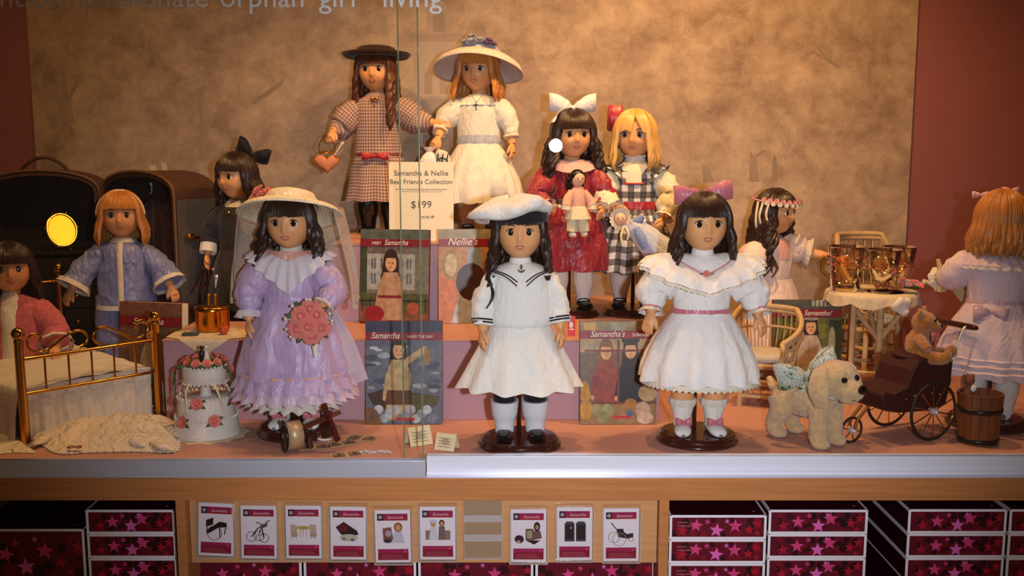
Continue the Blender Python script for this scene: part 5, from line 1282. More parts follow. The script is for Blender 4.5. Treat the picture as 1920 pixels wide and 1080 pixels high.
def tent(label, px, py, w, h, rot):
    p = G(px, py, 0); o = thing('folded_card', label, 'card', (p.x, p.y, 0), rot, 'folded paper cards by the pane joint'); b = MB()
    for s_ in (-1, 1):
        b = MB(); b.prism([V((-w/2, s_*h*.45, .0006)), V((w/2, s_*h*.45, .0006)), V((w/2, 0, h)), V((-w/2, 0, h))], (0, s_*.0006, .0002)); b.build('leaf', mat('cream_paper', '#dcc9a2', rough=.8), o, False)
        q = Print(frame_matrix((-w/2, s_*h*.47, .001), (1, 0, 0) if s_ < 0 else (1, 0, 0), (0, -s_*.45*h, h)), w, h*1.09)
        if s_ < 0:
            for k in range(4): q.rect(.15, .2+.16*k, .8, .24+.16*k, '#8b7a64')
            q.oval(.5, .5, .2, .2, '#a8977c'); q.build('print', o)
tent('folded cream paper card just left of the pane edge', 785, 832, .046, .034, .5)
tent('folded cream paper card right of the pane edge', 838, 842, .040, .030, -.35)
# ------------------------------------------------------------------ right side: wicker set, dog, pram, bear, bucket
Wk = mat('cream_rattan', '#bb9a6e', rough=.6, var=.12, vscale=60, bump=.3, bscale=200)
def wicker_chair(label, loc, rz, cush, cushname, hb=.112, sc=1.):
    r = thing('wicker_armchair', label, 'chair', loc, math.radians(rz), 'wicker armchairs'); r.scale = (sc, sc, sc)
    zs = .092
    MB().lathe([(zs-.006, .001, .001), (zs-.006, .062, .060), (zs, .066, .064), (zs+.006, .062, .060), (zs+.006, .001, .001)], 36).build('seat', Wk, r)
    for a in (.75, 2.39, 3.89, 5.53):
        x, y = .058*math.sin(a), .055*math.cos(a)
        b = MB(); b.tube([(x, y, zs), (x*1.08, y*1.08, zs*.5), (x*1.14, y*1.14, 0)], .0062, 10); b.build('leg', Wk, r)
    for z, k in ((.022, 1.11), (.050, 1.07)):
        b = MB(); pts = [(.058*k*math.sin(a), .055*k*math.cos(a), z) for a in (.75, 2.39, 3.89, 5.53, .75+2*PI)]
        for p, q in zip(pts, pts[1:]): b = MB(); b.tube([p, q], .0042, 8); b.build('stretcher', Wk, r)
    def rail(a, top): # sweep from the left arm round the back to the right arm
        f = abs(a)/2.5; zz = zs+(hb-(hb-.052)*max(0, (f-.38)/.62)**.8)*(1 if top else .6)
        k = 1.06+.10*(1-f)
        return V((.068*k*math.sin(a), .066*k*math.cos(a), zz))
    AA = [-2.5+5.0*i/44 for i in range(45)]
    for dr in (0, .006): b = MB(); b.tube([rail(a, True)+V((0, 0, -dr*1.5)) for a in AA], .0062-.2*dr, 10); b.build('arm_and_back_rail', Wk, r)
    b = MB(); b.tube([rail(a, False) for a in AA], .0030, 8); b.build('middle_rail', Wk, r)
    for i in range(0, 45, 2):
        a = AA[i]; p = V((.064*math.sin(a), .062*math.cos(a), zs)); b = MB(); b.tube([p, rail(a, False), rail(a, True)], .0019, 6); b.build('cane', Wk, r)
    for s_ in (-1, 1):
        e = rail(s_*2.5, True); b = MB(); b.tube([e, e+V((s_*.004, -.010, -.012)), V((s_*.044, -.050, zs+.02)), V((s_*.040, -.048, zs))], .0058, 10, smooth=4); b.build('arm_front', Wk, r)
    b = MB()
    b.lathe([(zs+.007, .056, .054), (zs+.012, .060, .058), (zs+.020, .059, .057), (zs+.025, .050, .048), (zs+.026, .001, .001)], 48, mod=lambda a, t: (1+.015*math.sin(26*a)*(1-t), 0), sub=2); b.build(cushname, cush, r)
    return r
BlueF = floral('blue_floral_cotton', ['#4c5c78', '#8fa0b4', '#c3c8cc', '#5f7088', '#b4bcc4', '#41506a'], 60)
q = G(1436, 735, 0); wicker_chair('cream wicker armchair with pale cushion behind the pink-sashed doll', (q.x-.03, 2.165, .0), -22, fab('pale_ticking', '#b9ac9c', var=.15, vscale=90, stretch=(6, 6, .4)), 'seat_cushion')
q = P(1630, 640, 2.52); wicker_chair('cream wicker armchair with blue floral cushion behind the wicker table', (q.x, 2.53, .0), 20, BlueF, 'floral_cushion', .20, 1.15)
# table
q = P(1636, 535, 2.26); TZ = .236
tb = thing('wicker_table', 'round cream rattan table holding amber glass pitchers', 'table', (q.x, 2.26, 0))
MB().lathe([(TZ-.010, .001, .001), (TZ-.010, .094, .094), (TZ-.006, .099, .099), (TZ-.001, .098, .098), (TZ, .094, .094), (TZ, .001, .001)], 48).build('top', Wk, tb)
b = MB(); b.tube([(.014, -.02, 0), (.014, -.02, TZ-.01)], .0085, 12); b.build('centre_post', Wk, tb)
for p, z in (((-.068, -.04), .20), ((.078, -.03), .20), ((.01, .085), .20)):
    b = MB(); b.tube([(.014, -.02, .125), (.014+(p[0]-.014)*.5, -.02+(p[1]+.02)*.5, .172), (p[0], p[1], TZ-.008)], .0062, 10, smooth=3); b.build('brace', Wk, tb)
for p in ((-.056, -.045), (.075, .03), (-.02, .075)):
    b = MB(); b.tube([(p[0], p[1], 0), (p[0], p[1], TZ-.008)], .0065, 10); b.build('leg', Wk, tb)
b = MB(); b.tube([(.07*math.cos(t), .07*math.sin(t), .06) for t in [2*PI*i/36 for i in range(37)]], .004, 8, cap=False); b.build('hoop', Wk, tb)
b = MB(); b.lathe([(TZ+.0018, .001, .001), (TZ+.0018, .096, .096), (TZ-.002, .1015, .1015), (TZ-.010, .1035, .1035), (TZ-.019, .105, .105)], 120, sub=2, mod=lambda a, t: (1+.018*math.sin(19*a)*max(0, t-.5)*2, -.010*abs(math.sin(4*a))*max(0, t-.6)*2.5))
o = b.build('lace_tablecloth', LC); o.location = (q.x, 2.26, 0); tag(o, 'cream lace cloth draped over the round rattan table', 'tablecloth')
Ag = glassmat('amber_glass', (1.0, .93, .80), 1.3, .02); Agp = mat('ruby_dots', '#9a4a34', rough=.15)
def glassware(name, label, loc, prof, h, handle=False, dots=()):
    r = thing(name, label, name.replace('_', ' '), loc); r.scale = (1.18, 1.18, 1.18); MB().lathe(prof, 36).build('bowl', Ag, r)
    if handle: b = MB(); b.tube([(-.028, 0, .066), (-.042, 0, .060), (-.044, 0, .040), (-.028, 0, .026)], .0036, 8, smooth=4); b.build('handle', Ag, r)
    for z, rr, n in dots:
        for k in range(n): a = 2*PI*(k+.3)/n; b = MB(); b.ell((rr*math.cos(a), rr*math.sin(a), z), (.0034, .0034, .0034), 8, 6); b.build('ruby_boss', Agp, r)
    return r
p1 = P(1588, 512, 2.235); p2 = P(1655, 516, 2.225); p3 = P(1690, 516, 2.27)
glassware('pitcher', 'amber glass pitcher with ruby dots, left on the rattan table', (p1.x, 2.245, TZ+.0022), [(0, .001, .001), (0, .026, .026), (.004, .027, .027), (.040, .030, .030), (.084, .0345, .0345), (.086, .0335, .0335), (.042, .0285, .0285), (.008, .0245, .0245), (.008, .001, .001)], .09, True, ((.052, .0320, 9), (.066, .0335, 9)))
GOB = [(0, .001, .001), (0, .020, .020), (.003, .020, .020), (.010, .006, .006), (.020, .007, .007), (.026, .020, .020), (.050, .028, .028), (.080, .0325, .0325), (.0815, .0315, .0315), (.052, .0265, .0265), (.030, .018, .018), (.024, .001, .001)]
glassware('goblet', 'amber glass goblet with ruby dots, nearest on the rattan table', (p2.x-.004, 2.215, TZ+.0022), GOB, .08, False, ((.046, .0285, 8), (.012, .012, 6)))
glassware('goblet', 'amber glass goblet behind, right on the rattan table', (p3.x, 2.29, TZ+.0022), GOB, .08, False, ((.046, .0285, 8),))
o = thing('serving_tray', 'flat amber glass plate under the nearest goblet', 'plate', (p2.x+.012, 2.235, TZ+.0019)); MB().lathe([(0, .001, .001), (0, .04, .04), (.0012, .046, .046)], 36).build('plate', mat('amber_plate', '#a8641e', rough=.15, spec=.8), o); o.location.z = TZ+.0018
for g in [x for x in COL.objects if x.name.startswith('goblet') and not x.parent and abs(x.location.y-2.215) < .01]: g.location.z = TZ+.0034
# posy and folded lace napkin on the table edge
q = P(1722, 522, 2.20); fl = thing('posy', 'small pink and white flower posy at right edge of rattan table', 'posy', (q.x-.006, 2.21, TZ+.004))
rnd = random.Random(12)
for k in range(16):
    c = V((rnd.uniform(-.024, .024), rnd.uniform(-.016, .016), .012+rnd.random()*.014)); b = MB(); rose(b, c, .008, (c.x*10, c.y*10-.5, 1), k+70, 2); b.build('blossom', [P_rose, mat('mauve_petal', '#b07f8e', rough=.7), W_lace][k % 3], fl)
for k in range(7): b = MB(); a = rnd.random()*6.28; leaf(b, (0, 0, .006), .026, (math.cos(a), math.sin(a), .25)); b.build('leaf', G_leaf, fl)
q = P(1690, 560, 2.15); nk = thing('lace_napkin', 'white lace napkin bunched over front of rattan table', 'napkin', (q.x, 2.146, TZ-.03))
b = MB(); b.ell((0, 0, .012), (.021, .010, .020), 20, 14, wr=.010, wf=55); b.build('bunch', W_lace, nk)
# lace parasol-like fan held by the back-turned doll
hp = wp(dbk, dbk.arms[1][2]+V((.012, -.030, -.006)))+V((-.004, -.050, .004))
fn = thing('lace_fan', 'yellow and cream lace fan held by the doll seen from behind', 'fan', hp); Fy = mat('pale_yellow_lace', '#c7b277', rough=.8, var=.15, vscale=200)
b = MB(); rows = []
for i in range(4): rows.append([V(((.012+.058*i/3)*math.cos(t), -.004+.003*(k % 2), .010-(.012+.058*i/3)*math.sin(t))) for k, t in enumerate([-.75+1.65*j/18 for j in range(19)])])
b.grid(rows); o = b.build('leaf', sheer('fan_lace', '#c9b58f', .75, holes=300), fn)
for j in range(7): t = -.75+1.65*j/6; b = MB(); b.tube([(0, -.005, .010), (.069*math.cos(t), -.005, .010-.069*math.sin(t))], [.0014, .0008], 5); b.build('stick', Fy, fn)
b = MB(); b.tube([(-.004, -.006, -.022), (-.002, -.006, .012), (-.012, -.006, .046)], [.005, .008, .004], 10, smooth=3); b.build('guard', Fy, fn)
# ---- plush dog
Fur = mat('cream_plush', '#c9a676', rough=.95, var=.14, vscale=90, bump=1., bscale=500, sheen=.6)
q = G(1532, 838, 0); dg_ = thing('plush_dog', 'cream plush puppy with floral neck bow standing at front', 'plush dog', (q.x-.004, q.y+.035, 0), math.radians(35))
b = MB()
b.tube([(0, .062, .078), (0, .030, .080), (0, -.010, .082), (0, -.034, .088)], [.026, .034, .036, .030], 18, smooth=4)
b.ell((0, .064, .078), (.030, .022, .030)); b.tube([(0, -.026, .090), (0, -.040, .112), (0, -.048, .128)], [.028, .025, .024], 16)
for sd in (-1, 1):
    b.tube([(sd*.020, -.032, .080), (sd*.023, -.036, .045), (sd*.024, -.036, .016)], [.020, .0165, .0165], 14, smooth=3); b.ell((sd*.024, -.043, .011), (.016, .020, .0115))
    b.tube([(sd*.022, .058, .082), (sd*.026, .050, .058), (sd*.026, .066, .034), (sd*.026, .064, .014)], [.024, .022, .0155, .0155], 14, smooth=3); b.ell((sd*.026, .056, .010), (.0155, .020, .0105))
b.ell((0, -.052, .132), (.040, .037, .037)); b.ell((0, -.086, .117), (.024, .024, .020)); b.ell((0, -.102, .116), (.016, .010, .014)); b.ell((0, -.082, .103), (.019, .020, .011))
b.tube([(0, .080, .086), (0, .096, .094), (0, .106, .108)], [.012, .010, .006], 10)
unify(b, .0032, 3, .8, .0022, 420).build('body', Fur, dg_)
for sd in (-1, 1):
    b = MB(); b.tube([(sd*.030, -.046, .158), (sd*.043, -.048, .146), (sd*.049, -.054, .116), (sd*.046, -.060, .086)], [.012, .018, .023, .015], 14, smooth=4, flat=.45, up=(1, 0, 0))
    unify(b, .003, 2, .8, .0022, 420).build('ear', Fur, dg_)
    b = MB(); b.ell((sd*.0175, -.0850, .1390), .0060, 12, 8); b.build('eye', M_pupil, dg_)
b = MB(); b.ell((0, -.112, .124), (.0108, .0068, .0092), 14, 10); b.build('nose', M_pupil, dg_)
b = MB(); b.tube([(-.012, -.099, .102), (0, -.106, .105), (.012, -.099, .102)], .0008, 5, smooth=3); b.build('mouth_seam', M_lash, dg_)
Flo = floral('green_floral_cotton', ['#47684e', '#d9d2bd', '#5d7f78', '#dcd6c4', '#86a0a0', '#d8d0ba', '#b98a86'], 70)
b = MB(); b.tube([(.030*math.sin(t), -.030+.030*math.cos(t), .110+.010*math.cos(t)) for t in [2*PI*i/24 for i in range(25)]], .006, 8, cap=False); b.build('neck_ribbon', Flo, dg_)
b = MB(); bow(b, V((-.016, -.002, .136)), .118, .050, tails=.075, R=Matrix.Rotation(math.radians(-38), 3, 'Z') @ Matrix.Rotation(-.35, 3, 'Y'), lift=.012, tw=.034, thick=.0014); b.build('floral_bow', Flo, dg_)
b = MB(); b.strip([V((.008, -.004, .125)), V((.018, .0, .135)), V((.028, .004, .128))], (0, .3, 1), [.012, .022, .016], .0015); b.build('red_scarf', satin('red_ribbon', '#b01d1f'), dg_)
# ---- pram
Mar = mat('maroon_velvet', '#380c11', rough=.6, spec=.25, var=.15, vscale=40); Tire = mat('black_rubber', '#121012', rough=.6)
A0 = G(1742, 826, 0); A1 = G(1668, 798, 0); ac = (A0+A1)/2; fw_ = V((-.905, -.425, 0)); sdv = V((-fw_.y, fw_.x, 0))   # forward, sideways (away from the rail is -sdv)
pm = thing('doll_pram', 'maroon velvet doll pram with brass spoked wheels', 'pram', (ac.x, ac.y, 0))
def Q(f, s_, z): return fw_*f+sdv*s_+V((0, 0, z))
def wheel(f, s_, R_, sp, name):
    b = MB(); b.tube([Q(f+R_*math.cos(t), s_, R_+R_*.965*math.sin(t)) for t in [2*PI*i/48 for i in range(49)]], .0026, 8, cap=False); w = b.build(name, Tire, pm)
    b = MB(); b.tube([Q(f+R_*.95*math.cos(t), s_, R_+R_*.92*math.sin(t)) for t in [2*PI*i/48 for i in range(49)]], .0014, 6, cap=False); b.build('rim', M_brass, w)
    for k in range(sp): t = 2*PI*k/sp+.25; b = MB(); b.tube([Q(f, s_, R_), Q(f+R_*.95*math.cos(t), s_, R_+R_*.92*math.sin(t))], .0013, 6); b.build('spoke', M_brass, w)
    b = MB(); b.tube([Q(f, s_-.006, R_), Q(f, s_+.006, R_)], .0065, 12); b.ell(Q(f, s_-.007, R_), .005, 10, 8); b.ell(Q(f, s_+.007, R_), .005, 10, 8); b.build('hub', M_alu, w)
wheel(0, .056, .0575, 10, 'large_wheel'); wheel(0, -.056, .0575, 10, 'large_wheel'); wheel(.150, 0, .0245, 6, 'small_wheel')
b = MB(); b.tube([Q(0, -.056, .0575), Q(0, .056, .0575)], .003, 8); b.build('axle', M_brass, pm)
for s_ in (-.008, .008): b = MB(); b.tube([Q(.150, s_, .0245), Q(.145, s_, .044), Q(.120, s_, .068)], .0035, 8, smooth=3); b.build('front_fork', mat('wood_fork', '#7a4a1e', rough=.5), pm)
side = [(-.050, .060), (-.058, .100), (-.060, .158), (-.046, .166), (.030, .158), (.046, .140), (.058, .108), (.092, .098), (.112, .104), (.120, .096), (.108, .066), (.070, .058), (.0, .054)]
b = MB(); b.prism([Q(f, -.042, z) for f, z in side], sdv*.084)
o = b.build('carriage_body', Mar, pm, False, bevel=.004)
b = MB(); b.ell(Q(-.004, 0, .158), (.044, .036, .008), 20, 10); b.build('seat_cushion', Mar, pm)
for s_ in (-.043, .043):
    b = MB(); b.tube([Q(f, s_, z) for f, z in [(-.054, .100), (-.0565, .156), (-.044, .163), (.028, .155), (.043, .138), (.056, .106), (.092, .096)]], .0018, 6); b.build('piping', mat('dark_piping', '#1e060a', rough=.5), pm)
for k in range(5): b = MB(); b.ell(Q(-.03+.022*k, .0425, .085+.004*(k % 2)), .003, 8, 6); b.build('stud', M_brass, pm)
for s_ in (-.036, .036): b = MB(); b.tube([Q(-.056, s_, .085), Q(-.066, s_, .150), Q(-.090, s_, .205), Q(-.102, s_, .212)], .0026, 8, smooth=4); b.build('push_rod', M_alu, pm)
b = MB(); b.tube([Q(-.102, -.058, .212), Q(-.102, -.04, .212), Q(-.102, .04, .212), Q(-.102, .058, .212)], [.0045, .0062, .0062, .0045], 12, smooth=3); b.build('push_handle', M_mahog, pm)
# ---- teddy in the pram
Bf = mat('golden_mohair', '#a8651e', rough=.95, var=.16, vscale=110, bump=1., bscale=500, sheen=.5); Bp = mat('pad_felt', '#b98a52', rough=.9)
bp = V(pm.location)+Q(.004, .006, .167); br = thing('teddy_bear', 'golden mohair teddy bear with pink ribbon sitting in pram', 'teddy bear', bp+V((.012, .004, -.020)), math.radians(58)); br.scale = (1.18, 1.18, 1.18)
b = MB(); b.ell((0, .004, .026), (.023, .020, .028)); b.ell((0, -.004, .064), (.021, .020, .019)); b.ell((0, -.021, .059), (.011, .011, .009))
for sd in (-1, 1):
    b.tube([(sd*.018, 0, .042), (sd*.032, -.010, .034), (sd*.038, -.020, .026)], [.009, .009, .008], 12, smooth=3)
    b.tube([(sd*.012, -.006, .012), (sd*.020, -.026, .010), (sd*.024, -.042, .012)], [.012, .011, .010], 12, smooth=3); b.ell((sd*.024, -.046, .016), (.010, .006, .012)); b.ell((sd*.018, .0, .081), (.009, .005, .009))
unify(b, .0026, 2, .8, .0018, 420).build('body', Bf, br)
for sd in (-1, 1):
    b = MB(); b.ell((sd*.008, -.0225, .070), .0026, 8, 6); b.build('eye', M_pupil, br); b = MB(); b.ell((sd*.024, -.0525, .016), (.007, .0012, .009), 12, 8); b.build('foot_pad', Bp, br)
b = MB(); b.ell((0, -.0322, .061), (.004, .0022, .003), 10, 8); b.build('nose', M_pupil, br)
b = MB(); bow(b, V((0, -.022, .044)), .036, .015, tails=.026, tw=.010); b.build('ribbon', satin('pink_ribbon', '#c25d5e'), br)
# ---- bucket
q = G(1828, 826, 0); bk = thing('wooden_bucket', 'small wooden stave bucket with dark hoops at right front', 'bucket', (q.x, 1.862, 0)); Bw = mat('stained_oak', '#6e3c18', rough=.5, var=.3, vscale=20, stretch=(5, 5, .8))
n = 16
for k in range(n):
    a0, a1 = 2*PI*k/n+.012, 2*PI*(k+1)/n-.012; b = MB(); vs = []
    for z, rr in ((.0, .0355), (.098, .0415)):
        for r_ in (rr, rr-.0045):
            for a in (a0, a1): vs.append(V((r_*math.cos(a), r_*math.sin(a), z)))
    b.add(vs, [(0, 1, 5, 4), (2, 6, 7, 3), (0, 4, 6, 2), (1, 3, 7, 5), (4, 5, 7, 6), (0, 2, 3, 1)]); b.build('stave', Bw, bk, False)
MB().lathe([(.012, .001, .001), (.012, .032, .032)], 24).build('bottom', Bw, bk)
for z, r_ in ((.004, .0362), (.062, .0398)): MB().lathe([(z, r_, r_), (z, r_+.001, r_+.001), (z+.009, r_+.0016, r_+.0016), (z+.009, r_+.0004, r_+.0004)], 40).build('hoop', M_black, bk)
tq = thing('wooden_toy', 'tiny brown and white toy figure peeking out of bucket', 'toy', (q.x-.022, 1.866, .013))
b = MB(); b.ell((0, 0, .050), (.012, .011, .052), 14, 12); b.ell((0, -.002, .108), (.010, .010, .010), 12, 10); b.ell((.006, -.004, .116), (.003, .003, .006), 8, 6); b.ell((-.006, -.004, .116), (.003, .003, .006), 8, 6); unify(b, .002, 2, .8).build('body', mat('toy_brown', '#7a4426', rough=.7), tq)
b = MB(); b.ell((.005, -.010, .094), (.006, .004, .007), 10, 8); b.build('bib', W_cot, tq)
# ------------------------------------------------------------------ books, price sign, small held dolls
Pg = mat('page_block', '#e3d9c4', rough=.8, var=.05, vscale=400, stretch=(1, 60, 1))
W_ink = ink('#e9dfd2'); Rb = '#7c1020'
def book(label, pxc, pyb, Y, z, rz=0., lean=8, w=.156, h=.210, th=.018, spine='#5b0f1c', cover='#8a6a4a'):
    q = P(pxc, pyb, Y); o = thing('book', label, 'book', (q.x, Y, z), math.radians(rz)); o.rotation_euler.x = -math.radians(lean)
    MB().box((-w/2, 0, 0), (w/2, .0016, h)).build('front_cover', ink(cover), o, False)
    MB().box((-w/2, th-.0016, 0), (w/2, th, h)).build('back_cover', ink(spine), o, False)
    MB().box((-w/2, .0016, 0), (-w/2+.0016, th-.0016, h)).build('spine', ink(spine), o, False)
    MB().box((-w/2+.0016, .0016, .002), (w/2-.003, th-.0016, h-.002)).build('page_block', Pg, o, False)
    FM = frame_matrix((-w/2, 0, 0), (1, 0, 0), (0, 0, 1)); pr = Print(FM, w, h); pr.ink = paint
    return o, pr, FM
def title(o, FM, s, x, y, size, shear=.35, w=.156, h=.210, al='LEFT', sx=1.): text('title', s, size, FM @ Matrix.Translation((x*w, y*h, .0024)), W_ink, o, al, shear, .0001, sx=sx)
def band(pr, y0=.815, y1=.895): pr.rect(0, y0, 1, y1, Rb)
def girl(pr, cx, cy, s, coat, hair='#2e1710', skin='#cf9a6c'):
    """a plain small figure: hair, face, coat"""
    pr.oval(cx, cy+.34*s, .115*s, .13*s, hair); pr.poly([(cx-.12*s, cy+.32*s), (cx+.12*s, cy+.32*s), (cx+.15*s, cy+.10*s), (cx-.15*s, cy+.12*s)], hair)
    pr.poly([(cx-.11*s, cy+.20*s), (cx+.11*s, cy+.20*s), (cx+.20*s, cy+.02*s), (cx+.17*s, cy-.2*s), (cx+.22*s, cy-.5*s), (cx-.22*s, cy-.5*s), (cx-.17*s, cy-.2*s), (cx-.2*s, cy+.02*s)], coat)
    pr.oval(cx, cy+.305*s, .088*s, .098*s, skin); pr.poly([(cx-.095*s, cy+.365*s), (cx+.095*s, cy+.365*s), (cx+.07*s, cy+.43*s), (cx-.07*s, cy+.43*s)], hair); pr.poly([(cx-.2*s, cy+.02*s), (cx-.12*s, cy+.10*s), (cx-.19*s, cy-.25*s), (cx-.25*s, cy-.22*s)], coat); pr.oval(cx-.22*s, cy-.25*s, .03*s, .03*s, skin, 10)
    for e in (-.028, .028): pr.oval(cx+e*s, cy+.305*s, .010*s, .009*s, '#1d100c', 8)
    pr.oval(cx, cy+.262*s, .016*s, .007*s, '#8a3a2c', 8)
# Meet Samantha
o, pr, FM = book('red-banded book with a house cover on low riser step', 738, 603, 2.205, RZ1+.001, -7, 7)
pr.rect(0, 0, 1, 1, '#6f6a58'); pr.rect(0, .9, 1, 1, '#54594e'); pr.rect(0, .30, .10, .9, '#38402a')
pr.rect(.10, .36, .80, .74, '#9b9a92'); pr.poly([(.07, .74), (.84, .74), (.70, .80), (.2, .80)], '#6c5a58')
for x in (.16, .30, .55, .68):
    for y in (.42, .58): pr.rect(x, y, x+.07, y+.11, '#5b5f63'); pr.rect(x+.03, y, x+.04, y+.11, '#b0aca2')
pr.rect(0, 0, 1, .32, '#4f4f28'); pr.poly([(0, .18), (1, .10), (1, 0), (0, 0)], '#7b4a2a')
for k in range(9): pr.rect(.03+.115*k, .14, .045+.115*k, .27, '#231a16')
pr.rect(0, .235, 1, .25, '#231a16')
girl(pr, .45, .36, .92, '#b08a6a'); pr.rect(.27, .27, .63, .30, '#7d1a22'); pr.oval(.22, .10, .14, .09, '#8c1420'); pr.oval(.78, .16, .09, .07, '#9a4a2c')
band(pr); pr.rect(.40, .008, .62, .036, '#b22020'); pr.build('cover_print', o)
title(o, FM, 'MEET', .17, .837, .0095, 0.); title(o, FM, 'Samantha', .35, .834, .0165, sx=.85)
# Nellie's Promise
o, pr, FM = book('red-banded book with golden room cover behind sailor doll', 888, 606, 2.212, RZ1+.001, 2, 6)
pr.rect(0, 0, 1, 1, '#a5743c'); pr.rect(0, .90, 1, 1, '#8a8066'); pr.poly([(.0, 0), (.5, 0), (.42, .40), (0, .52)], '#b8682c'); pr.oval(.18, .62, .12, .16, '#8c7434'); pr.oval(.18, .62, .085, .12, '#b3a070')
pr.rect(.42, .55, .62, .80, '#7d8c93'); pr.poly([(.18, 0), (.62, 0), (.5, .36), (.3, .34)], '#a9b0ba'); pr.oval(.47, .44, .22, .2, '#3c1c10'); girl(pr, .75, .35, .8, '#8c8478', '#6b2f14')
band(pr); pr.rect(.55, .015, .76, .04, '#b22020'); pr.build('cover_print', o); title(o, FM, 'Nellie\'s', .13, .832, .0225)
# Samantha Saves the Day
o, pr, FM = book('red-banded book with stormy rowboat cover on the deck', 758, 803, 1.985, .001, 0, 6)
pr.rect(0, 0, 1, 1, '#5e6270'); pr.rect(0, .88, 1, 1, '#2c2c44')
rnd = random.Random(9)
for k in range(26):
    x, y = rnd.random(), .3+.5*rnd.random(); pr.oval(min(.93, max(.07, x)), y, .04+.05*rnd.random(), .012+.02*rnd.random(), rnd.choice(['#8f949c', '#a9adb0', '#44475a', '#747886', '#3b3e4e']))
pr.poly([(.02, .29), (.25, .35), (.55, .31), (.97, .27), (.90, .17), (.62, .12), (.30, .13), (.10, .19)], '#3d2414'); pr.poly([(.5, .30), (.97, .27), (.92, .18), (.66, .13)], '#4d4a1c')
girl(pr, .43, .46, .84, '#b09a70'); pr.poly([(.55, .58), (.76, .68), (.80, .76), (.74, .75), (.52, .64)], '#b09a70'); pr.oval(.80, .66, .05, .09, '#8f6f3a')
pr.poly([(.25, .19), (.62, .19), (.60, .33), (.28, .33)], '#5a3a1c')
for k in range(12): pr.oval(.1+.07*k, .10+.05*math.sin(k*2.1), .06, .045, rnd.choice(['#8a93a0', '#a8adb4', '#6f7686']))
pr.poly([(.0, 0), (.22, 0), (.14, .14), (0, .18)], '#6f4c2c'); band(pr); pr.rect(.39, .035, .64, .062, '#b22020'); pr.build('cover_print', o)
title(o, FM, 'Samantha', .07, .834, .0180, sx=.84); title(o, FM, 'SAVES THE DAY', .545, .838, .0082, 0., sx=.9)
# Samantha's Surprise
o, pr, FM = book('red-banded book with toyshop window cover on the deck', 1159, 805, 1.985, .001, 1, 6)
pr.rect(0, 0, 1, 1, '#a8905a'); pr.rect(0, .90, 1, 1, '#7f6c44'); pr.rect(.05, .915, .2, .985, '#b88a3a'); pr.rect(.4, .91, .6, .99, '#8a866c')
pr.rect(.05, .55, 1, .78, '#9a8a6c'); pr.rect(0, .2, 1, .70, '#6c5a48')
girl(pr, .34, .46, .80, '#8b3a2c', '#7a4a1c'); girl(pr, .66, .46, .84, '#241a1c', '#2e1710'); pr.oval(.66, .82, .12, .05, '#2a2024')
pr.rect(.06, .705, .98, .725, '#6e2f24'); pr.rect(.485, .22, .515, .82, '#6e2f24')
pr.rect(0, 0, 1, .21, '#8c6c3c'); pr.rect(.1, .195, 1, .215, '#6e2f24')
for x, y, rx, ry, c in ((.06, .36, .06, .06, '#b58420'), (.07, .28, .07, .07, '#b07c1c'), (.08, .14, .08, .10, '#b9872a'), (.22, .14, .07, .06, '#8f8a5a'), (.36, .14, .07, .06, '#93905e'), (.30, .07, .08, .06, '#7d7c4c'), (.55, .07, .06, .05, '#a0734a'), (.65, .10, .035, .03, '#3d5f9c'), (.82, .13, .10, .09, '#b3927a'), (.88, .30, .12, .08, '#a98a5c'), (.85, .06, .11, .06, '#c0a488'), (.66, .20, .08, .05, '#a06a28'), (.20, .42, .05, .06, '#7c2230')): pr.oval(x, y, min(rx, x, 1-x), min(ry, y), c)
band(pr, .83, .91); pr.rect(.42, .055, .66, .082, '#b22020'); pr.build('cover_print', o)
title(o, FM, 'Samantha\'s', .13, .850, .0180, sx=.88); title(o, FM, 'SURPRISE', .68, .854, .0088, 0.)
# Happy Birthday, Samantha!
o, pr, FM = book('red-banded birthday book between wicker chair and table', 1512, 740, 2.27, .001, -2, 6)
pr.rect(0, 0, 1, 1, '#5c5a24'); pr.rect(0, .9, 1, 1, '#4c4a38')
for k in range(7): pr.rect(.56+.06*k, .93, .60+.06*k, 1, '#a39a86')
pr.oval(.5, .66, .40, .1, '#6f6c28'); pr.rect(.82, .2, 1, .78, '#2c3418'); girl(pr, .55, .44, .86, '#b59a80'); pr.oval(.55, .795, .11, .022, '#8a8478'); pr.oval(.86, .55, .05, .16, '#a39a70'); pr.oval(.40, .60, .06, .06, '#b07850')
pr.rect(0, 0, 1, .2, '#6a4c2c'); band(pr, .81, .90); pr.build('cover_print', o)
title(o, FM, 'HAPPY\nBIRTHDAY,', .12, .862, .0075, 0.); title(o, FM, 'Samantha!', .44, .832, .0170, sx=.9)
# book behind the bed
o, pr, FM = book('red-banded book with thick white pages standing behind the bed', 283, 748, 2.235, .001, -12, 5, th=.034)
pr.rect(0, 0, 1, 1, '#6a4a34'); pr.rect(0, .88, 1, 1, '#7a4a3a'); pr.rect(.3, .1, .8, .8, '#57402e'); girl(pr, .5, .40, .8, '#8f7c60'); band(pr, .74, .85); pr.build('cover_print', o); title(o, FM, 'Samantha', .22, .765, .020)
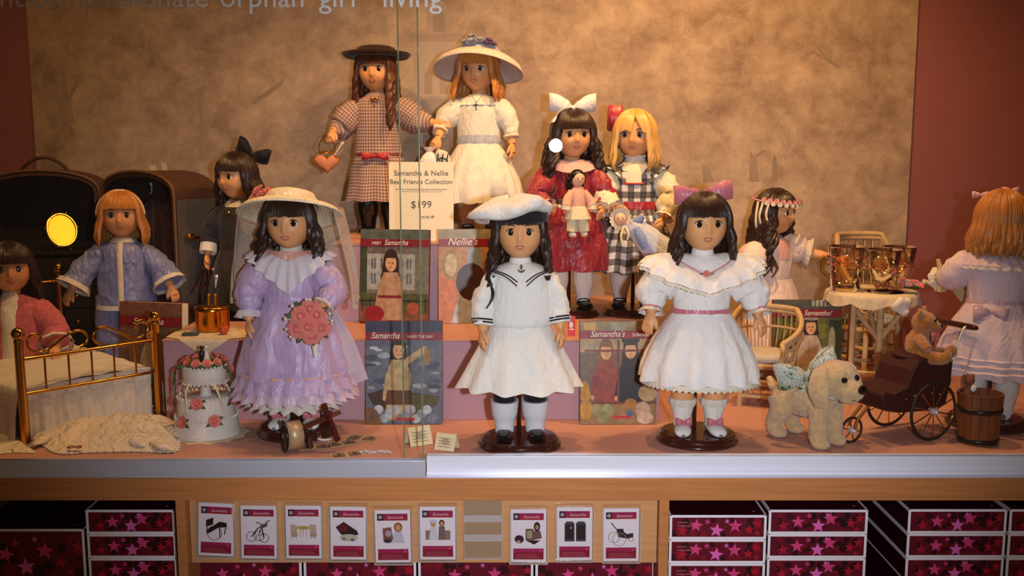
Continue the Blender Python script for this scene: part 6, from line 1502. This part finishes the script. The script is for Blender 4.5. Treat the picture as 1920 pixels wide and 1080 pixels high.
# price sign
q = P(790, 430, 2.30); sg = thing('price_sign', 'white price sign card reading 199 dollars on upper riser', 'sign', (q.x, 2.30, RZ2+.0005)); sg.rotation_euler.x = -math.radians(5)
sw, sh = .148, .181
MB().box((-sw/2, 0, 0), (sw/2, .0012, sh)).build('card', mat('ivory_card', '#e8dcc0', rough=.6), sg, False)
MB().box((-.02, .0012, 0), (.02, .04, .004)).box((-.001, .0012, .0), (.001, .034, .08)).build('easel_foot', mat('clear_acrylic', '#cfc8b8', rough=.2), sg, False)
FM = frame_matrix((0, -.0004, 0), (1, 0, 0), (0, 0, 1)); Tk = ink('#5c4a40')
for s_, y, sz in (('Samantha & Nellie', .150, .0165), ('Best Friends Collection', .131, .0148), ('$199', .076, .0235)): text('print_line', s_, sz, FM @ Matrix.Translation((0, y, 0)), Tk, sg, space=1.02)
pr = Print(FM, sw, sh); rnd = random.Random(2)
x = -.40
while x < .40: wd = .02+.03*rnd.random(); pr.rect(x, .652, min(.40, x+wd), .660, '#8f8068'); x += wd+.008
x = -.30
while x < .32: wd = .02+.03*rnd.random(); pr.rect(x, .628, min(.33, x+wd), .636, '#8f8068'); x += wd+.008
pr.rect(.0, .30, .05, .315, '#8f8068'); pr.rect(.06, .30, .13, .315, '#8f8068'); pr.rect(.15, .30, .2, .322, '#8f8068'); pr.build('fine_print', sg)
# red and white tag behind the sailor doll's wrist
q = P(1072, 590, 2.06); o = thing('tag_card', 'small red and white tag card behind sailor doll wrist', 'tag', (q.x, 2.06, RZ1+.0004)); o.rotation_euler.x = -.12
MB().box((-.008, 0, 0), (.008, .001, .042)).build('card', ink('#c1281f'), o, False); pr = Print(frame_matrix((-.008, -.0001, 0), (1, 0, 0), (0, 0, 1)), .016, .042); pr.oval(.45, .55, .25, .16, '#d8cfc4'); pr.rect(.2, .30, .8, .36, '#d8cfc4'); pr.build('print', o)
# little doll held by the burgundy doll
def mini(label, loc, rz, s):
    r = thing('small_doll', label, 'doll', loc, rz); r.scale = (s, s, s); return r
Pk2 = fab('peach_cotton', '#dba590'); Cl = fab('cream_lace_2', '#e0d2ae', bump=.8, bscale=600)
m = mini('small black-haired toy doll in peach blouse held by burgundy doll', wp(dbur, (.000, -.104, .176)), .35, 1.)
b = MB(); b.ell((0, 0, .128), (.0155, .016, .0175), 18, 14); b.ell((0, -.0158, .126), (.002, .003, .002), 8, 6); b.tube([(0, 0, .100), (0, 0, .115)], .006, 10)
for sd in (-1, 1): 
    b.tube([(sd*.016, 0, .100), (sd*.026, -.004, .080), (sd*.030, -.010, .064)], [.0055, .005, .004], 8, smooth=3); b.ell((sd*.030, -.012, .060), (.004, .004, .006), 8, 6); b.tube([(sd*.009, 0, .055), (sd*.010, 0, .030), (sd*.011, -.002, .006)], [.008, .007, .005], 10); b.ell((sd*.011, -.006, .003), (.006, .010, .004), 8, 6)
unify(b, .0016, 2, .6).build('body', mat('doll_bisque', '#dfae8c', rough=.35), m)
b = MB(); b.ell((0, .003, .131), (.0175, .0165, .0185), 16, 12); b.tube([(-.014, .006, .128), (-.017, .010, .110), (-.016, .012, .096)], [.008, .008, .004], 8, smooth=3); b.tube([(.014, .006, .128), (.017, .010, .112)], [.008, .004], 8); b.build('hair', M_black, m)
for sd in (-1, 1):
    b = MB(); b.ell((sd*.0055, -.0148, .129), .0016, 8, 6); b.build('eye', M_pupil, m); b = MB(); b.tube([(sd*.014, 0, .100), (sd*.026, -.003, .082), (sd*.031, -.010, .068)], [.009, .011, .010], 12, smooth=3, wr=.002, wf=200); b.build('sleeve', Pk2, m); b = MB(); b.lathe([(.074, .008, .008), (.062, .011, .011)], 24, c=(sd*.031, -.009), mod=lambda a, t: (1+.12*math.sin(9*a)*t, 0)); b.build('lace_cuff', Cl, m)
    b = MB(); b.tube([(sd*.010, 0, .058), (sd*.012, -.001, .035), (sd*.014, -.002, .012)], [.012, .013, .013], 14, smooth=3, rip=.08); b.build('pantaloon', Cl, m); b = MB(); b.ell((sd*.014, -.004, .006), (.008, .012, .007), 10, 8); b.build('bootie', W_lace, m)
b = MB(); b.lathe([(.112, .007, .007), (.104, .016, .012), (.085, .016, .014), (.066, .018, .015)], 24, wr=.001); b.build('blouse', Pk2, m)
b = MB(); b.lathe([(.068, .018, .015), (.052, .026, .021), (.040, .030, .024)], 48, mod=lambda a, t: (1+.07*math.sin(10*a)*t, 0)); b.build('frilled_skirt', Cl, m)
n_ = thing('nutcracker', 'tiny toy soldier ornament in red tucked beside the small doll', 'ornament', wp(dbur, (-.040, -.104, .222)))
MB().lathe([(0, .007, .006), (.012, .008, .007), (.018, .006, .006)], 14, cap0=True).build('coat', ink('#b3241f'), n_); b = MB(); b.ell((0, 0, .024), .006, 10, 8); b.build('head', mat('doll_bisque', '#dfae8c'), n_)
MB().lathe([(.027, .0062, .0062), (.038, .0066, .0066), (.039, .001, .001)], 14).build('hat', ink('#2c3020'), n_); b = MB(); b.ell((0, -.005, .021), (.004, .002, .003), 8, 6); b.build('beard', W_cot, n_)
# baby doll held by the plaid doll
bb_ = mini('baby doll in blue gown and frilled bonnet held by plaid doll', wp(dpl, (.006, -.112, .212)), -.1, 1.)
Blu = fab('baby_blue', '#7f8fb5'); BlW = fab('blue_white_lawn', '#b7b9c6', bump=.3)
b = MB(); b.ell((-.034, -.006, .004), (.0135, .013, .0145), 18, 14); b.ell((-.034, -.019, .002), (.002, .002, .002), 8, 6); b.tube([(-.022, -.004, -.006), (-.004, -.004, -.014)], [.006, .009], 10)
for p in ((-.010, -.018, -.002), (.012, -.014, .012)): b.ell(p, (.0045, .0045, .0055), 8, 6); b.tube([p, (-.002, -.004, -.012)], .004, 8)
unify(b, .0016, 2, .6).build('body', mat('doll_bisque', '#dfae8c', rough=.35), bb_)
for sd in (-1, 1): b = MB(); b.ell((-.034+sd*.005, -.0180, .0060), .0014, 8, 6); b.build('eye', M_pupil, bb_)
b = MB(); b.ell((-.034, .003, .006), (.018, .015, .018), 16, 12); b.build('bonnet', Blu, bb_)
b = MB(T=Matrix.Translation((-.034, -.006, .005)) @ Matrix.Rotation(PI/2, 4, 'X')); b.lathe([(0, .015, .016), (.004, .024, .025)], 72, mod=lambda a, t: (1+.06*math.sin(16*a)*t, 0)); b.build('bonnet_frill', Cl, bb_)
b = MB(); b.tube([(-.020, -.004, -.008), (.0, -.006, -.018), (.028, -.004, -.044), (.056, .0, -.072)], [.013, .022, .030, .036], 24, smooth=4, rip=.06, nrip=7); b.build('gown', BlW, bb_)
b = MB(); b.tube([(-.016, -.008, -.008), (.004, -.012, .0), (.014, -.014, .012)], [.009, .011, .007], 14, smooth=3); b.tube([(.0, -.020, -.016), (.014, -.028, -.040), (.022, -.030, -.060)], [.010, .012, .008], 12, smooth=3); b.build('coat', Blu, bb_)
b = MB(); b.strip([V((-.026, -.018, -.010)), V((-.032, -.026, -.030)), V((-.030, -.026, -.048))], (1, 0, 0), .005); b.strip([V((-.024, -.018, -.010)), V((-.016, -.026, -.026)), V((-.018, -.026, -.040))], (1, 0, 0), .005); b.build('bonnet_ties', Cl, bb_)
# ------------------------------------------------------------------ shelves of boxes and the card panel under the case
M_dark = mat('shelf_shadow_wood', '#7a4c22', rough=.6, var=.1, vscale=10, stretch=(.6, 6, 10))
struct(MB().box((-1.98, 1.76, -.075), (1.98, 2.6, -.058)).build('trim_5', M_dark, smooth=False))
SHZ = -.46
struct(MB().box((-1.98, 1.72, SHZ-.02), (1.98, 2.6, SHZ)).build('shelf_trim', M_wood, smooth=False))
struct(MB().box((-1.98, 2.3, SHZ), (1.98, 2.32, -.058)).build('trim_7', M_dark, smooth=False))
PXL = [(331, 349), (1236, 1254)]
for k, (a, c) in enumerate(PXL):
    x0, x1 = P(a, 985, 1.703).x, P(c, 985, 1.703).x
    struct(MB().box((x0, 1.703, SHZ), (x1, 2.3, LIPZ0)).build('trim_%d' % (8+k), M_wood, smooth=False))
CX0 = P(349, 985, 1.703).x; CX1 = P(1236, 985, 1.703).x
PT = .0; panel_top = P(800, 940, 1.715); pn = struct(MB().box((CX0+.001, 1.722, -.182), (CX1-.001, 1.740, LIPZ0)).build('card_panel_trim', mat('maple_light', '#cc935f', rough=.4, var=.10, vscale=9, stretch=(.6, 6, 14), coat=.2), smooth=False))
# picture cards in clear holders
Cw = mat('glossy_card', '#dccfd2', rough=.25); Acr = glassmat('clear_acrylic_sheet', (.97, .97, .97), 1.3, .03)
XS = [400, 482, 567, 651, 736, 820, 905, 991, 1078, 1166]
YT = [944, 949, 949, 951, 957, 951, 0, 956, 952, 954]
lab = ['with a school desk picture', 'with a tricycle picture', 'with a wicker table and chairs picture', 'with a trunk of clothes picture', 'with one doll and a box picture', 'with two dolls picture', '', 'with a seated doll and book picture', 'with an open trunk picture', 'with a pram picture']
def wheel2(p, cx, cy, r, col, n=16):
    w, h = p.w, p.h; p.line([(cx+r*math.cos(2*PI*i/n)/w, cy+r*math.sin(2*PI*i/n)/h) for i in range(n+1)], .0010, col)
for i, px in enumerate(XS):
    top = P(px, YT[i] if YT[i] else 946, 1.716); cw, chh = .0635, .0985
    hr = thing('card_holder', ('clear acrylic card holder %s' % lab[i].replace('with', 'holding the card with')) if lab[i] else 'empty clear acrylic card holder, gap between the cards', 'card holder', (top.x, 1.7218, top.z-chh))
    hw = cw/2+.0025
    MB().box((-hw, -.0012, -.004), (hw, 0, chh+.006)).build('back_plate', Acr if lab[i] else mat('frosted_acrylic', '#a08264', rough=.3), hr, False)
    for s_ in (-1, 1): MB().box((s_*hw-.0008, -.006, -.004), (s_*hw+.0008, -.0012, chh*.96)).build('side_rail', mat('acrylic_edge', '#b9ada0', rough=.2), hr, False)
    MB().box((-hw, -.006, -.0042), (hw, -.0012, -.0026)).build('bottom_ledge', mat('acrylic_edge', '#b9ada0', rough=.2), hr, False)
    if not lab[i]:
        for z in (.066, .030): MB().box((-hw, -.0072, z), (hw, -.0058, z+.013)).build('retaining_strip', mat('frosted_strip', '#b3a79e', rough=.25), hr, False)
        continue
    cd = thing('picture_card', 'pink-banded card '+lab[i], 'card', (top.x, 1.7218-.0040, top.z-chh))
    cd.rotation_euler.y = math.radians([3, 1, .5, .6, -.6, 0, 0, 0, -.3, -.5][i])
    MB().box((-cw/2, 0, 0), (cw/2, .0016, chh)).build('stock', Cw, cd, False)
    FM = frame_matrix((-cw/2, -.0001, 0), (1, 0, 0), (0, 0, 1)); p = Print(FM, cw, chh)
    p.rect(.07, .80, .93, .93, '#8e1c46'); p.rect(.07, .80, .93, .865, '#94202f'); p.rect(.07, .80, .24, .93, '#3a1420'); p.star(.155, .865, .0042, '#cdbcc0', k=6, inner=.5); p.oval(.155, .865, .02, .014, '#3a1420', 8)
    p.rect(.07, .05, .93, .26, '#83182a'); p.rect(.07, .19, .93, .26, '#97204a'); p.star(.84, .215, .003, '#c8486c')
    for k in range(3):
        x = .14+.02*k
        while x < .82-.05*k: wd = .02+.04*random.random(); p.rect(x, .075+.033*k, x+wd, .083+.033*k, '#b06a70'); x += wd+.015
    dk = '#2c1712'; gy = '#6a5a58'
    if i == 0:
        p.poly([(.22, .68), (.42, .73), (.42, .60), (.22, .55)], dk); p.poly([(.26, .50), (.60, .66), (.80, .64), (.80, .56), (.56, .54), (.28, .42)], dk); wheel2(p, .46, .44, .013, dk); p.line([(.60, .54), (.62, .36)], .0018, dk); p.line([(.78, .56), (.74, .42)], .0018, dk); p.line([(.25, .55), (.25, .42)], .0018, dk)
    elif i == 1:
        wheel2(p, .30, .42, .009, dk); wheel2(p, .52, .44, .009, dk); wheel2(p, .66, .40, .008, dk); p.line([(.30, .42), (.48, .58), (.60, .62), (.64, .42)], .0018, dk); p.line([(.5, .44), (.62, .66), (.44, .70)], .0015, dk); p.poly([(.55, .64), (.78, .70), (.74, .62), (.58, .58)], '#5b4a38'); p.line([(.70, .70), (.84, .74)], .0015, dk)
    elif i == 2:
        for x in (.14, .68): p.poly([(x, .66), (x+.18, .64), (x+.18, .50), (x, .50)], '#b39a80'); p.oval(x+.10, .46, .10, .05, '#a88a70'); p.rect(x+.02, .38, x+.04, .46, '#a88a70'); p.rect(x+.15, .38, x+.17, .46, '#a88a70')
        p.oval(.5, .59, .18, .035, '#b08a50'); 
        for x in (.40, .48, .58): p.rect(x, .42, x+.02, .57, '#b59a70')
    elif i == 3:
        p.poly([(.15, .62), (.38, .72), (.60, .62), (.74, .56), (.80, .48), (.62, .46), (.3, .48)], dk); p.oval(.35, .60, .14, .08, '#5c1c1c'); p.oval(.52, .42, .26, .07, '#b0a890'); p.oval(.38, .40, .06, .03, '#6e7a5c'); p.oval(.62, .38, .06, .03, gy)
    elif i == 4:
        p.poly([(.22, .66), (.46, .68), (.52, .44), (.24, .40)], '#7a4a3c'); p.oval(.38, .56, .09, .06, '#a08c9c'); p.oval(.36, .42, .12, .04, '#3c2a40'); p.poly([(.55, .60), (.76, .60), (.84, .38), (.48, .38)], '#b6b0b6'); p.oval(.66, .68, .12, .09, '#8a5a24'); p.oval(.66, .67, .07, .055, '#c08c5c')
    elif i == 5:
        p.rect(.16, .38, .36, .56, '#8a6a5c'); p.rect(.68, .38, .86, .56, '#8a6a5c'); p.poly([(.30, .62), (.46, .62), (.52, .38), (.26, .38)], '#c0bcc0'); p.oval(.38, .68, .08, .06, '#b98a5c'); p.oval(.38, .73, .12, .03, '#b4b0bc'); p.poly([(.54, .64), (.70, .64), (.72, .38), (.52, .38)], '#6f5a54'); p.oval(.62, .70, .08, .06, '#3a1c12'); p.oval(.62, .69, .05, .04, '#b98a5c')
    elif i == 7:
        p.oval(.24, .44, .13, .08, '#3a1820'); p.oval(.22, .39, .06, .03, '#a88a70'); p.rect(.42, .42, .64, .64, '#6a5038'); p.rect(.46, .46, .60, .60, '#9a8a6a'); p.poly([(.62, .60), (.84, .60), (.88, .46), (.60, .42)], '#6c4a44'); p.oval(.74, .68, .09, .09, '#2a1410'); p.oval(.74, .67, .05, .045, '#a87850'); p.poly([(.42, .42), (.66, .34), (.84, .42)], dk)
    elif i == 8:
        for x in (.22, .54): p.poly([(x, .36), (x+.28, .36), (x+.28, .70), (x+.22, .74), (x+.06, .74), (x, .70)], '#3c4038'); p.rect(x+.03, .40, x+.25, .68, '#2a1c20')
        p.oval(.40, .62, .025, .03, '#8a7a6c')
    else:
        p.poly([(.36, .62), (.56, .62), (.58, .56), (.66, .52), (.84, .54), (.84, .46), (.70, .43), (.42, .46)], '#2e242c'); wheel2(p, .45, .42, .012, '#8a7a58'); wheel2(p, .30, .46, .010, '#8a7a58'); wheel2(p, .78, .42, .004, '#8a7a58'); p.line([(.36, .62), (.22, .74)], .0016, dk)
    p.build('card_print', cd)
    text('card_title', 'Samantha', .0075, FM @ Matrix.Translation((cw*.58, chh*.845, .0026)), ink('#d9a8ae'), cd, shear=.3, extrude=.00005)
# product boxes
Bt = mat('box_maroon', '#3a0a14', rough=.35, spec=.5); Bwh = mat('box_white_rim', '#efe6e8', rough=.5)
def star_front(p, seed, big=1.):
    rnd = random.Random(seed); p.rect(0, 0, 1, 1, '#640a1e')
    w, h = p.w, p.h
    for k in range(34):
        x, y, r = rnd.random(), rnd.random(), .004+.006*rnd.random(); rx, ry = r/w*big, r/h*big
        x = min(1-rx, max(rx, x)); y = min(1-min(ry, .5), max(min(ry, .5), y)); p.oval(x, y, rx, min(ry, y, 1-y), rnd.choice(['#2e040c', '#64091c', '#7a0c1e', '#3a0510']), 12)
    def clip_star(x, y, r, c, rot):
        pts = []
        for i in range(10):
            a = rot+PI/2+PI*i/5; q = r if i % 2 == 0 else r*.42; pts.append((min(1, max(0, x+q*math.cos(a)/w)), min(1, max(0, y+q*math.sin(a)/h))))
        p.poly(pts, c)
    for x, y, r, c in ((.28, .55, .013, '#d8457c'), (.48, .28, .014, '#e268b4'), (.66, .62, .014, '#d43e74'), (.82, .40, .010, '#b0142c'), (.12, .30, .011, '#ac142c'), (.95, .7, .010, '#a81428'), (.40, .8, .006, '#cc3c6c'), (.57, .85, .005, '#e268b4'), (.9, .15, .007, '#a01a30')):
        clip_star(x+rnd.uniform(-.03, .03), y+rnd.uniform(-.06, .06), r*big, c, rnd.uniform(-.3, .3))
boxn = [0]
def product_box(label, px0, px1, pyt, Y, h, depth=.30, rz=0., seed=1, big=1., ztop=None, cap=True):
    a, c = P(px0, pyt, Y), P(px1, pyt, Y); w = c.x-a.x; zt = ztop if ztop is not None else a.z
    r = thing('product_box', label, 'box', ((a.x+c.x)/2, Y, zt-h), math.radians(rz), 'maroon star boxes on the lower shelves')
    MB().box((-w/2, .0015, .0008), (w/2, depth, h-.0008)).build('carton', Bt, r, False)
    rim = MB(); t = .0045
    rim.box((-w/2, 0, 0), (w/2, .0015, t)).box((-w/2, 0, h-t), (w/2, .0015, h)).box((-w/2, 0, t), (-w/2+t, .0015, h-t)).box((w/2-t, 0, t), (w/2, .0015, h-t))
    rim.box((-w/2-.0003, 0, h-.0012), (-w/2+.003, depth, h)).box((w/2-.003, 0, h-.0012), (w/2+.0003, depth, h)); rim.box((-w/2-.0006, 0, h-.004), (-w/2, depth, h)); rim.box((-w/2-.0006, 0, 0), (-w/2, depth, .003)); rim.build('white_rim', Bwh, r, False)
    FM = frame_matrix((-w/2+t, .0006, t), (1, 0, 0), (0, 0, 1)); p = Print(FM, w-2*t, h-2*t, .00002); star_front(p, seed, big); p.build('star_print', r)
    for k, s_ in enumerate(("Samantha's", 'Cranberry Party') if seed == 31 else ()): text('print_line', s_, .0042, FM @ Matrix.Translation((.010, (h-2*t)*(.72-.18*k), .0012)), ink('#c98a92'), r, 'LEFT', extrude=.00003)
    b = Print(frame_matrix((w/2-.03, .012, h), (1, 0, 0), (0, 1, 0)), .02, .02); b.star(.5, .4, .0035, '#b59aa0', k=6, inner=.5); b.build('lid_star', r)
    return r
HB = .0462; Yb = 1.765
def stack(px0, px1, pyt, Y, n, what, seed, h=HB, big=1., depth=.30, names=('topmost', 'second', 'third', 'fourth', 'fifth', 'sixth', 'seventh', 'lowest')):
    a = P(px0, pyt, Y); k = 0; z = a.z
    while z-h > SHZ-.001 and k < n:
        product_box('maroon star box, %s %s' % (names[k], what), px0, px1, pyt, Y, h, depth, 0, seed+k*0, big, z); z -= h+.0004; k += 1
    # a plain plinth carton fills the shelf below the frame
    c = P(px1, pyt, Y); MBx = MB().box((a.x+.004, Y+.004, SHZ), (c.x-.004, Y+depth, z)); o = MBx.build('storage_carton', Bt, None, False); tag(o, 'plain maroon carton at the bottom %s' % what, 'box')
stack(1256, 1438, 966, Yb, 3, 'of the stack right of the card panel', 31)
stack(1442, 1628, 956, Yb, 3, 'of the middle stack right of card panel', 47)
stack(1704, 1889, 955, Yb, 3, 'of the stack beside the dark gap', 47)
stack(1894, 2080, 955, Yb, 3, 'of the stack at right frame edge', 47)
stack(160, 327, 956, Yb, 3, 'of the stack left of the card panel', 47)
stack(-60, 157, 992, Yb, 1, 'of the stack at left frame edge', 52, .10, 1.3)
stack(360, 565, 1050, Yb+.004, 1, 'under the cards at left', 61, .06); stack(569, 780, 1050, Yb+.004, 1, 'under the cards beside the first', 62, .06); stack(784, 1000, 1050, Yb+.004, 1, 'under the empty card holder', 63, .06); stack(1004, 1228, 1050, Yb+.004, 1, 'under the cards at right', 64, .06)
